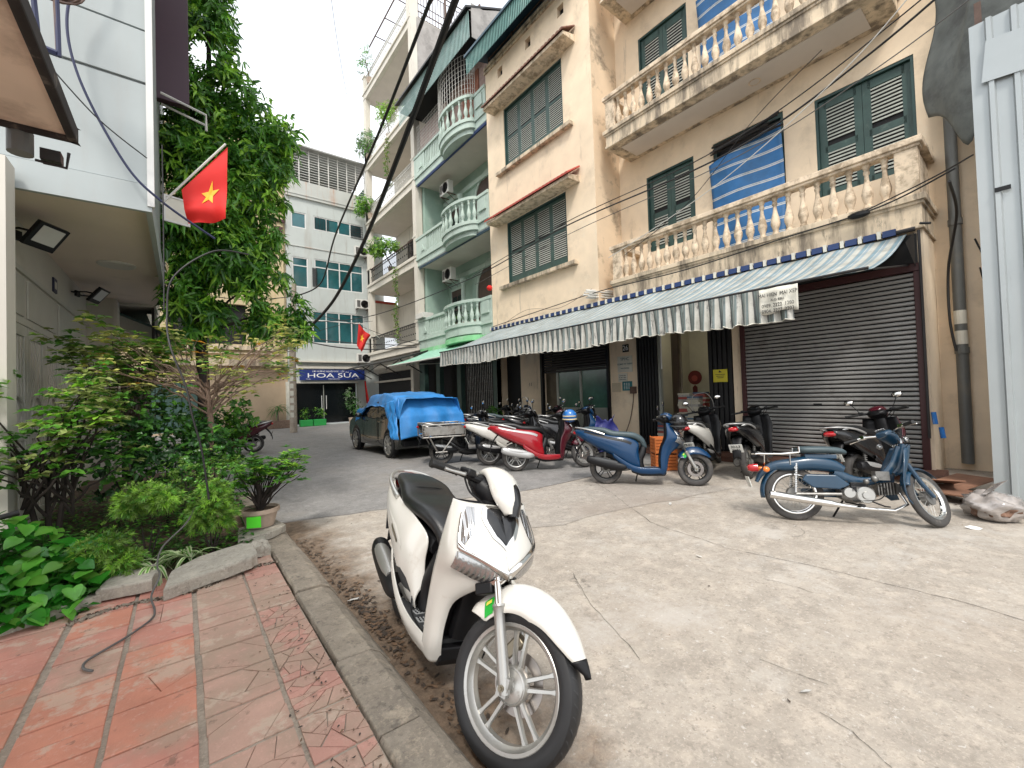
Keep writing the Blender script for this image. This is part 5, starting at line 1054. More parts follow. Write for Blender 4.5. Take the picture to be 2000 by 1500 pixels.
    if drum: mb = MB(); mb.lathe([(.07,-.03),(.072,.03)], c, 'y', 24); B(mb, 'drum', 'engine_metal', ty)
    if disc:
        mb = MB(); y = disc*.036*k; mb.lathe([(.075,y-.002),(.118,y-.002),(.118,y+.002),(.075,y+.002),(.075,y-.002)], c, 'y', 40, cap=False)
        for q in range(5): a = q*1.2566; p0 = Vector((c[0]+.04*math.cos(a), c[1]+y*.9, c[2]+.04*math.sin(a))); mb.tube([p0, (c[0]+.085*math.cos(a+.3), c[1]+y, c[2]+.085*math.sin(a+.3))], .006, 5)
        dd = B(mb, 'brake_disc', 'disc_steel', ty)
        mb = MB()
        for q in range(40): a = q*2*math.pi/40; r = .092+.014*(q % 2); mb.lathe([(.0035,y-.0024*(1 if disc < 0 else -1)-.0003),(.0035,y+.0024)], (c[0]+r*math.cos(a), c[1], c[2]+r*math.sin(a)), 'y', 6)
        B(mb, 'disc_holes', 'groove', dd, False)['kind'] = 'stuff'
    return ty
APR = [[(1.03,0,.960),(1.025,.065,.962),(1.005,.135,.962),(.98,.185,.965),(.94,.205,.968)],
       [(1.105,0,.880),(1.095,.075,.885),(1.055,.160,.885),(1.005,.212,.875),(.945,.222,.870)],
       [(1.170,0,.780),(1.155,.080,.790),(1.105,.178,.795),(1.035,.228,.785),(.940,.232,.775)],
       [(1.215,0,.680),(1.190,.080,.700),(1.130,.170,.712),(1.050,.222,.705),(.915,.228,.690)],
       [(1.150,.055,.625),(1.120,.11,.635),(1.060,.165,.630),(.985,.203,.615),(.870,.215,.600)],
       [(1.000,.130,.505),(.990,.158,.505),(.960,.185,.500),(.920,.200,.495),(.845,.206,.485)],
       [(.950,.140,.39),(.945,.165,.39),(.925,.183,.385),(.895,.195,.38),(.835,.200,.370)],
       [(.935,.135,.28),(.930,.160,.275),(.912,.178,.268),(.885,.188,.265),(.835,.194,.272)],
       [(.905,.11,.185),(.895,.130,.178),(.875,.150,.172),(.850,.165,.180),(.800,.180,.200)]]
REAR = [[(.530,.105,.40),(.530,.130,.37),(.530,.142,.34),(.530,.146,.32),(.530,.144,.30),(.530,.135,.278)],
        [(.515,.120,.53),(.490,.155,.48),(.478,.168,.42),(.472,.166,.37),(.470,.158,.33),(.468,.145,.285)],
        [(.515,.128,.665),(.45,.172,.59),(.415,.190,.51),(.395,.188,.43),(.385,.175,.36),(.375,.155,.305)],
        [(.36,.165,.742),(.315,.198,.665),(.295,.214,.58),(.285,.213,.50),(.285,.198,.42),(.285,.160,.36)],
        [(.12,.174,.775),(.10,.210,.710),(.09,.220,.640),(.10,.215,.57),(.12,.198,.50),(.14,.155,.455)],
        [(-.12,.164,.820),(-.13,.197,.765),(-.135,.205,.71),(-.13,.197,.655),(-.115,.180,.605),(-.10,.14,.57)],
        [(-.33,.125,.865),(-.34,.152,.83),(-.345,.158,.79),(-.34,.150,.75),(-.325,.135,.715),(-.31,.10,.69)],
        [(-.47,.04,.885),(-.485,.06,.865),(-.49,.062,.84),(-.485,.058,.82),(-.475,.05,.80),(-.46,.03,.79)]]
SKIRT = [[(.885,.168,.262),(.80,.190,.278),(.65,.196,.276),(.50,.200,.290),(.38,.208,.335),(.24,.212,.42),(.12,.200,.50)],
         [(.885,.172,.225),(.80,.194,.235),(.65,.202,.235),(.50,.206,.248),(.38,.212,.290),(.24,.214,.375),(.12,.200,.47)],
         [(.875,.150,.180),(.80,.170,.185),(.65,.178,.180),(.50,.182,.195),(.38,.188,.240),(.24,.195,.335),(.12,.18,.44)]]
def scooter(label, rear, front, body, seat='seat_black', rim='rim_silver', R=.27, tyre_w=.09, muff='plastic_black', shield='silver_trim', lean=-7, steer=14, mirrors=True, plate=None, hero=False, lower=None, rail='silver_trim', tyre_m='tyre_dusty', front_apron=None, group='parked scooters', cat='scooter', style='twin', sticker=False, kk=0, windshield=False, stripe=None, inner='plastic_black', hoff=0):
    d = Vector((front[0]-rear[0], front[1]-rear[1])); rz = math.atan2(d.y, d.x); WB = 1.353
    t = thing('scooter', label, cat, (rear[0], rear[1], 0), 0, group); t.rotation_euler = (R_(lean), 0, rz)
    if kk: t.scale = (kk, kk, kk)
    fa = front_apron or body; lower = lower or body
    ax = Vector((-.447,0,.894)); p0 = Vector((1.44,0,0)); ST = Matrix.Translation(p0) @ Matrix.Rotation(R_(steer), 4, ax) @ Matrix.Translation(-p0)
    SG = 5 if hero else 3
    def B(mb, nm, m, par_=t, sm=True, **k): return mb.build(nm, m, par_, smooth=sm, **k)
    wheel(t, (0,0,R), R, tyre_w*1.1, rim, tyre_m, None, style, None, 'rear_wheel', hero, drum=not hero)
    wheel(t, (WB,0,R), R, tyre_w, rim, tyre_m, ST, style, -1 if not hero else 1, 'front_wheel', hero)
    # fork
    for sg in (-1, 1):
        mb = MB(); y = sg*.078; a = Vector((WB,y,R)); up_ = Vector((-.447,0,.894))
        mb.tube([a-up_*.025, a+up_*.03, a+up_*.20, a+up_*.285, a+up_*.292, a+up_*.30], [.022,.0265,.024,.024,.029,.028], 14)
        mb.box(a.x-.024,a.x+.024,y-.016,y+.016,a.z-.03,a.z+.04); f = B(xf(mb, ST), 'fork_leg', 'fork_silver', ang=40)
        mb = MB(); mb.tube([a+up_*.28, a+up_*.56], .0165, 12); B(xf(mb, ST), 'fork_tube', 'plastic_grey' if not hero else 'chrome', f)
        mb = MB(); mb.lathe([(.013,y*1.0-.03),(.013,y+.03)], (WB,0,R), 'y', 10); mb.lathe([(.007,y-.036),(.007,y+.036)], (WB,0,R), 'y', 8); B(xf(mb, ST), 'axle_nut', 'bronze', f)
    mb = MB(); mb.cb((1.13,0,.60), (.09,.20,.05), Matrix.Rotation(R_(-26), 3, 'Y')); B(xf(mb, ST), 'fork_bridge', 'plastic_black', bevel=.006)
    if hero:
        mb = MB(); mb.cb((WB-.07,.055,R+.115), (.055,.045,.10), Matrix.Rotation(R_(30), 3, 'Y')); B(xf(mb, ST), 'brake_caliper', 'bronze', bevel=.008)
    # front fender
    def fen(u, v, r0=None):
        a = R_(140-111*u); w = .078*(1-.80*max(0, (u-.80)/.20)**1.5); s = (v*2-1)
        dd_ = .095*min(1, max(0, 1-u)/.45)**.8*min(1, u/.10+.15)+.02
        r = R+.040+.030*math.sin(math.pi*min(1, u*1.1))-dd_*abs(s)**2.2+.045*max(0, u-.75); a += R_(4)*abs(s)**2*(1-u)
        return (WB+r*math.cos(a)-.012, w*s, R+r*math.sin(a)+.012)
    mb = MB(); mb.grid(fen, 40, 14); fd = B(xf(mb, ST), 'front_fender', fa, solid=.005)
    mb = MB(); mb.grid(lambda u, v: tuple(Vector(fen(.925+.10*u, v))*1.0+Vector((.004,0,-.006))), 8, 8); B(xf(mb, ST), 'fender_tip', 'plastic_black', fd, solid=.008)
    if sticker:
        mb = MB(); mb.grid(lambda u, v: tuple(Vector(fen(.085+.095*u, .02+.17*v))+Vector((-.001,-.0065,.004))), 4, 4); s_ = B(xf(mb, ST), 'green_sticker', 'sticker_green', fd)
        mb = MB(); mb.grid(lambda u, v: tuple(Vector(fen(.105+.055*u, .12+.04*v))+Vector((-.001,-.0095,.006))), 2, 2); B(xf(mb, ST), 'sticker_print', 'sticker_yellow', s_)
    # apron and leg shields
    AP = Surf(APR, SG)
    mb = MB(); AP.add(mb, 1); AP.add(mb, -1); ap = B(mb, 'front_apron', fa, solid=.006, ang=60)
    RB = Surf(REAR, SG)
    mb = MB(); RB.add(mb, 1); RB.add(mb, -1); rb = B(mb, 'rear_body', body, solid=.006, ang=60)
    # inner leg shield and steering column cover
    mb = MB(); rows = [[(p[0]-.006, p[1]*.985, p[2]) for p in (r[4],)][0] for r in APR]
    n = len(rows); vs = []
    for i, p in enumerate(rows):
        for j in range(7): f = j/6*2-1; vs.append((p[0]+.055*(1-f*f)*(1 if i < 7 else .3), p[1]*f, p[2]))
    mb.add(vs, [(i*7+j, (i+1)*7+j, (i+1)*7+j+1, i*7+j+1) for i in range(n-1) for j in range(6)]); B(mb, 'inner_shield', inner, solid=.006)
    mb = MB(); sweep(mb, [(.97,.98,.07,.05),(.965,.9,.08,.05),(.97,.80,.085,.05),(.95,.55,.09,.05),(.90,.30,.09,.05)], 12); B(mb, 'column_cover', inner)
    # floor
    mb = MB(); pl = [(.88,.10),(.86,.165),(.80,.188),(.65,.194),(.50,.198),(.37,.203),(.36,.15),(.46,.135),(.52,.10)]; pl = pl+[(x, -y) for x, y in reversed(pl)]; mb.prism(pl, 'z', .245, .272); fl = B(mb, 'foot_board', 'plastic_grey', sm=False, bevel=.004)
    SKs = Surf(SKIRT, SG); mb = MB(); SKs.add(mb, 1); SKs.add(mb, -1); B(mb, 'side_skirt', lower, solid=.006, ang=60)
    if hero:
        for x, y, a in ((.56,-.125,.2),(.66,-.135,.0),(.76,-.13,-.2),(.56,.125,.2),(.66,.135,0)):
            mb = MB(); q = Matrix.Rotation(a, 3, 'Z'); mb.cb((x,y,.2735), (.06,.065,.004), q); pd = B(mb, 'tread_plate', 'mat_print', fl, sm=False, bevel=.002)
            mb = MB(); [mb.cb(Vector((x,y,.277))+q @ Vector((-.018+.018*i,-.02+.02*j,0)), (.008,.008,.004), q) for i in range(3) for j in range(3)]; B(mb, 'studs', 'plastic_black', pd, sm=False)['kind'] = 'stuff'
        for sg in (-1, 1):
            mb = MB(); mb.tube(cr([(.50,.155*sg,.335),(.535,.163*sg,.29),(.60,.172*sg,.276),(.70,.180*sg,.272),(.78,.183*sg,.275),(.83,.180*sg,.31)], 4), .005, 6); B(mb, 'sill_trim', 'plastic_black', fl)
    mb = MB(); mb.prism([(.92,.19),(.90,.155),(.55,.145),(.40,.20),(.40,.26),(.92,.25)], 'y', -.13, .13); B(mb, 'belly', 'plastic_black', sm=False, bevel=.01)
    # seat
    mb = MB(); sweep(mb, [(.625,.575,.055,.03),(.60,.64,.085,.045,.0),(.555,.71,.115,.055,.01),(.45,.765,.162,.062,.014),(.30,.780,.188,.064,.016),(.15,.79,.192,.064,.016),(.06,.815,.185,.066,.016),(-.02,.85,.175,.060,.014),(-.16,.872,.158,.052,.012),(-.29,.885,.125,.042,.008),(-.37,.89,.07,.022,0)], 24, 2.6, 4); se = B(mb, 'seat', seat, ang=70)
    mb = MB(); mb.tube(cr([(.0,-.168,.80),(.055,-.15,.862),(.075,-.07,.882),(.08,0,.885),(.075,.07,.882),(.055,.15,.862),(.0,.168,.80)], 6), .0035, 5); mb.tube(cr([(.59,-.095,.66),(.45,-.12,.805),(.30,-.10,.838),(.1,-.085,.85)], 6), .0025, 5); mb.tube(cr([(.59,.095,.66),(.45,.12,.805),(.30,.10,.838),(.1,.085,.85)], 6), .0025, 5); B(mb, 'seat_seam', 'plastic_black', se)
    mb = MB(); sweep(mb, [(.60,.60,.095,.05),(.57,.50,.115,.06),(.535,.42,.125,.06),(.53,.34,.125,.06),(.545,.27,.12,.06)], 16, 3.2, 4); B(mb, 'seat_front_cover', inner)
    mb = MB(); sweep(mb, [(.55,.62,.11,.06),(.3,.66,.155,.07),(0,.70,.15,.07),(-.25,.76,.12,.05),(-.42,.82,.05,.03)], 12, 3, 3); B(mb, 'under_tray', 'plastic_black')
    # grab rail
    mb = MB(); g = cr([(.0,.188,.795),(-.12,.195,.835),(-.26,.182,.875),(-.40,.125,.905),(-.475,.045,.915),(-.485,0,.917)], 5)
    mb.tube(g+[Vector((p.x,-p.y,p.z)) for p in reversed(g[:-1])], [.013+.004*math.sin(i*.16) for i in range(2*len(g)-1)], 8)
    mb.tube([(-.30,.15,.88),(-.33,.08,.87)], .011, 6); mb.tube([(-.30,-.15,.88),(-.33,-.08,.87)], .011, 6); B(mb, 'grab_rail', rail)
    # tail lamp, rear mudguard, number plate
    mb = MB(); sweep(mb, [(-.44,.835,.085,.035),(-.50,.825,.065,.028),(-.52,.815,.03,.015)], 12, 3); B(mb, 'tail_lamp', 'lens_red')
    mb = MB(); mb.grid(lambda u, v: (-.32-.16*u-.05*math.sin(u*3), (.075-.02*u)*(2*v-1), .72-.34*u+.01-.03*(2*v-1)**2), 10, 6); B(mb, 'rear_mudguard', 'plastic_black', solid=.008)
    q = Matrix.Rotation(R_(-24), 3, 'Y'); mb = MB(); mb.cb((-.475,0,.535), (.008,.19,.14), q); pt = B(mb, 'number_plate', 'plate_white' if plate else 'plastic_black', sm=False, bevel=.003)
    if plate:
        rot = Matrix(((0,0,-1),(-1,0,0),(0,1,0)))
        for i, s_ in enumerate(plate): text('plate_text', s_, .060, 'ink_black', Vector((-.4815,0,.535))+q @ Vector((-.0,0,.030-.062*i)), q @ rot, pt, sx=1.0)
    # muffler on the right
    mb = MB(); sweep(mb, [(.34,.285,.012,.012),(.31,.285,.04,.04),(.22,.29,.056,.065),(.04,.325,.060,.072),(-.14,.370,.060,.072),(-.25,.400,.054,.062),(-.29,.41,.03,.035)], 16, 2.6, 4, cy=-.175); mu = B(mb, 'muffler', muff)
    mb = MB(); sweep(mb, [(.19,.34,.040,.030),(.10,.352,.048,.046),(-.05,.378,.050,.052),(-.16,.402,.046,.044),(-.20,.41,.03,.02)], 14, 2.4, 4, cy=-.187); B(mb, 'heat_shield', shield, mu)
    mb = MB(); mb.tube(cr([(.30,-.165,.33),(.42,-.12,.26),(.46,-.05,.24)], 5), .017, 8); B(mb, 'exhaust_pipe', 'engine_metal', mu)
    # engine, transmission and shocks
    mb = MB(); sweep(mb, [(.42,.30,.07,.07),(.30,.29,.09,.085),(.12,.28,.085,.075),(-.03,.27,.07,.075),(-.09,.27,.04,.05)], 14, 3, 3, cy=.13); mb.lathe([(.02,-.1),(.075,-.09),(.08,.02)], (.33,-.02,.30), 'y', 16); mb.box(.25,.42,-.12,.05,.24,.38); B(mb, 'engine', 'engine_metal')
    for sg in (-1, 1):
        mb = MB(); mb.tube([(-.02,.13*sg,.30),(.01,.125*sg,.62)], .012, 6)
        for k in range(9): f = .25+.7*k/9; mb.lathe([(.024,-.005),(.028,0),(.024,.005)], (-.02+.03*f, .13*sg, .30+.32*f), 'z', 10)
        B(mb, 'shock_absorber', 'engine_metal')
    mb = MB(); mb.grid(lambda u, v: (-(R+.05)*math.cos(R_(60+75*u))*-1*-1, .06*(2*v-1), R+(R+.045)*math.sin(R_(60+75*u))-.02*(2*v-1)**2), 12, 4); B(mb, 'hugger', 'plastic_black', solid=.006)
    mb = MB(); mb.tube([(.50,.10,.20),(.46,.25,.02)], .011, 6); mb.tube([(.46,.25,.02),(.49,.28,.012)], .014, 6); B(mb, 'side_stand', 'plastic_black')
    # handlebar head
    mb = MB(); sweep(mb, [(.865,1.070,.05,.018),(.895,1.092,.078,.028),(.945,1.100,.098,.042,.01),(1.0,1.078,.106,.052,.02),(1.045,1.035,.100,.052,.03),(1.080,.985,.080,.044,.025),(1.105,.935,.045,.026,.01)], 20, 2.3, 4); hd = B(xf(mb, ST), 'headset_cover', fa, ang=60)
    mb = MB(); sweep(mb, [(1.035,1.085,.040,.020,.02),(1.062,1.050,.062,.034,.03),(1.095,.99,.056,.036,.028),(1.120,.93,.030,.022,.01)], 16, 2.2, 4); B(xf(mb, ST), 'visor', 'paint_black', hd)
    mb = MB(); sweep(mb, [(.81,1.03,.05,.02),(.85,1.035,.10,.04),(.90,1.03,.115,.06),(.95,1.0,.10,.06),(.97,.96,.07,.05)], 16, 2.6, 3); B(xf(mb, ST), 'instrument_cover', 'plastic_black', hd)
    for sg in (-1, 1):
        mb = MB(); mb.tube([(.93,.06*sg,1.045),(.90,.16*sg,1.05),(.865,.235*sg,1.052)], [.022,.017,.014], 8); hb = B(xf(mb, ST), 'handlebar', 'plastic_black')
        mb = MB(); mb.tube([(.87,.225*sg,1.052),(.865,.235*sg,1.052),(.825,.345*sg,1.050),(.82,.352*sg,1.050),(.815,.365*sg,1.05)], [.021,.0175,.0175,.022,.020], 12); [mb.lathe([(.0172,-.002),(.0192,0),(.0172,.002)], (.86-.038*q/9*1.0, (.245+.10*q/9)*sg, 1.052), 'y', 10) for q in range(10)]; B(xf(mb, ST), 'grip', 'black_rubber', hb)
        mb = MB(); mb.tube([(.905,.20*sg,1.055),(.925,.235*sg,1.05),(.90,.31*sg,1.045),(.885,.335*sg,1.045)], [.012,.009,.007,.009], 8); B(xf(mb, ST), 'brake_lever', 'fork_silver', hb)
        mb = MB(); mb.cb((.90,.185*sg,1.065), (.07,.06,.04)); B(xf(mb, ST), 'switch_housing' if sg > 0 else 'brake_reservoir', 'plastic_black', hb, bevel=.01)
        if hero and sg < 0: mb = MB(); mb.tube([(.915,.135*sg,1.075),(.905,.20*sg,1.08)], .016, 10); B(xf(mb, ST), 'lever_clamp', 'fork_silver', hb)
        if mirrors:
            mb = MB(); mb.tube([(.89,.19*sg,1.07),(.90,.24*sg,1.17),(.89,.27*sg,1.22)], .006, 6); mm = B(xf(mb, ST), 'mirror_stem', 'plastic_black', hb)
            mb = MB(); mb.ball((.885,.285*sg,1.25), .055, 12, (.3,1.15,.8)); B(xf(mb, ST), 'mirror', 'plastic_black', mm); mb = MB(); mb.ball((.878,.285*sg,1.25), .047, 12, (.26,1.15,.8)); B(xf(mb, ST), 'mirror_glass', 'chrome', mm)
    mb = MB(); mb.tube(cr([(.90,-.2,1.04),(.93,-.16,.98),(.98,-.09,.94),(1.05,-.07,.86)], 5), .005, 5); mb.tube(cr([(.90,-.17,1.04),(.92,-.10,.97),(.97,-.05,.93)], 5), .006, 5); B(xf(mb, ST), 'brake_hose', 'black_rubber')
    # lamps and trim on the apron
    for m_ in (1, -1):
        fl_ = 1
        nn = AP.nrm(.3, .1); fl_ = 1 if nn.x > 0 else -1
        mb = MB(); AP.strip(mb, [(.40,.0),(.352,.3),(.30,.62)], [(.50,.0),(.475,.35),(.41,.70)], .010, m_, 12, 4, fl_); hl = B(mb, 'headlight', 'lens_clear', ap)
        mb = MB(); AP.strip(mb, [(.345,.0),(.305,.3),(.25,.56),(.08,.60)], [(.395,.0),(.345,.3),(.29,.61),(.08,.64)], .013, m_, 16, 3, fl_); B(mb, 'chrome_wing', 'chrome', ap)
        mb = MB(); AP.strip(mb, [(.04,.44),(.12,.41),(.20,.44),(.27,.54)], [(.04,.585),(.12,.595),(.20,.595),(.25,.57)], .008, m_, 12, 3, fl_); B(mb, 'turn_signal', 'lens_clear', ap)
        if hero:
            mb = MB(); AP.strip(mb, [(.385,.02),(.40,.16)], [(.47,.02),(.465,.18)], .020, m_, 6, 4, fl_); B(mb, 'lamp_projector', 'chrome', ap)
        mb = MB(); AP.strip(mb, [(.02,.0),(.02,.32),(.11,.34),(.20,.20)], [(.025,.0),(.10,.0),(.15,.0),(.25,.0)], .008, m_, 8, 4, fl_); gr = B(mb, 'nose_grille', 'chrome' if hero else 'plastic_black', ap)
        mb = MB(); AP.strip(mb, [(.04,.0),(.04,.25),(.11,.27),(.185,.15)], [(.045,.0),(.10,.0),(.14,.0),(.225,.0)], .013, m_, 8, 4, fl_); B(mb, 'nose_badge', 'paint_black', gr)
        nn = RB.nrm(.5, .5); f2 = 1 if nn.y > 0 else -1
        if hero:
            mb = MB(); RB.strip(mb, [(.40,.40),(.52,.30),(.68,.28)], [(.40,.47),(.52,.40),(.68,.34)], .006, m_, 12, 3, f2); B(mb, 'side_sculpt', body, rb)
            mb = MB(); RB.strip(mb, [(.46,.44),(.56,.37)], [(.46,.48),(.56,.42)], .009, m_, 6, 3, f2); B(mb, 'side_badge', 'bronze', rb)
            mb = MB(); RB.strip(mb, [(.14,.02),(.40,.06),(.70,.10),(.9,.15)], [(.14,.035),(.40,.075),(.70,.115),(.9,.165)], .0012, m_, 24, 1, f2, .004); B(mb, 'panel_seam', 'plastic_black', rb)
            mb = MB(); RB.strip(mb, [(.12,.62),(.24,.60),(.36,.66),(.44,.78)], [(.12,.68),(.24,.80),(.36,.90),(.44,.92)], .004, m_, 12, 3, f2); B(mb, 'side_vent', 'plastic_grey', rb)
        elif stripe:
            mb = MB(); RB.strip(mb, [(.35,.12),(.55,.10),(.85,.10)], [(.35,.20),(.55,.20),(.85,.2)], .005, m_, 12, 3, f2); B(mb, 'side_trim', stripe, rb)
    if windshield:
        mb = MB(); mb.tube(cr([(1.05,-.17,1.0),(1.0,-.19,1.2),(.93,-.12,1.36),(.92,0,1.39),(.93,.12,1.36),(1.0,.19,1.2),(1.05,.17,1.0)], 5), .007, 6); B(xf(mb, ST), 'windscreen_rim', 'fork_silver')
    return t
scooter('white scooter with black seat parked beside the kerb in the foreground', (1.16,2.77), (.985,1.43), 'pearl_white', R=.298, tyre_w=.105, lean=-12.5, steer=27, mirrors=False, hero=True, sticker=True, tyre_m='tyre', group=None, rail='rim_silver', muff='plastic_black', shield='fork_silver')
scooter('blue scooter with dark muffler parked side on before the bookshop', (5.30,4.41), (6.10,3.34), 'paint_blue', seat='seat_bluegrey', rim='rim_black', R=.26, tyre_w=.085, muff='plastic_black', shield='plastic_grey', lean=-7, steer=4, mirrors=True, lower='paint_blue', sticker=True, kk=.98, front_apron='paint_blue', stripe='plastic_black')
scooter('glossy red scooter with silver muffler cover beside the blue one', (5.02,6.36), (6.20,5.68), 'paint_red', R=.265, shield='silver_trim', muff='silver_trim', lean=-7, steer=18, stripe='silver_trim', rail='silver_trim', kk=1.0, lower='paint_red', front_apron='paint_wine')
scooter('white scooter with a wide red tail lamp half behind the red scooter', (5.05,7.28), (6.25,6.75), 'pearl_white', R=.27, lean=-7, plate=['29-F1','4482'], mirrors=True, muff='plastic_black', front_apron='paint_black')
scooter('black scooter with curved windscreen rim behind the white one', (5.75,8.3), (6.95,7.7), 'paint_black', lean=-7, windshield=True)
scooter('black scooter nearest the iron gate with round silver mirrors', (6.3,9.3), (7.5,8.6), 'paint_black', lean=-7)
scooter('dark blue scooter between the red scooter and the glass door', (6.35,6.9), (7.5,6.2), 'paint_black', lean=-6, front_apron='paint_blue', steer=20)
scooter('black and white scooter seen from behind with number plate 29-S1 5545', (6.95,3.72), (8.22,4.05), 'pearl_white', lean=-7, plate=['29-S1','5545'], lower='paint_black', front_apron='paint_black', rail='silver_trim', steer=12, windshield=True)
scooter('black scooter seen from behind with number plate 30-L3 2286', (7.15,3.02), (8.40,3.22), 'paint_black', lean=-6, plate=['30-L3','2286'], rail='silver_trim', steer=12, mirrors=False)
scooter('black and wine red scooter behind the old blue motorbike with plate 29', (7.1,1.60), (8.32,1.38), 'paint_black', lean=-8, plate=['29-Y1','1247'], front_apron='paint_wine', rim='rim_black', steer=12, mirrors=True, inner='plastic_black')
scooter('dark red scooter tail sticking out behind the shrubs on the far left', (1.62,14.4), (.32,14.75), 'paint_wine', lean=-7, muff='plastic_black', mirrors=False)
scooter('black scooter with a rusty load rack beside the covered car', (4.45,8.25), (5.7,7.85), 'paint_black', lean=-6, rim='rim_black', tyre_m='tyre_dusty')
scooter('black scooter parked deep in the row before the iron gate', (6.9,10.6), (8.0,10.1), 'paint_black', lean=-6)
scooter('black scooter with blue side panels in the second row near the gate', (7.1,9.9), (8.2,9.3), 'paint_black', lean=-7, stripe='paint_blue', front_apron='paint_blue', seat='seat_bluegrey')
scooter('dark scooter squeezed between the glass door and the red scooter', (6.85,8.35), (7.95,7.75), 'paint_black', lean=-6, front_apron='paint_wine', steer=25)
scooter('black scooter close against the glass door', (7.4,7.7), (8.5,7.2), 'paint_black', lean=-6, mirrors=True)
# the welded load frame on that one
def rot_th(name, label, cat, loc, rz, **k): return thing(name, label, cat, loc, rz, **k)
rk_ = thing('load_rack', 'welded steel load frame carried over the back wheel of the black scooter', 'rack', (4.45,8.25,0), math.atan2(-.4,1.25))
mb = MB()
def bar(a, b, r=.017): mb.tube([a, b], r, 6)
for y in (-.36,.36):
    bar((-.45,y,.62),(.45,y,.62)); bar((-.45,y,.88),(.45,y,.88)); bar((-.45,y,.62),(-.45,y,.88)); bar((.45,y,.62),(.45,y,.88)); bar((-.45,y,.88),(-.15,y,.30)); bar((.2,y,.62),(-.05,y,.30)); bar((-.2,y,.30),(.05,y,.30)); bar((-.45,y,.75),(.45,y,.75),.008)
for x in (-.45,-.15,.15,.45): bar((x,-.36,.62),(x,.36,.62)); bar((x,-.36,.88),(x,.36,.88),.012)
mb.build('frame', 'steel', rk_)
for y in (-.37,.37): mb = MB(); mb.box(-.42,.42,y-.005,y+.005,.66,.84); mb.build('side_plate', 'steel', rk_)
mb = MB(); rv = random.Random(8)
for k in range(14): y = rv.uniform(-.3,.3); mb.tube([(-.42+rv.uniform(0,.2),y,.64+rv.uniform(0,.14)),(.45-rv.uniform(0,.3),y+rv.uniform(-.1,.1),.66+rv.uniform(0,.2))], rv.uniform(.012,.03), 5)
o = tag(mb.build('scrap_rods', 'iron_dark'), 'pile of dark rods and straps lying in the load rack', 'rods'); o.matrix_world = Matrix.Translation((4.45,8.25,0)) @ Matrix.Rotation(math.atan2(-.4,1.25), 4, 'Z')
# helmets
def helmet(label, loc, rz, m1, m2):
    t = thing('helmet', label, 'helmet', loc, rz)
    mb = MB(); mb.ball((0,0,0), .13, 18, (1.08,.92,1.0)); h = mb.build('shell', m1, t, smooth=True)
    mb = MB(); mb.lathe([(.134,-.03),(.136,-.02),(.134,-.01)], (0,0,.02), 'z', 24, cap=False)
    mb.lathe([(.128,-.075),(.140,-.07),(.138,-.05),(.128,-.05)], (0,0,0), 'z', 24, cap=False); mb.build('trim', m2, h, smooth=True)
    mb = MB(); mb.tube(cr([(.0,-.12,-.06),(.03,-.06,-.16),(.03,.06,-.16),(0,.12,-.06)], 5), .006, 5); mb.build('strap', 'black_rubber', t); return t
M('helmet_blue', (.02,.14,.42), .2, coat=.6, var=0); M('helmet_stripe', (.6,.5,.3), .3, var=0)
helmet('blue helmet with a cream stripe hung on the red scooter handlebar', (5.86,5.72,1.02), 2.2, 'helmet_blue', 'helmet_stripe')
helmet('black helmet resting on the blue scooter front', (5.93,3.50,.98), 1.0, 'paint_black', 'plastic_grey')
M('raincoat', (.012,.015,.12), .5, var=.25, vs=5)
mb = MB(); mb.grid(lambda u, v: (6.28+.35*u+.05*math.sin(v*9+u*4), 5.42-.20*u+.06*math.sin(v*7), 1.0-.62*v-.10*math.sin(u*3.1)+.02*math.sin(u*20)), 18, 18)
tag(mb.build('raincoat', 'raincoat', smooth=True, solid=.01), 'crumpled navy blue raincoat draped over the front of the red scooter', 'raincoat')
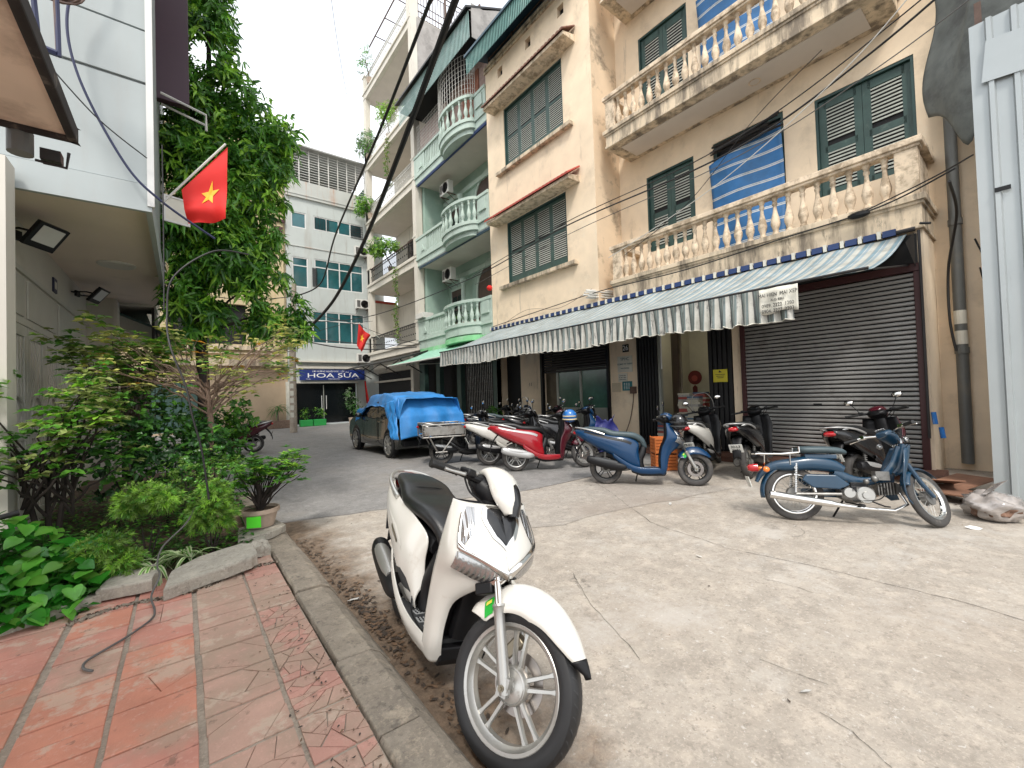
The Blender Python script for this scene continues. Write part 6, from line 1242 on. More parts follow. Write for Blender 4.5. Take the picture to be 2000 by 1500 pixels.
# ------------------------------------------------------------------ old step through motorbike
def old_bike():
    rear, front = (5.29,1.77), (6.00,.75); rz = math.atan2(front[1]-rear[1], front[0]-rear[0])
    t = thing('motorbike', 'old blue step through motorbike with spoked wheels and a chrome exhaust', 'motorbike', (rear[0],rear[1],0), rz); t.rotation_euler = (R_(-9), 0, rz)
    WB = 1.22; R = .285; ax = Vector((-.45,0,.893)); p0 = Vector((1.30,0,0)); ST = Matrix.Translation(p0) @ Matrix.Rotation(R_(40), 4, ax) @ Matrix.Translation(-p0)
    def B(mb, nm, m, par_=t, sm=True, **k): return mb.build(nm, m, par_, smooth=sm, **k)
    wheel(t, (0,0,R), R, .062, 'chrome', 'tyre_dusty', None, 'wire', None, 'rear_wheel', drum=True); wheel(t, (WB,0,R), R, .060, 'chrome', 'tyre_dusty', ST, 'wire', None, 'front_wheel', drum=True)
    def fender(c, a0, a1, r, w, nm, m, mat=None):
        mb = MB(); mb.grid(lambda u, v: (c[0]+(r-.03*(2*v-1)**2)*math.cos(R_(a0+(a1-a0)*u)), w*(2*v-1), c[2]+(r-.03*(2*v-1)**2)*math.sin(R_(a0+(a1-a0)*u))), 26, 8)
        if mat: xf(mb, mat)
        return B(mb, nm, m, solid=.004)
    fender((0,0,R), 190, 55, R+.045, .055, 'rear_fender', 'cub_blue'); fender((WB,0,R), 160, 45, R+.035, .048, 'front_fender', 'cub_blue', ST)
    for sg in (-1,1):
        mb = MB(); mb.tube([(WB,.062*sg,R),(WB-.10,.055*sg,R+.14),(1.03,.05*sg,.62)], [.018,.022,.024], 8); B(xf(mb, ST), 'fork_leg', 'cub_blue')
        mb = MB(); mb.tube([(-.0,.085*sg,R+.02),(.03,.085*sg,.62)], .010, 6); [mb.lathe([(.019,-.006),(.024,0),(.019,.006)], (.004+.022*k/10,.085*sg,R+.08+.024*k), 'z', 10) for k in range(10)]; B(mb, 'shock_absorber', 'chrome')
        mb = MB(); mb.tube([(.0,.07*sg,R),(.45,.075*sg,.30)], .016, 6); B(mb, 'swing_arm', 'engine_metal')
    # frame spine, tank body
    mb = MB(); sweep(mb, [(1.02,.80,.028,.04),(.93,.60,.032,.04),(.78,.46,.032,.04),(.58,.44,.04,.05),(.38,.52,.065,.07)], 12, 2.6, 4); B(mb, 'frame_tube', 'cub_blue')
    mb = MB(); sweep(mb, [(.48,.55,.05,.05),(.36,.60,.085,.075),(.18,.62,.095,.08),(0,.60,.09,.07),(-.18,.58,.07,.05),(-.30,.50,.055,.03),(-.36,.40,.045,.015)], 16, 2.8, 4); bd = B(mb, 'rear_body', 'cub_blue')
    for sg in (-1,1):
        mb = MB(); mb.prism([(.10,.50),(.38,.50),(.50,.40),(.40,.35),(.16,.36),(.06,.44)], 'y', .085*sg, .112*sg); B(mb, 'side_cover', 'cub_blue', bd, sm=False, bevel=.012)
    # leg shield
    LS = Surf([[(1.07,.06,.80),(1.04,.10,.80),(.99,.125,.79)],[(1.03,.07,.66),(1.0,.15,.65),(.94,.20,.63)],[(.97,.07,.50),(.95,.17,.48),(.90,.235,.45)],[(.96,.07,.36),(.95,.16,.33),(.92,.225,.30)],[(1.0,.10,.25),(.99,.16,.24),(.97,.20,.23)]], 4)
    mb = MB(); LS.add(mb, 1); LS.add(mb, -1); B(mb, 'leg_shield', 'cub_blue', solid=.005)
    mb = MB(); sweep(mb, [(1.06,.83,.045,.045),(1.03,.70,.05,.05),(.99,.58,.045,.045),(.93,.52,.03,.03)], 12, 2.6, 4); B(mb, 'front_cover', 'cub_blue')
    # engine
    mb = MB(); sweep(mb, [(.42,.30,.08,.05),(.50,.30,.11,.085),(.62,.30,.115,.085),(.72,.32,.08,.06)], 16, 3, 4); en = B(mb, 'crankcase', 'engine_metal')
    mb = MB(); mb.lathe([(.075,-.13),(.085,-.12),(.085,-.09)], (.62,0,.30), 'y', 24); mb.lathe([(.035,-.145),(.04,-.13)], (.62,0,.30), 'y', 16); mb.lathe([(.05,-.125),(.055,-.10)], (.48,0,.32), 'y', 18); B(mb, 'engine_cover', 'fork_silver', en)
    mb = MB(); [mb.cb((.76+.026*k,0,.355+.003*k), (.010,.13-.006*(k % 2),.12)) for k in range(7)]; mb.cb((.94,0,.37), (.05,.10,.10)); B(mb, 'cylinder', 'engine_metal', en, sm=False)
    mb = MB(); mb.ball((.72,-.10,.47), .035, 10); mb.ball((.64,-.11,.44), .028, 10); mb.cb((.80,-.04,.50), (.12,.09,.09)); B(mb, 'carburettor', 'engine_metal', en)
    mb = MB(); mb.tube(cr([(.94,-.05,.33),(.98,-.08,.22),(.85,-.11,.16),(.62,-.135,.165),(.4,-.145,.19),(.1,-.15,.235),(-.22,-.15,.275),(-.30,-.15,.285)], 6), [.016]*18+[.03]*3+[.036]*18+[.034]*4, 12) if False else mb.tube([(.94,-.05,.33),(.98,-.08,.22),(.85,-.11,.155),(.62,-.135,.165),(.42,-.145,.185),(.34,-.148,.195),(.28,-.15,.205),(-.20,-.15,.27),(-.27,-.15,.28),(-.275,-.15,.28)], [.016,.016,.016,.017,.020,.026,.036,.042,.040,.02], 14); B(mb, 'exhaust', 'chrome')
    # seat and rack
    mb = MB(); sweep(mb, [(.52,.735,.05,.02),(.46,.755,.095,.035),(.34,.765,.12,.040),(.20,.765,.13,.042),(.10,.765,.12,.036),(.05,.76,.06,.02)], 20, 2.6, 4); B(mb, 'seat', 'seat_bluegrey')
    mb = MB(); mb.box(.12,.42,-.075,.075,.67,.72); B(mb, 'seat_base', 'cub_blue', sm=False, bevel=.01)
    mb = MB()
    for y in (-.10,-.035,.035,.10): mb.tube([(.06,y,.735),(-.10,y,.715),(-.36,y,.715)], .009, 6)
    mb.tube([(-.36,-.10,.715),(-.36,.10,.715)], .009, 6); mb.tube([(.06,-.10,.735),(.06,-.10,.79),(.06,.10,.79),(.06,.10,.735)], .009, 6); mb.tube([(-.03,-.085,.60),(-.03,-.10,.72)], .008, 5); mb.tube([(-.28,-.05,.57),(-.28,-.10,.715)], .008, 5); B(mb, 'luggage_rack', 'chrome')
    mb = MB(); sweep(mb, [(-.34,.56,.05,.045),(-.41,.555,.048,.042),(-.44,.55,.03,.025)], 14, 3); B(mb, 'tail_lamp', 'lens_red')
    for sg in (-1,1): mb = MB(); mb.ball((-.28,.13*sg,.545), .035, 12, (1,.8,.9)); B(mb, 'turn_signal', 'lens_amber'); mb = MB(); mb.tube([(-.28,.05*sg,.545),(-.28,.12*sg,.545)], .008, 5); B(mb, 'signal_stem', 'chrome')
    mb = MB(); mb.cb((-.44,0,.40), (.006,.17,.12), Matrix.Rotation(R_(-14), 3, 'Y')); B(mb, 'number_plate', 'plate_white', sm=False)
    # handlebar
    mb = MB(); sweep(mb, [(.90,.93,.05,.02),(.95,.95,.075,.045),(1.02,.93,.08,.055),(1.08,.88,.06,.04)], 16, 2.6, 4); B(xf(mb, ST), 'headset', 'cub_blue')
    mb = MB(); mb.lathe([(.055,0),(.062,.02),(.05,.035)], (1.08,0,.88), 'x', 20); B(xf(mb, ST), 'headlamp', 'lens_clear'); mb = MB(); mb.cb((.925,0,.985), (.05,.09,.012), Matrix.Rotation(R_(30), 3, 'Y')); B(xf(mb, ST), 'speedometer', 'lens_clear')
    for sg in (-1,1):
        mb = MB(); mb.tube([(.97,.06*sg,.95),(.93,.18*sg,.97),(.86,.32*sg,.955)], .011, 8); hb = B(xf(mb, ST), 'handlebar', 'chrome')
        mb = MB(); mb.tube([(.90,.24*sg,.965),(.84,.35*sg,.950)], .018, 10); B(xf(mb, ST), 'grip', 'black_rubber', hb); mb = MB(); mb.tube([(.95,.20*sg,.975),(.96,.24*sg,.97),(.91,.34*sg,.945)], .006, 6); mb.cb((.93,.20*sg,.975), (.05,.05,.035)); B(xf(mb, ST), 'lever', 'chrome', hb)
        mb = MB(); mb.ball((1.03,.13*sg,.86), .03, 10); B(xf(mb, ST), 'front_signal', 'lens_clear')
    mb = MB(); [mb.tube(cr([(.97,.1*s_,.95),(1.05,.12*s_,.85),(1.0,.05,.70),(.9,.03,.5)], 5), .004, 4) for s_ in (-1,-.5,.5,1)]; mb.tube(cr([(.70,-.11,.44),(.80,-.10,.36),(.72,-.13,.26),(.50,-.12,.24)], 5), .006, 5); mb.tube(cr([(.30,-.09,.42),(.42,-.10,.34),(.55,-.11,.42)], 5), .005, 5); B(mb, 'control_cables', 'black_rubber')
    mb = MB(); mb.cb((.60,0,.40), (.16,.10,.05)); mb.cb((.44,-.02,.40), (.10,.12,.08)); mb.cb((.52,-.11,.36), (.05,.03,.06)); B(mb, 'battery_box', 'plastic_black', sm=False, bevel=.006)
    mb = MB(); mb.tube([(.55,-.20,.20),(.55,.20,.20)], .010, 6); mb.tube([(.55,-.13,.20),(.55,-.22,.20)], .018, 8); mb.tube([(.66,-.12,.24),(.74,-.19,.20),(.76,-.24,.20)], .008, 6); B(mb, 'foot_peg', 'black_rubber')
    mb = MB(); mb.tube([(.48,.08,.22),(.42,.22,.02)], .010, 6); B(mb, 'side_stand', 'plastic_black'); mb = MB(); mb.box(.03,.50,.095,.105,.25,.34); B(mb, 'chain_case', 'cub_blue', sm=False, bevel=.01)
    return t
old_bike()
# ------------------------------------------------------------------ car under a tarp
M('car_black', (.008,.013,.012), .16, var=.1, coat=.8, coord='O'); M('tarp_blue', (.03,.20,.50), .42, var=.22, vs=3, bump=.5, bs=7); M('black_film', (.006,.007,.006), .2, var=.3, vs=6, bump=.6, bs=12)
car = thing('parked_car', 'black hatchback car parked by the shops under a blue tarp', 'car', (4.78,11.3,0), R_(90))
# local: x forward (+Y world), y left (-X world side seen)
CW = .80; HL = 1.95
prof = [(-1.85,.38),(-1.90,.62),(-1.86,.92),(-1.72,1.02),(-1.62,1.30),(-1.35,1.50),(-.8,1.575),(-.1,1.57),(.35,1.50),(.85,1.18),(1.05,1.06),(1.55,.96),(1.83,.84),(1.92,.62),(1.90,.40),(1.80,.24)]
body = MB(); rings = []
for i, f in enumerate((-1,-.97,-.86,-.6,0,.6,.86,.97,1)):
    ring_ = []
    for x, z in prof+[(-1.75,.24)]:
        hi = max(0, (z-.95)/.63); wy = CW*(1-.20*hi); shr = (1-.045*(abs(f) > .9)-.03*(abs(f) >= 1))
        ring_.append((x*(1-.03*abs(f)**3), f*wy*1.0, .24+(z-.24)*(1-.05*abs(f)**4)))
    rings.append(ring_)
body.loft(rings); bd = body.build('body', 'car_black', car, smooth=True, ang=35)
for sx in (-1.22,1.22):
    for sg in (-1,1):
        mb = MB(); mb.lathe([(.375,sg*.75),(.375,sg*.795)], (sx,0,.335), 'y', 28); mb.build('wheel_arch', 'plastic_black', bd)
        w = wheel(car, (sx,sg*.74,.31), .31, .20, 'rim_silver', 'tyre', None, 'car', None, 'wheel')
        mb = MB(); mb.lathe([(.215,sg*.74),(.22,sg*.76),(.215,sg*.765)], (sx,0,.31), 'y', 28, cap=False)
        for q in range(9):
            a = 2*math.pi*q/9; c_, s_ = math.cos(a), math.sin(a); P_ = lambda r, o, y: (sx+r*c_-o*s_, y*sg, .31+r*s_+o*c_)
            mb.add([P_(.03,-.018,.815),P_(.03,.018,.815),P_(.215,.028,.83),P_(.215,-.028,.83),P_(.03,-.018,.795),P_(.03,.018,.795),P_(.215,.028,.81),P_(.215,-.028,.81)], [(0,1,2,3),(4,7,6,5),(0,4,5,1),(1,5,6,2),(2,6,7,3),(3,7,4,0)])
        mb.lathe([(.03,.835*sg),(.05,.82*sg),(.05,.79*sg)], (sx,0,.31), 'y', 14); mb.build('alloy_spokes', 'rim_silver', w)
        mb = MB(); mb.lathe([(.215,sg*.79),(.02,sg*.79)], (sx,0,.31), 'y', 24); mb.build('wheel_dark', 'plastic_black', w)
for pts, nm in (([(-1.60,1.02),(-1.45,1.34),(-.62,1.47),(-.55,1.02)],'rear_window'), ([(-.47,1.02),(-.52,1.47),(.28,1.42),(.78,1.06)],'front_window')):
    for sg in (-1,1):
        mb = MB(); v = [(x, sg*(CW*(1-.20*max(0,(z-.95)/.63))*.965+.028), z) for x, z in pts]; mb.add(v, [(0,1,2,3)]); mb.build(nm, 'glass_dark', car, solid=.006)
for sg in (-1,1):
    for x0, x1 in ((-1.05,-.50),(-.46,.62)):
        mb = MB(); y = sg*.806; mb.tube(cr([(x0,y,.98),(x0-.02,y,.6),(x0+.08,y,.34),(x1-.05,y,.34),(x1,y,.6),(x1,y,.98)], 4), .005, 4); mb.build('door_seam', 'plastic_black', bd)
        mb = MB(); mb.tube([(x1-.25,sg*.825,.86),(x1-.10,sg*.83,.865)], .012, 6); mb.build('door_handle', 'car_black', bd)
    mb = MB(); mb.tube(cr([(-.9,sg*.81,.42),(0,sg*.818,.40),(.75,sg*.81,.46)], 4), .012, 6); mb.build('side_crease', 'car_black', bd)
    mb = MB(); mb.ball((.62,sg*.92,1.02), .09, 12, (.7,1.1,.75)); mb.build('wing_mirror', 'car_black', car, smooth=True); mb = MB(); mb.tube([(.66,sg*.78,.98),(.63,sg*.88,1.0)], .02, 6); mb.build('mirror_arm', 'plastic_black', car)
    mb = MB(); mb.cb((-1.80,sg*.62,.90), (.10,.22,.20), Matrix.Rotation(R_(12), 3, 'Y')); mb.build('tail_lamp', 'lens_red', car, bevel=.03)
    mb = MB(); mb.cb((1.74,sg*.60,.76), (.22,.24,.12)); mb.build('headlight', 'lens_clear', car, bevel=.03)
mb = MB(); mb.box(-1.93,-1.80,-.72,.72,.30,.46); mb.build('rear_bumper', 'plastic_black', car, bevel=.03)
# tarp: drapes over roof and rear; world coordinates; the car's left side faces -X
def car_top(ly, lx):
    # height of car at local (x=lx, y=ly)
    xs = [p for p in prof if True]; z = .3
    for i in range(1, 12):
        (xa, za), (xb, zb) = prof[i+0], prof[i+1]
        if xa <= lx <= xb and xb > xa: z = za+(zb-za)*(lx-xa)/(xb-xa)
    return z
def tarp(u, v):
    """u along the car (rear to front), v across: 0 = street side edge, 1 = shop side edge"""
    lx = -2.02+2.95*u; s = (v-.42)/.5                                   # s: -1..1 over the roof then beyond
    top = car_top(0, min(max(lx, -1.7), 1.7))+.03
    if lx < -1.60: top = 1.46
    W_ = .66 if top > 1.2 else .78
    yl = -s*1.30                                                        # local y (left positive = street side = v small)
    over = abs(yl)-W_
    if over <= 0: y, z = yl, top-.02*(abs(yl)/W_)**2
    else: y, z = math.copysign(W_+.24*(1-math.exp(-over*3.0)), yl), top-over*1.15
    side = (.12+.16*math.exp(-((u-.02)/.16)**2)*5.0) if yl > 0 else 9
    z = max(z, top-.05-(.28+.75*max(0, .30-u)/.30 if yl > 0 else .9)) if yl > 0 else max(z, .45)
    x = lx
    n = noise.noise(Vector((lx*2.3, y*2.3, z*2.3)))*.045+noise.noise(Vector((lx*6, y*6, z*6)))*.018
    return (x+n*.3, y+n, z+n)
mb = MB(); NU, NV = 60, 50
mb.grid(tarp, NU, NV)
# tail flap hanging over the back
def flap(u, v):
    yl = .84-1.70*u; low = .50+.05*math.sin(u*7)
    p0 = Vector((-1.72,yl*.88,1.46-.03*abs(yl))); p1 = Vector((-2.02,yl,1.02)); p2 = Vector((-2.10,yl*1.02,low))
    f = v*2; p = p0.lerp(p1, f) if f < 1 else p1.lerp(p2, f-1); n = noise.noise(Vector((u*6, v*2, 3)))*.05+.03*math.sin(u*16+v*3)*v; return (p.x+n, p.y, p.z)
mb.grid(flap, 50, 30)
def flapside(u, v):
    p0 = Vector((-2.06,.84,1.10)); a = Vector((-1.72,.80,1.42)).lerp(Vector((-2.08,.86,.50)), v); b = Vector((-1.05,.80,1.33)).lerp(Vector((-1.55,.93,.52+.0)), v)
    p = a.lerp(b, u*(1-.35*v)); n = noise.noise(Vector((u*5, v*5, 9)))*.05; return (p.x, p.y+.035+.06*math.sin(math.pi*u)*v+n, p.z)
mb.grid(flapside, 24, 24)
tp = mb.build('blue_tarp', 'tarp_blue', smooth=True, ang=180, solid=.008); tp.matrix_world = Matrix.Translation((4.78,11.3,0)) @ Matrix.Rotation(R_(90), 4, 'Z'); tag(tp, 'crumpled bright blue tarp covering the roof and tail of the black car', 'tarp')
mb = MB(); mb.grid(lambda u, v: (-1.45+1.5*u, .70+.13*v+.03*noise.noise(Vector((u*8,v*8,2)))+.05, 1.36-.40*v-.12*math.sin(u*2.5)*0+.05*noise.noise(Vector((u*7,v*4,5)))), 30, 14)
fl_ = mb.build('plastic_film', 'black_film', smooth=True, solid=.006); fl_.matrix_world = tp.matrix_world.copy(); tag(fl_, 'shiny black plastic film hanging over the car side windows', 'plastic film')
# ------------------------------------------------------------------ goods in the bookshop doorway
M('paper_pile', (.42,.39,.31), .8, var=.15, vs=20); M('paper_grey', (.30,.29,.27), .6, var=.3, vs=25); M('crate_orange', (.50,.14,.03), .6, var=.1, vs=8); M('cover_a', (.30,.06,.05), .6); M('cover_b', (.05,.10,.16), .6)
def books(label, x, y, z0, n, w=.28, d=.22, th=.035, m=('paper_pile','paper_pile','paper_grey','cover_a','cover_b')):
    t = thing('book_stack', label, 'book stack', (x,y,z0), 0, 'book stacks in the doorway'); rv = random.Random(int(x*100+y*77))
    meshes = {}
    for k in range(n):
        h = th*rv.choice((.8,1,1.2)); mb = MB(); mb.cb((rv.uniform(-.012,.012), rv.uniform(-.015,.015), z if k else h/2), (d, w, h*.94), Matrix.Rotation(rv.uniform(-.08,.08), 3, 'Z'))
        if k == 0: z = h
        else: z += h
        mb.build('book', rv.choice(m), t)
        if k == 0: z = h*1.5
lbl = ['tall left stack of cream books in the shop doorway','square pile of cream books right of the tall left stack','bound grey magazine stack at the doorway centre','cream book stack behind on the doorway table','short stack of books at the right of the doorway','book pile on top of the magazines near the shelf','low heap of magazines beside the black gate']
for i, (x, y, z, n) in enumerate(((8.95,5.62,.12,16),(8.90,5.35,.12,14),(9.3,5.05,.12,24),(9.35,5.30,.12,26),(9.25,4.75,.12,20),(9.5,5.0,.96,9),(9.05,4.62,.12,12))): books(lbl[i], x, y, z, n, th=.045)
cr_ = thing('orange_crate', 'stack of two slatted orange plastic crates behind the blue scooter', 'crate', (6.95,4.42,0), R_(-40))
for z in (0,.31):
    mb = MB(); mb.box(-.2,.2,-.15,.15,z+.01,z+.03); 
    for k in range(5): zz = z+.03+k*.055; [mb.box(a,b,c,d,zz,zz+.035) for a,b,c,d in ((-.2,.2,-.15,-.14),(-.2,.2,.14,.15),(-.2,-.19,-.14,.14),(.19,.2,-.14,.14))]
    for x in (-.2,.185):
        for y in (-.15,.135): mb.box(x,x+.015,y,y+.015,z,z+.30)
    mb.box(-.18,.18,-.13,.13,z+.03,z+.26); mb.build('crate', 'crate_orange', cr_)
sh = thing('bookshelf', 'dark bookshelf inside the shop doorway filled with books', 'bookshelf', (10.2,4.3,.1), 0, None)
for k in range(6): mb = MB(); mb.box(-.15,.15,-.25,.3,k*.42,k*.42+.03); mb.build('shelf', 'olive_wood', sh)
mb = MB(); mb.box(-.15,.15,.3,.33,0,2.3); mb.build('side_board', 'olive_wood', sh)
rv = random.Random(3)
for k in range(6):
    y = -.22
    while y < .26: w = rv.uniform(.03,.09); h = rv.uniform(.16,.3); mb = MB(); mb.box(-.14,.08,y,y+w*.9,k*.42+.03,k*.42+.03+h); mb.build('book', rv.choice(('paper_pile','paper_grey','cover_a','cover_b')), sh); y += w
M('wall_art_red', (.11,.012,.012), .5, var=0); fan = thing('wall_ornament', 'dark red round ornament on the cream wall inside the shop', 'ornament', (10.9,5.9,1.75)); mb = MB(); mb.lathe([(.19,-.01),(.19,.01)], (0,0,0), 'x', 24); mb.build('disc', 'wall_art_red', fan); mb = MB(); mb.lathe([(.08,-.03),(.08,-.0)], (0,0,-.02), 'x', 20); mb.build('centre', 'cover_a', fan); mb = MB(); mb.prism([(-.06,-.42),(.06,-.42),(.06,-.26),(0,-.2),(-.06,-.26)], 'x', -.02, 0); mb.build('pendant', 'wall_art_red', fan)
tl = MB(); tl.tube([(9.02,5.70,2.85),(9.02,5.70,1.95)], .018, 8); tag(tl.build('tube_lamp', 'white_frame'), 'unlit white tube lamp fixed beside the wooden shop door', 'lamp')
# low platform in front of pillar with baskets
mb = MB(); mb.box(8.35,8.75,6.3,7.5,.30,.36); [mb.box(x,x+.05,y,y+.05,0.1,.30) for x in (8.37,8.68) for y in (6.33,7.42)]; tag(mb.build('low_bench', 'olive_wood', bevel=.006), 'low wooden bench with flat goods before the numbered pillar', 'bench')
mb = MB(); mb.tube(cr([(9.08,6.56,1.42),(9.05,6.58,1.1),(9.02,6.66,.7),(8.9,6.7,.42)], 5), .012, 6); mb.box(9.0,9.1,6.48,6.62,1.38,1.56); tag(mb.build('wall_socket_cable', 'iron_rust'), 'brown cable hanging from a black socket box beside the folding gate', 'cable')
mb = MB(); mb.tube([(8.93,1.10,1.0),(8.9,1.08,.82)], .03, 8); mb.tube([(8.88,1.02,.78),(8.86,1.0,.62)], .03, 8); o = mb.build('blue_grips', 'helmet_blue', smooth=True); tag(o, 'pair of blue plastic grips hanging beside the shutter edge', 'grips')
# ------------------------------------------------------------------ rubbish by the metal fence
M('bag_clear', (.30,.27,.25), .10, var=.35, vs=9, spec=.7, coat=.5); M('litter_brown', (.16,.09,.06), .85, var=.4, vs=12); M('litter_white', (.58,.57,.54), .7, var=.1)
def lump(c, r, seed, sc=(1,1,1), nz=.3):
    mb = MB(); mb.ball((0,0,0), 1, 28, (1,1,1)); o = Vector((seed,seed*.7,0)); out = []
    for v in mb.v:
        p = Vector(v); d = 1+nz*noise.noise(p*2.2+o)+nz*.5*noise.noise(p*6+o)+nz*.3*noise.noise(p*13+o); p = p*d; out.append((c[0]+p.x*r*sc[0], c[1]+p.y*r*sc[1], max(c[2]-r*sc[2]*.78, c[2]+p.z*r*sc[2])))
    mb.v = out; return mb
o = lump((6.75,.42,.135), .24, 3, (1.15,.95,.62), .32).build('rubbish_bag', 'bag_clear', smooth=True, ang=180); tag(o, 'knotted clear plastic rubbish bag on the ground beside the metal fence', 'rubbish bag')
lump((6.74,.42,.12), .20, 8, (1.1,.95,.6), .3).build('contents', 'litter_brown', o, smooth=True)
mb = MB(); mb.grid(lambda u, v: (6.62+.20*u*v+.02*math.sin(v*9), .47-.10*v+.10*(u-.5)*(.3+v), .27+.17*v-.10*u*v), 8, 8); mb.build('knot', 'bag_clear', o, smooth=True, solid=.003)
M('cardboard', (.20,.10,.06), .85, var=.25, vs=5)
for i, (x, y, z, a, b, l) in enumerate(((7.75,.98,.16,.3,.12,'dark brown cardboard sheet leaning over the stones by the drainpipe'),(8.1,.8,.12,-.4,-.06,'maroon board lying at the foot of the drainpipe'),(7.5,.85,.10,1.1,.02,'flattened brown board beside the pale block'))):
    mb = MB(); mb.cb((0,0,0), (.75,.42,.016), Matrix.Rotation(a, 3, 'Z') @ Matrix.Rotation(b*2, 3, 'Y')); o = mb.build('board', 'cardboard'); o.location = (x,y,z); tag(o, l, 'board')
for i, (x, y, sx, sy, sz, l) in enumerate(((7.55,1.12,.34,.24,.14,'pale concrete block near the front wheel of the old motorbike'),(8.05,.95,.3,.2,.12,'small broken concrete lump below the drainpipe'),(7.35,.60,.22,.16,.12,'dark stone lump beside the rubbish bag'))):
    mb = lump((0,0,sz*.5), .5, i+5, (sx,sy,sz), .25); o = mb.build('rubble', 'slab_concrete' if i < 2 else 'soil', smooth=True, ang=60); o.location = (x,y,0); tag(o, l, 'rubble')
# loose scraps and dead leaves on the road
leafm = MB(); leafm.add([(-.5,0,0),(-.15,-.22,.06),(.3,-.16,.03),(.5,0,.10),(.3,.16,.05),(-.15,.22,.02)], [(0,1,5),(1,2,4,5),(2,3,4)])
M('dead_leaf', (.16,.10,.06), .8, var=.4, vs=9, coord='O'); M('dead_leaf_dark', (.06,.045,.035), .8, var=.3, coord='O')
lf1 = leafm.mesh('dead_leaf', ['dead_leaf']); lf2 = leafm.mesh('dead_leaf', ['dead_leaf_dark']); lf3 = leafm.mesh('paper_scrap', ['litter_white'])
rv = random.Random(21); mbd = MB()
def scat(x, y, s, z=.006):
    a = rv.uniform(0,6.28); c, q = math.cos(a), math.sin(a); o = len(mbd.v)
    mbd.mi = 0 if rv.random() < .5 else 1
    mbd.add([(x+s*(px*c-py*q), y+s*(px*q+py*c), z+s*pz*1.2+rv.uniform(0,.004)) for px, py, pz in leafm.v], leafm.f)
for _ in range(420):
    y = 1.2+3.8*rv.random()**1.1; x = .93+abs(rv.gauss(0,.09)); scat(x, y, rv.uniform(.015,.05))
for _ in range(150): scat(.95+abs(rv.gauss(0,.06)), rv.gauss(2.95,.28), rv.uniform(.03,.06), .008)
for _ in range(160): scat(rv.uniform(1.1,7.5), rv.uniform(.6,9), rv.uniform(.008,.03))
for _ in range(200): scat(rv.uniform(7.0,8.4), rv.uniform(.4,1.6), rv.uniform(.02,.07))
for _ in range(160): scat(rv.uniform(.30,.60), 1.2+3*rv.random(), rv.uniform(.008,.025), .124)
o = mbd.build('leaf_litter', ['dead_leaf','dead_leaf_dark']); tag(o, 'scattered dead leaves and crumbs along the kerb and road', 'leaf litter', kind='stuff')
for i, (x, y, s, l) in enumerate(((.97,3.22,.09,'crumpled white tissue in the gutter behind the white scooter'),(3.55,1.95,.07,'small white paper scrap in the middle of the concrete yard'),(2.35,.78,.07,'white paper scrap near the bottom right corner'),(4.9,3.05,.10,'white paper scrap in front of the blue scooter'),(6.15,.52,.13,'flat white paper by the front tyre of the old motorbike'),(1.25,2.25,.05,'orange brown twig end lying near the white scooter wheel'))):
    q = inst(lf3, None, (x,y,.014), (.2*i,.1,1.3*i), 'paper_scrap', (s,s*.8,s)); tag(q, l, 'paper scrap')
# long thin cracks in the concrete yard
rv = random.Random(77)
CR = [([(5.41,4.88),(4.75,3.8),(4.11,2.81),(3.93,1.89),(4.03,1.35),(4.08,.89),(4.08,.48),(4.04,.15)], .0035), ([(2.25,.70),(2.23,.58),(2.18,.49),(2.14,.43)], .002), ([(3.52,1.42),(3.54,1.25),(3.52,1.09)], .0025), ([(5.48,3.48),(5.41,3.05),(5.67,2.56)], .004), ([(2.45,1.03),(2.47,.85),(2.5,.73)], .002), ([(2.51,2.47),(2.2,1.98),(1.97,1.45)], .002)]
def crack(pts, w):
    mb = MB(); P = []
    for i in range(len(pts)-1):
        a, b = Vector((*pts[i],0)), Vector((*pts[i+1],0)); n = max(3, int((b-a).length/.07)); s_ = Vector((-(b-a).y,(b-a).x,0)).normalized()
        for k in range(n): P.append(a.lerp(b, k/n)+s_*(.035*noise.noise(a.lerp(b, k/n)*1.7)+rv.uniform(-.008,.008)))
    P.append(Vector((*pts[-1],0)))
    for i in range(len(P)-1):
        d = (P[i+1]-P[i]).normalized(); s_ = Vector((-d.y,d.x,0)); w0 = w*rv.uniform(.35,1); z = Vector((0,0,.0045)); mb.add([P[i]-s_*w0+z, P[i+1]-s_*w0*.8+z, P[i+1]+s_*w0*.8+z, P[i]+s_*w0+z], [(0,1,2,3)])
    tag(mb.build('concrete_crack', 'crack_dark'), kind='structure')
M('crack_dark', (.06,.05,.042), .95, var=.4, vs=9)
for L_, w_ in CR: crack(L_, w_)
# ------------------------------------------------------------------ foliage
def leafmat(name, col, rough=.45, var=.35, trans=.35):
    m = bpy.data.materials.new(name); m.use_nodes = True; MATS[name] = m; N = m.node_tree.nodes; L = m.node_tree.links; b = N['Principled BSDF']
    g = N.new('ShaderNodeNewGeometry'); nz = N.new('ShaderNodeTexNoise'); nz.inputs['Scale'].default_value = 5; nz.inputs['Detail'].default_value = 3; L.new(g.outputs['Position'], nz.inputs['Vector'])
    r = N.new('ShaderNodeValToRGB'); r.color_ramp.elements[0].position = .35; r.color_ramp.elements[1].position = .65; r.color_ramp.elements[0].color = (*[c*(1-var) for c in col], 1); r.color_ramp.elements[1].color = (*[c*(1+var) for c in col], 1); L.new(nz.outputs['Fac'], r.inputs[0])
    L.new(r.outputs[0], b.inputs['Base Color']); b.inputs['Roughness'].default_value = rough
    t = N.new('ShaderNodeBsdfTranslucent'); L.new(r.outputs[0], t.inputs[0]); mx = N.new('ShaderNodeMixShader'); mx.inputs[0].default_value = trans; L.new(b.outputs[0], mx.inputs[1]); L.new(t.outputs[0], mx.inputs[2]); L.new(mx.outputs[0], N['Material Output'].inputs[0]); return m
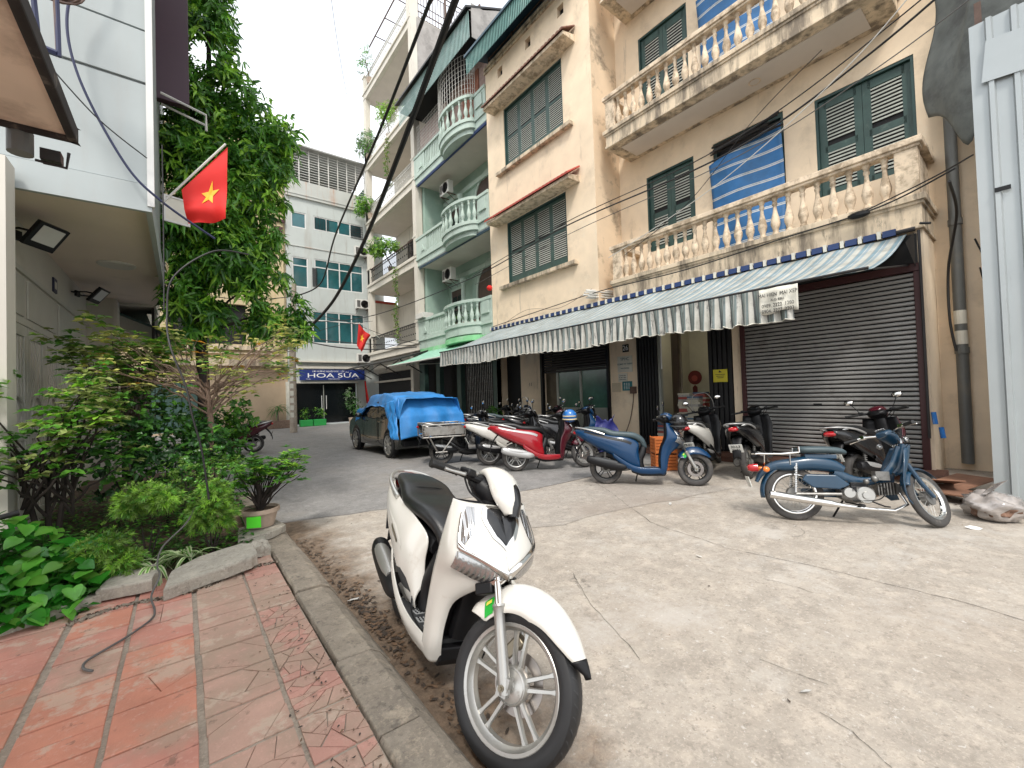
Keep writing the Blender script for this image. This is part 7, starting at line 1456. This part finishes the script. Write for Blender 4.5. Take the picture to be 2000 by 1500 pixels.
leafmat('leaf_dark', (.048,.155,.025), .32); leafmat('leaf_mid', (.11,.30,.035), .35); leafmat('leaf_bright', (.27,.52,.05), .38); leafmat('leaf_yellow', (.52,.52,.14), .5); leafmat('leaf_olive', (.27,.33,.10), .5)
leafmat('leaf_orange', (.50,.24,.03), .5); leafmat('leaf_feather', (.19,.33,.055), .5); leafmat('leaf_glossy', (.035,.22,.02), .22, .25); leafmat('leaf_glossy_light', (.13,.42,.05), .25, .25); leafmat('leaf_stripe', (.52,.60,.34), .4); leafmat('leaf_grey', (.22,.28,.18), .5); leafmat('leaf_deep', (.02,.07,.018), .4)
M('bark', (.10,.075,.055), .85, var=.4, vs=12, bump=.5, bs=40); M('bark_dark', (.03,.022,.018), .85, var=.3, vs=12); M('bark_pink', (.20,.135,.10), .8, var=.3, vs=14, bump=.4, bs=50)
def leaf(mb, p, d, n, L_, w, droop=.25, fold=.15):
    d = d.normalized(); s = d.cross(n)
    s = s.normalized() if s.length > 1e-5 else d.orthogonal().normalized(); n = s.cross(d).normalized()
    a = p; m1 = p+d*L_*.35+n*fold*w; m2 = p+d*L_*.72-Vector((0,0,droop*L_*.25)); t = p+d*L_-Vector((0,0,droop*L_*.6))
    mb.add([a, m1+s*w*.5, m2+s*w*.36, t, m2-s*w*.36, m1-s*w*.5, m1-n*fold*w, m2-n*fold*w*.6], [(0,6,1),(6,7,2,1),(7,3,2),(0,5,6),(6,5,4,7),(7,4,3)])
def rvec(r): 
    while True:
        v = Vector((r.uniform(-1,1), r.uniform(-1,1), r.uniform(-1,1)))
        if .05 < v.length < 1: return v
def crown(mb, blobs, per, r, L_, w, nl=8, weights=(4,4,2), up=.25, droop=.5, spread=1., shell=.55, mis=None, gap=.0):
    tot = sum(weights)
    for (cx, cy, cz, rx, ry, rz) in blobs:
        k = int(per*(rx*ry*rz)**(.62)*3.2)
        for _ in range(k):
            v = rvec(r); v = v.normalized()*(shell+(1-shell)*r.random()) if r.random() < .8 else v
            p = Vector((cx+v.x*rx, cy+v.y*ry, cz+v.z*rz))
            if noise.noise(p*1.9) < gap-.35: continue
            ax = (v+Vector((0,0,up))+rvec(r)*.5).normalized(); q = r.uniform(0,tot); mb.mi = 0 if q < weights[0] else (1 if q < weights[0]+weights[1] else 2)
            o = ax.orthogonal().normalized(); o2 = ax.cross(o)
            for j in range(nl):
                a = 2*math.pi*j/nl+r.uniform(-1.2,1.2); d = (o*math.cos(a)+o2*math.sin(a))*spread+ax*r.uniform(-.2,1.1); l = L_*r.uniform(.5,1.25)
                leaf(mb, p+rvec(r)*L_*.45, d, (ax+rvec(r)*.7).normalized(), l, w*r.uniform(.7,1.25), droop*r.uniform(.3,1.5))
def branches(mb, base, tips, r0, r1, r, wig=.06, n=6):
    for t in tips:
        a = Vector(base); b = Vector(t); pts = []
        for i in range(n+1): f = i/n; p = a.lerp(b, f); p += rvec(r)*wig*(0 if i in (0,n) else 1)*(b-a).length*.3; p.z += .12*(b-a).length*math.sin(math.pi*f)*.4; pts.append(p)
        mb.tube(pts, [r0+(r1-r0)*i/n for i in range(n+1)], 6)
# ---- the tall tree
r = random.Random(31)
tr = thing('street_tree', 'tall dense green tree with long drooping leaves beside the left house', 'tree', (.28,9.2,0), world=True)
TB = [(.46,9.1,8.55,.42,.6,.5),(.42,9.2,7.95,.50,.7,.55),(.62,9.2,7.25,.62,.8,.55),(1.25,9.2,6.75,.62,.7,.42),(1.62,9.1,6.45,.42,.55,.34),(.95,9.3,6.25,.65,.8,.55),(.30,9.3,6.55,.50,.8,.6),(.35,9.3,5.7,.55,.8,.55),(1.05,9.2,5.4,.55,.75,.5),(.55,9.3,4.85,.62,.8,.55),(1.25,9.2,4.5,.38,.6,.42),(.20,9.4,4.9,.4,.7,.6),(.65,9.2,4.05,.62,.8,.5),(1.20,9.1,3.75,.45,.6,.4),(.25,9.3,3.95,.4,.7,.5),(1.55,9.0,3.25,.42,.5,.32),(.85,9.1,3.35,.5,.6,.35),(1.25,9.0,2.95,.4,.5,.28),(.30,9.3,9.2,.4,.6,.5),(1.75,9.0,2.85,.25,.4,.18),(.0,9.2,5.9,.35,.6,.6),(-.05,9.2,4.4,.35,.6,.6),(.05,9.1,3.3,.38,.5,.5),(.45,9.0,3.0,.4,.5,.3),(.1,9.3,7.2,.35,.6,.6),(.0,9.0,2.75,.3,.4,.3),(1.45,9.2,5.7,.35,.6,.45),(1.35,9.2,6.1,.4,.6,.4),(.6,8.8,4.4,.5,.3,.5),(.7,8.8,5.6,.5,.3,.5)]
mb = MB(); crown(mb, TB, 165, r, .185, .050, 8, (3,5,3), .35, .75, 1.0, .45, gap=.12); mb.build('crown', ['leaf_dark','leaf_mid','leaf_bright'], tr)
mb = MB(); mb.tube([(.28,9.2,0),(.30,9.2,1.5),(.26,9.25,3.0),(.33,9.25,4.5),(.42,9.2,6.0),(.45,9.15,7.5),(.45,9.1,8.6)], [.13,.10,.09,.08,.065,.045,.02], 10)
branches(mb, (.27,9.25,2.7), [(1.3,9.0,3.1),(.9,9.2,3.6)], .04, .012, r); branches(mb, (.33,9.25,4.3), [(1.2,9.2,4.6),(-.1,9.4,5.2)], .04, .012, r); branches(mb, (.42,9.2,5.7), [(1.5,9.1,6.4),(1.0,9.3,6.8),(.1,9.4,6.8)], .04, .012, r); mb.build('trunk', 'bark_dark', tr, smooth=True)
# ---- pale small tree with sparse yellowish leaves
def plant(name, label, cat, base, build_leaves, mats, stems=None, stem_m='bark', group=None, leafname='foliage'):
    t = thing(name, label, cat, base, world=True, group=group); mb = MB(); build_leaves(mb); mb.build(leafname, mats, t)
    if stems: mb = MB(); stems(mb); mb.build('stems', stem_m, t, smooth=True)
    return t
r = random.Random(5)
tips = [(r.uniform(-.75,1.25), 6.4+r.uniform(-.6,.6), r.uniform(1.75,2.42)) for _ in range(34)]
def yl(mb):
    for t in tips:
        for _ in range(17):
            p = Vector(t)+rvec(r)*.22; mb.mi = r.choice((0,0,1,1,2,2,3) if r.random() < .25 else (0,1,1,2)); ax = (Vector((0,0,1))+rvec(r)*.8).normalized()
            for j in range(4):
                a = r.uniform(0,6.28); d = Vector((math.cos(a), math.sin(a), r.uniform(-.1,.4))); leaf(mb, p, d, ax, r.uniform(.06,.10), .034, .3)
def ys(mb):
    mb.tube([(.27,6.4,.1),(.25,6.4,.8),(.27,6.4,1.25),(.24,6.4,1.75)], [.045,.038,.034,.02], 8)
    for k, t in enumerate(tips): branches(mb, (.26,6.4,1.35+.4*(k % 5)/5), [t], .012, .004, r, .15)
    for _ in range(60):
        t = r.choice(tips); a = Vector(t); mb.tube([Vector((.26,6.4,1.6)).lerp(a, r.uniform(.3,.7)), a+rvec(r)*.3], [.004,.002], 4)
plant('small_tree', 'thin pinkish trunked small tree with a wide twiggy crown of sparse yellow green leaves', 'tree', (.27,6.4,0), yl, ['leaf_olive','leaf_yellow','leaf_mid','leaf_orange'], ys, 'bark_pink')
# second, greener low tree behind and left of it
r = random.Random(6); tips2 = [(r.uniform(-1.05,.05), 6.9+r.uniform(-.5,.6), r.uniform(1.45,2.25)) for _ in range(26)]
def g2(mb):
    for t in tips2:
        for _ in range(17):
            p = Vector(t)+rvec(r)*.24; mb.mi = r.choice((0,0,1,1,2)); 
            for j in range(5): a = r.uniform(0,6.28); leaf(mb, p, Vector((math.cos(a), math.sin(a), r.uniform(-.1,.4))), (Vector((0,0,1))+rvec(r)*.6), r.uniform(.07,.12), .045, .3)
plant('small_tree', 'leafy green small tree behind the twiggy one in front of the louvred wall', 'tree', (-.5,6.9,0), g2, ['leaf_mid','leaf_olive','leaf_bright'], lambda mb: (mb.tube([(-.5,6.9,0),(-.48,6.9,.8),(-.5,6.9,1.4)], [.03,.025,.02], 6), [branches(mb, (-.5,6.9,1.0), [t], .012, .004, r, .15) for t in tips2]), 'bark')
# left branching shrub near the wall
r = random.Random(9); tips3 = [(-.93+r.uniform(-.42,.50), 5.35+r.uniform(-.4,.4), r.uniform(.95,1.88)) for _ in range(34)]
def g3(mb):
    for t in tips3:
        for _ in range(11):
            p = Vector(t)+rvec(r)*.16; mb.mi = r.choice((0,0,1,1,2)) if t[2] > 1.3 else r.choice((0,0,3,1))
            for j in range(5): a = r.uniform(0,6.28); leaf(mb, p, Vector((math.cos(a), math.sin(a), r.uniform(-.2,.35))), (Vector((0,0,1))+rvec(r)*.5), r.uniform(.06,.10), .048, .35)
plant('branching_shrub', 'open branching shrub with dark forked stems in front of the folding doors', 'shrub', (-.93,5.4,0), g3, ['leaf_mid','leaf_olive','leaf_bright','leaf_dark'], lambda mb: ([mb.tube([(-.93+dx*.2,5.4,.05),(-.93+dx*.5,5.4,.5),(-.93+dx,5.35,1.0)], [.03,.022,.014], 7) for dx in (-.15,.0,.13)], [branches(mb, (-.93+.15*(k % 3-1),5.38,.55+.1*(k % 4)), [t], .013, .004, r, .12) for k, t in enumerate(tips3)]), 'bark_dark')
# dark dense bushes
r = random.Random(12)
plant('bush', 'dense dark green bush filling the middle of the planting bed', 'bush', (-.15,6.1,0), lambda mb: crown(mb, [(-.45,6.2,.85,.45,.4,.45),(-.1,6.1,1.0,.45,.4,.42),(.25,6.1,.95,.35,.4,.4),(-.75,6.4,1.0,.35,.35,.4),(-.4,6.4,1.35,.4,.3,.3)], 190, r, .075, .040, 6, (5,4,1), .5, .25, 1., .3), ['leaf_deep','leaf_dark','leaf_mid'], lambda mb: [mb.tube([(-.15+dx,6.1,.05),(-.15+dx*2.4,6.1,.9)], [.014,.006], 5) for dx in (-.2,-.1,0,.1,.18)], 'bark_dark')
plant('bush', 'bush with glossy small leaves just left of the far dark red scooter', 'bush', (.45,7.4,0), lambda mb: crown(mb, [(.35,7.4,1.15,.38,.35,.42),(.6,7.5,1.3,.35,.35,.3),(.1,7.3,1.2,.35,.3,.3),(.5,7.4,.8,.4,.35,.35)], 170, r, .085, .045, 6, (5,4,1), .5, .25, 1., .3), ['leaf_dark','leaf_mid','leaf_bright'], lambda mb: [mb.tube([(.45+dx,7.4,.05),(.45+dx*2,7.4,1.0)], [.014,.006], 5) for dx in (-.1,0,.1)], 'bark_dark')
plant('bush', 'light green fine leaved bush behind the potted shrub', 'bush', (.18,5.45,0), lambda mb: crown(mb, [(.0,5.5,.86,.25,.25,.13),(.28,5.5,.82,.24,.25,.12),(.42,5.6,.78,.2,.2,.12),(-.1,5.5,.66,.22,.25,.14),(.18,5.4,.66,.3,.25,.15),(.1,5.5,.98,.2,.2,.08)], 480, r, .036, .017, 6, (3,4,4), .9, .15, 1., .25), ['leaf_dark','leaf_mid','leaf_feather'], lambda mb: [branches(mb, (.18,5.45,.1), [(.18+dx,5.45+r.uniform(-.1,.1),.8)], .012, .004, r) for dx in (-.28,-.2,-.1,0,.08,.16,.25)], 'bark_dark')
# two bright feathery bushes and a smaller one
def feather(mb, blobs, k, r, L_=.05):
    for (cx, cy, cz, rx, ry, rz) in blobs:
        for _ in range(k):
            v = rvec(r).normalized(); v = v*r.uniform(.55,1)*(.75+.9*abs(noise.noise(v*1.7+Vector((cx*9,0,0))))+(.25 if r.random() < .08 else 0)); p = Vector((cx+v.x*rx, cy+v.y*ry, cz+v.z*rz)); ax = (v*1.2+Vector((0,0,.5))+rvec(r)*.3).normalized(); mb.mi = r.choice((0,1,1,2))
            o = ax.orthogonal().normalized(); o2 = ax.cross(o)
            for j in range(9): a = 2*math.pi*j/9+r.random(); d = o*math.cos(a)*.7+o2*math.sin(a)*.7+ax*.9; leaf(mb, p, d, ax, L_*r.uniform(.7,1.2), .0065, .5, 0)
for lab, base, bl in (('bright feathery green bush, the left one of the pair behind the edging slabs', (-.26,4.85,.1), [(-.28,4.9,.72,.17,.16,.10),(-.15,4.9,.66,.15,.15,.10),(-.36,4.9,.64,.12,.15,.09)]), ('bright feathery green bush, the right and larger one of the pair beside the pot', (.20,4.75,.1), [(.20,4.75,.58,.17,.17,.17),(.27,4.75,.46,.15,.15,.13),(.12,4.75,.50,.13,.15,.13),(.22,4.75,.70,.12,.12,.08)]), ('low feathery clump between the big glossy leaves and the left slab', (-.50,4.50,.1), [(-.5,4.5,.42,.17,.13,.13),(-.40,4.45,.30,.14,.12,.1)])):
    plant('feathery_bush', lab, 'bush', base, lambda mb: feather(mb, bl, 230, r), ['leaf_mid','leaf_feather','leaf_bright'], lambda mb: [mb.tube([base, (base[0]+dx,base[1],base[2]+.35)], [.01,.004], 5) for dx in (-.1,-.03,.04,.1)], 'bark_dark', group='feathery bushes in the bed')
# striped spider plants
def blade(mb, p, d, L_, w, m_in, m_out):
    pts = []; d = Vector(d); q = Vector(p); h = Vector((d.x, d.y, 0)).normalized(); sd = Vector((-h.y, h.x, 0))
    for i in range(7): f = i/6; pts.append(Vector(p)+h*L_*(f*.75)+Vector((0,0,L_*(.75*f-.95*f*f*d.z))))
    for i in range(6):
        w0 = w*math.sin(math.pi*(i/6*.85+.15)); w1 = w*math.sin(math.pi*min(1,((i+1)/6*.85+.15))); a, b = pts[i], pts[i+1]; up = Vector((0,0,w*.25))
        for s0, s1, m in ((-1,-.35,m_out),(-.35,.35,m_in),(.35,1,m_out)):
            mb.mi = m; mb.add([a+sd*w0*s0+up*abs(s0), a+sd*w0*s1+up*abs(s1), b+sd*w1*s1+up*abs(s1), b+sd*w1*s0+up*abs(s0)], [(0,1,2,3)])
for i, (x, y, lab) in enumerate(((-.20,4.44,'striped spider plant arching over the gap between the edging slabs'),(.04,4.50,'striped spider plant in front of the right feathery bush'),(-.36,4.56,'striped spider plant left of the small edging slab'),(-.02,4.62,'striped spider plant set back between the other two'))):
    t = thing('spider_plant', lab, 'plant', (x,y,.19), 0, 'striped spider plants'); bm_ = None
    for k in range(15):
        a = r.uniform(0,6.28); mb = MB(); blade(mb, (0,0,0), (math.cos(a), math.sin(a), r.uniform(.8,1.5)), r.uniform(.24,.42), .017, 0, 1); mb.build('leaf', ['leaf_mid','leaf_stripe'], t)
# big glossy leaved ground cover: separate leaves
gp = thing('climbing_plant', 'mass of large glossy heart shaped green leaves spilling over the bed at the left edge', 'plant', (-.9,4.3,.1))
def heart(w=1.):
    mb = MB(); o = [(-.10,0),(-.18,.22),(-.05,.44),(.18,.50),(.48,.40),(.78,.20),(1.0,0)]; up = [(0,0)]+[(x, y) for x, y in o]; n = len(o)
    vs = [(0,0,0)]+[(x, y, .10*y-.25*max(0,x-.3)**2) for x, y in o]+[(x, -y, .10*y-.25*max(0,x-.3)**2) for x, y in o[:-1]]+[(.35,0,-.03),(.7,0,-.09)]
    m1, m2 = len(vs)-2, len(vs)-1; L_ = list(range(1, n+1)); Rr = list(range(n+1, 2*n)); 
    mb.add(vs, [(0,m1,L_[3],L_[2]),(0,L_[2],L_[1],L_[0]),(m1,m2,L_[4],L_[3]),(m2,L_[6],L_[5],L_[4]),(0,Rr[2],Rr[3],m1),(0,Rr[0],Rr[1],Rr[2]),(m1,Rr[3],Rr[4],m2),(m2,Rr[4],Rr[5],L_[6])]); return mb
hm = [heart().mesh('leaf', [m]) for m in ('leaf_glossy','leaf_glossy_light','leaf_mid')]
for m in hm: m.polygons.foreach_set('use_smooth', [True]*len(m.polygons))
r = random.Random(17); stm = MB()
for k in range(290):
    f = r.random(); x = -1.30+.82*f**.9+r.uniform(-.05,.05); y = 3.98+.95*r.random(); lim = .12+.60*min(1, (y-3.85)/.7)*(1-.75*max(0, (x+1.05)/.7)); z = .13+(lim-.1)*r.random()**.6
    z = max(.13, z); L_ = r.uniform(.07,.125); a = r.uniform(-2.6,-.5)+.0; tilt = r.uniform(.0,.65)
    o = inst(hm[0 if r.random() < .55 else (1 if r.random() < .6 else 2)], gp, (x+.9,y-4.3,z-.1), (r.uniform(-.5,.5), tilt, a), 'leaf'); o.scale = (L_,L_,L_)
    if k % 2 == 0: stm.tube([(x+.9,y-4.3,z-.1),(x+.9+r.uniform(-.05,.05),y-4.3+.08,max(0,z-.25))], .002, 4)
stm.build('stems', 'leaf_mid', gp)['kind'] = 'stuff'
mb = MB(); r2 = random.Random(4)
for k in range(2600):
    x = -1.5+1.0*r2.random(); y = 4.05+1.1*r2.random(); z = .1+(.05+.45*min(1,(y-3.9)/.7)*(1-.7*max(0,(x+1.05)/.7)))*r2.random(); a = r2.uniform(0,6.28); mb.mi = r2.choice((0,0,1)); leaf(mb, Vector((x,y,z)), Vector((math.cos(a), math.sin(a), r2.uniform(-.3,.5))), Vector((0,0,1)), r2.uniform(.05,.09), .045, .3)
tag(mb.build('ground_cover', ['leaf_dark','leaf_glossy']), 'dark undergrowth of small leaves below the big glossy ones', 'ground cover', kind='stuff')
mb = MB()
for k in range(5200):
    x = -1.3+1.85*r2.random(); y = 4.5+3.6*r2.random()**1.5; z = .12+.25*r2.random()*min(1,(y-4.5)); a = r2.uniform(0,6.28); mb.mi = r2.choice((0,1,2,2)); leaf(mb, Vector((x,y,z)), Vector((math.cos(a), math.sin(a), r2.uniform(-.2,.6))), Vector((0,0,1)), r2.uniform(.04,.08), .03, .3)
tag(mb.build('undergrowth', ['leaf_deep','leaf_dark','leaf_mid']), 'low mixed undergrowth and fallen leaves on the planting bed soil', 'undergrowth', kind='stuff')
# ---- edging slabs
def slabpoly(label, pts, z0, th, mat='slab_concrete', tilt=(0,0)):
    cx = sum(p[0] for p in pts)/len(pts); cy = sum(p[1] for p in pts)/len(pts); rr = random.Random(int(cx*999)); pp = []
    for i in range(len(pts)):
        a, b = pts[i], pts[(i+1) % len(pts)]
        for k in range(4): f = k/4; pp.append((a[0]+(b[0]-a[0])*f+rr.uniform(-.008,.008)-cx, a[1]+(b[1]-a[1])*f+rr.uniform(-.008,.008)-cy))
    mb = MB(); mb.loft([[(x, y, z+x*tilt[0]+y*tilt[1]) for x, y in ((px*s, py*s) for px, py in pp)] for z, s in ((0,1),(th*.85,1),(th,.975))]); o = mb.build('edging_slab', mat, bevel=.003); o.location = (cx,cy,z0); return tag(o, label, 'slab', 'concrete slabs edging the bed')
slabpoly('small grey edging slab left of the long one', [(-.50,4.14),(-.20,4.10),(-.155,4.30),(-.19,4.50),(-.42,4.52)], .135, .085)
slabpoly('longest concrete edging slab with a chipped right end', [(-.13,3.86),(.10,3.93),(.42,4.02),(.475,4.10),(.46,4.42),(.40,4.50),(.10,4.42),(-.09,4.22)], .14, .09, tilt=(.05,.0))
slabpoly('narrow mossy edging slab under the glossy leaves', [(-1.1,3.93),(-.80,4.00),(-.46,4.14),(-.50,4.26),(-.85,4.14),(-1.1,4.06)], .11, .075)
slabpoly('cracked slab below the flower pot', [(.40,4.78),(.66,4.84),(.84,5.02),(.80,5.30),(.42,5.25)], .12, .07)
slabpoly('kerb side slab end beside the broken lump', [(.52,4.34),(.60,4.36),(.61,4.74),(.50,4.72)], .10, .10)
o = lump((0,0,.06), .10, 4, (1.05,1.0,.75), .35).build('broken_lump', 'slab_concrete', smooth=True, ang=50); o.location = (.50,4.42,.11); tag(o, 'rough broken concrete lump at the end of the long edging slab', 'rubble')
mb = MB()
for k in range(500):
    f = r2.random(); x = -.6+1.2*f; mb.mi = r2.choice((0,1)); s = r2.uniform(.006,.018); c = Vector((x+r2.uniform(-.03,.03), 3.90+.22*f+.06*math.sin(f*9)-.06*r2.random(), .122+s*.3)); mb.cb(c, (s,s*.8,s*.5), Matrix.Rotation(r2.uniform(0,3), 3, 'Z'))
tag(mb.build('crumbs', ['soil','kerb_concrete']), 'soil crumbs and grit along the foot of the edging slabs', 'grit', kind='stuff')
# ---- potted shrub
M('pot_clay', (.40,.31,.24), .7, var=.15, vs=6, dirt=(.25,.2,.15), ds=5, lo=.5, da=.5); M('card_green', (.10,.72,.03), .5, var=0)
pt = thing('potted_shrub', 'round leaved shrub in a pale clay pot with a bright green card', 'potted plant', (.62,5.14,.20), world=True)
mb = MB(); mb.lathe([(.0,.20),(.13,.20),(.135,.22),(.165,.34),(.185,.345),(.185,.385),(.165,.385),(.155,.36),(.0,.355)], (.62,5.14,0), 'z', 28, cap=False); mb.build('pot', 'pot_clay', pt, smooth=True)
mb = MB(); mb.lathe([(0,.36),(.156,.36)], (.62,5.14,0), 'z', 20, cap=False); mb.build('pot_soil', 'soil', pt)
mb = MB(); mb.cb((.545,4.963,.285), (.13,.006,.11), Matrix.Rotation(R_(-25), 3, 'Z')); mb.build('green_card', 'card_green', pt)
r = random.Random(23); tp4 = [(.62+r.uniform(-.24,.40), 5.14+r.uniform(-.25,.25), r.uniform(.62,.92)) for _ in range(42)]
mb = MB()
for t in tp4:
    for _ in range(7):
        p = Vector(t)+rvec(r)*.085; mb.mi = r.choice((0,0,1,1,2)); ax = Vector((0,0,1))
        for j in range(8): a = 2*math.pi*j/8+r.random(); leaf(mb, p, Vector((math.cos(a), math.sin(a), r.uniform(.0,.7))), ax, r.uniform(.05,.075), .026, .2)
mb.build('foliage', ['leaf_dark','leaf_mid','leaf_bright'], pt); mb = MB(); [branches(mb, (.62+r.uniform(-.03,.03),5.14,.36), [t], .009, .003, r, .1) for t in tp4]; mb.build('stems', 'bark_dark', pt)
p2_ = thing('potted_plant', 'small brown pot with long arching dark leaves behind the clay pot', 'potted plant', (.40,5.35,.12)); mb = MB(); mb.lathe([(0,0),(.12,0),(.16,.2),(.15,.2),(0,.18)], (0,0,0), 'z', 20, cap=False); mb.build('pot', 'bark_pink', p2_, smooth=True)
for k in range(12): a = r.uniform(0,6.28); mb = MB(); blade(mb, (0,0,.2), (math.cos(a), math.sin(a), r.uniform(.7,1.2)), r.uniform(.3,.45), .011, 0, 0); mb.build('leaf', ['leaf_dark'], p2_)
# ---- hose on the pavement
cable('black rubber hose curling over the edging slab onto the red tiles', [(.10,4.9,.62),(.02,4.55,.50),(-.14,4.42,.36),(-.17,4.26,.27),(-.15,4.08,.24),(-.19,3.93,.16),(-.165,3.72,.134),(-.175,3.58,.134),(-.27,3.42,.134),(-.35,3.33,.134),(-.425,3.24,.134),(-.425,3.16,.134),(-.385,3.10,.134)], .0065, 'cable_grey', name='hose', cat='hose', k=8)
mb = MB(); mb.tube([(-1.16,4.55,.70),(-1.02,4.62,.735),(-.95,4.65,.745)], [.019,.019,.021], 10); mb.tube([(-1.20,4.50,.66),(-1.05,4.52,.63)], .01, 6); tag(mb.build('handlebar_grip', 'black_rubber', smooth=True), 'black handlebar grip poking out of the leaves at the left edge', 'grip')
# ---- plants on the white house balconies
r = random.Random(41)
def bplant(label, loc, blobs, mats, L_=.16, w=.055, per=110, weights=(3,4,3), pot=True):
    t = thing('balcony_plant', label, 'plant', loc, 0, 'plants on the white house balconies', world=True); mb = MB(); crown(mb, blobs, per, r, L_, w, 6, weights, .5, .35, 1., .35); mb.build('foliage', mats, t)
    mb = MB(); mb.lathe([(0,0),(.16,0),(.22,.32),(0,.3)], loc, 'z', 14, cap=False); mb.build('pot', 'pot_clay', t); mb = MB(); mb.tube([Vector(loc)+Vector((0,0,.3)), Vector(blobs[0][:3])], .03, 5); mb.build('stem', 'bark', t)
bplant('dome of bright green leaves leaning over the second iron railing', (9.3,22.4,8.4), [(8.7,22.3,9.75,.75,.9,.45),(8.4,22.6,9.55,.5,.7,.35),(9.0,21.6,9.6,.5,.6,.35)], ['leaf_dark','leaf_bright','leaf_feather'])
bplant('grey green spiky bush on the fourth balcony pier', (9.1,24.9,15.8), [(8.9,24.7,16.9,.55,.7,.6),(8.7,25.1,16.6,.4,.5,.5)], ['leaf_grey','leaf_mid','leaf_grey'], .22, .04)
bplant('light green shrub behind the fourth balcony railing', (9.3,22.2,15.8), [(9.1,22.3,17.3,.55,.8,.55),(9.1,21,16.8,.4,.9,.35)], ['leaf_olive','leaf_bright','leaf_feather'])
bplant('leafy clump hanging at the end of the third balcony', (9.1,24.9,12.25), [(8.8,25.0,13.2,.6,.7,.4),(8.6,25.2,12.8,.45,.6,.35)], ['leaf_mid','leaf_bright','leaf_dark'])
bplant('wispy shrub on the top corner of the white house', (9.1,24.5,20.3), [(8.8,24.4,21.6,.4,1.0,.7)], ['leaf_grey','leaf_mid','leaf_grey'], .15, .04, 40)
bplant('pale shrub on the roof pillar of the white house', (9.2,18.8,22.2), [(9.1,18.9,22.6,.4,.5,.6)], ['leaf_grey','leaf_olive','leaf_grey'], .15, .04, 60)
def vine(label, x, y, z0, z1):
    t = thing('hanging_vine', label, 'vine', (x,y,z1), world=True); mb = MB(); n = int((z0-z1)*26)
    for k in range(n):
        z = z0+(z1-z0)*k/n; p = Vector((x+.06*math.sin(z*3)+r.uniform(-.12,.12), y+r.uniform(-.14,.14), z)); mb.mi = r.choice((0,1,1))
        for j in range(4): a = r.uniform(0,6.28); leaf(mb, p, Vector((math.cos(a), math.sin(a), -.5)), Vector((0,0,1)), .12, .055, .5)
    mb.build('foliage', ['leaf_mid','leaf_olive'], t); mb = MB(); mb.tube([(x,y,z0),(x+.03,y,z1)], .01, 4); mb.build('stem', 'bark', t)
vine('upper hanging vine below the fourth balcony of the white house', 8.85, 21.6, 15.5, 12.9); vine('long pale vine hanging from the second balcony of the white house', 8.85, 20.9, 8.3, 4.3)
# plants at the foot of the grey building
def dracaena(label, loc, h, nleaf, box):
    t = thing('potted_plant', label, 'potted plant', loc, 0); mb = MB(); mb.tube([(0,0,.3),(0,0,h*.6)], .03, 6); mb.build('stem', 'bark', t); mb = MB()
    for k in range(nleaf): a = r.uniform(0,6.28); blade(mb, (0,0,h*r.uniform(.5,.7)), (math.cos(a), math.sin(a), r.uniform(.6,1.6)), h*r.uniform(.35,.6), .03, 0, 0)
    mb.build('foliage', ['leaf_dark'], t); mb = MB(); mb.box(-box,box,-.2,.2,0,.42); mb.build('pot', 'bark_pink', t, bevel=.02)
dracaena('spiky dracaena in a brown trough against the tan wall', (4.0,25.5,0), 1.6, 40, .6)
M('planter_green', (.02,.30,.06), .5, var=.1)
for x, l in ((5.4,'green plastic planter box left of the glass shop door'),(6.1,'green plastic planter box touching the shop door post')):
    t = thing('planter_box', l, 'planter', (x,25.6,0), 0, 'green planters at the shop'); mb = MB(); mb.box(-.32,.32,-.18,.18,0,.36); mb.build('box', 'planter_green', t, bevel=.02); mb = MB(); crown(mb, [(0,0,.75,.35,.2,.35)], 110, r, .12, .04, 5, (4,3,2), .5, .3, 1., .3); mb.build('foliage', ['leaf_dark','leaf_mid','leaf_bright'], t)
t = thing('potted_plant', 'tall leafy plant right of the shop door under the sign', 'potted plant', (7.9,25.5,0)); mb = MB(); crown(mb, [(0,0,1.2,.45,.3,.5),(-.2,0,1.8,.35,.3,.4),(.3,0,.7,.3,.3,.35)], 90, r, .14, .05, 5, (4,3,1), .5, .3, 1., .3); mb.build('foliage', ['leaf_dark','leaf_grey','leaf_mid'], t); mb = MB(); mb.lathe([(0,0),(.18,0),(.22,.35),(0,.3)], (0,0,0), 'z', 14, cap=False); mb.build('pot', 'pot_clay', t)
t = thing('potted_plant', 'green plant in a black pot behind the iron gate scooters', 'potted plant', (8.5,11.9,.12)); mb = MB(); crown(mb, [(0,0,.7,.3,.3,.35)], 110, r, .12, .05, 5, (4,3,1), .5, .3, 1., .3); mb.build('foliage', ['leaf_dark','leaf_mid','leaf_bright'], t); mb = MB(); mb.lathe([(0,0),(.16,0),(.2,.3),(0,.28)], (0,0,0), 'z', 14, cap=False); mb.build('pot', 'black_plastic', t)
for i, y in enumerate((14.0,14.6,15.2)):
    t = thing('balcony_plant', ['small plant in the lower bow balcony nearest the beige house','middle small plant in the lower bow balcony','small plant at the far end of the lower bow balcony'][i], 'plant', (9.15,y,4.25)); mb = MB(); crown(mb, [(0,0,.45,.2,.2,.3)], 120, r, .10, .03, 5, (4,3,1), .5, .3, 1., .3); mb.build('foliage', ['leaf_deep','leaf_dark','leaf_mid'], t); mb = MB(); mb.lathe([(0,0),(.10,0),(.13,.2),(0,.2)], (0,0,0), 'z', 12, cap=False); mb.build('pot', 'pot_clay', t)
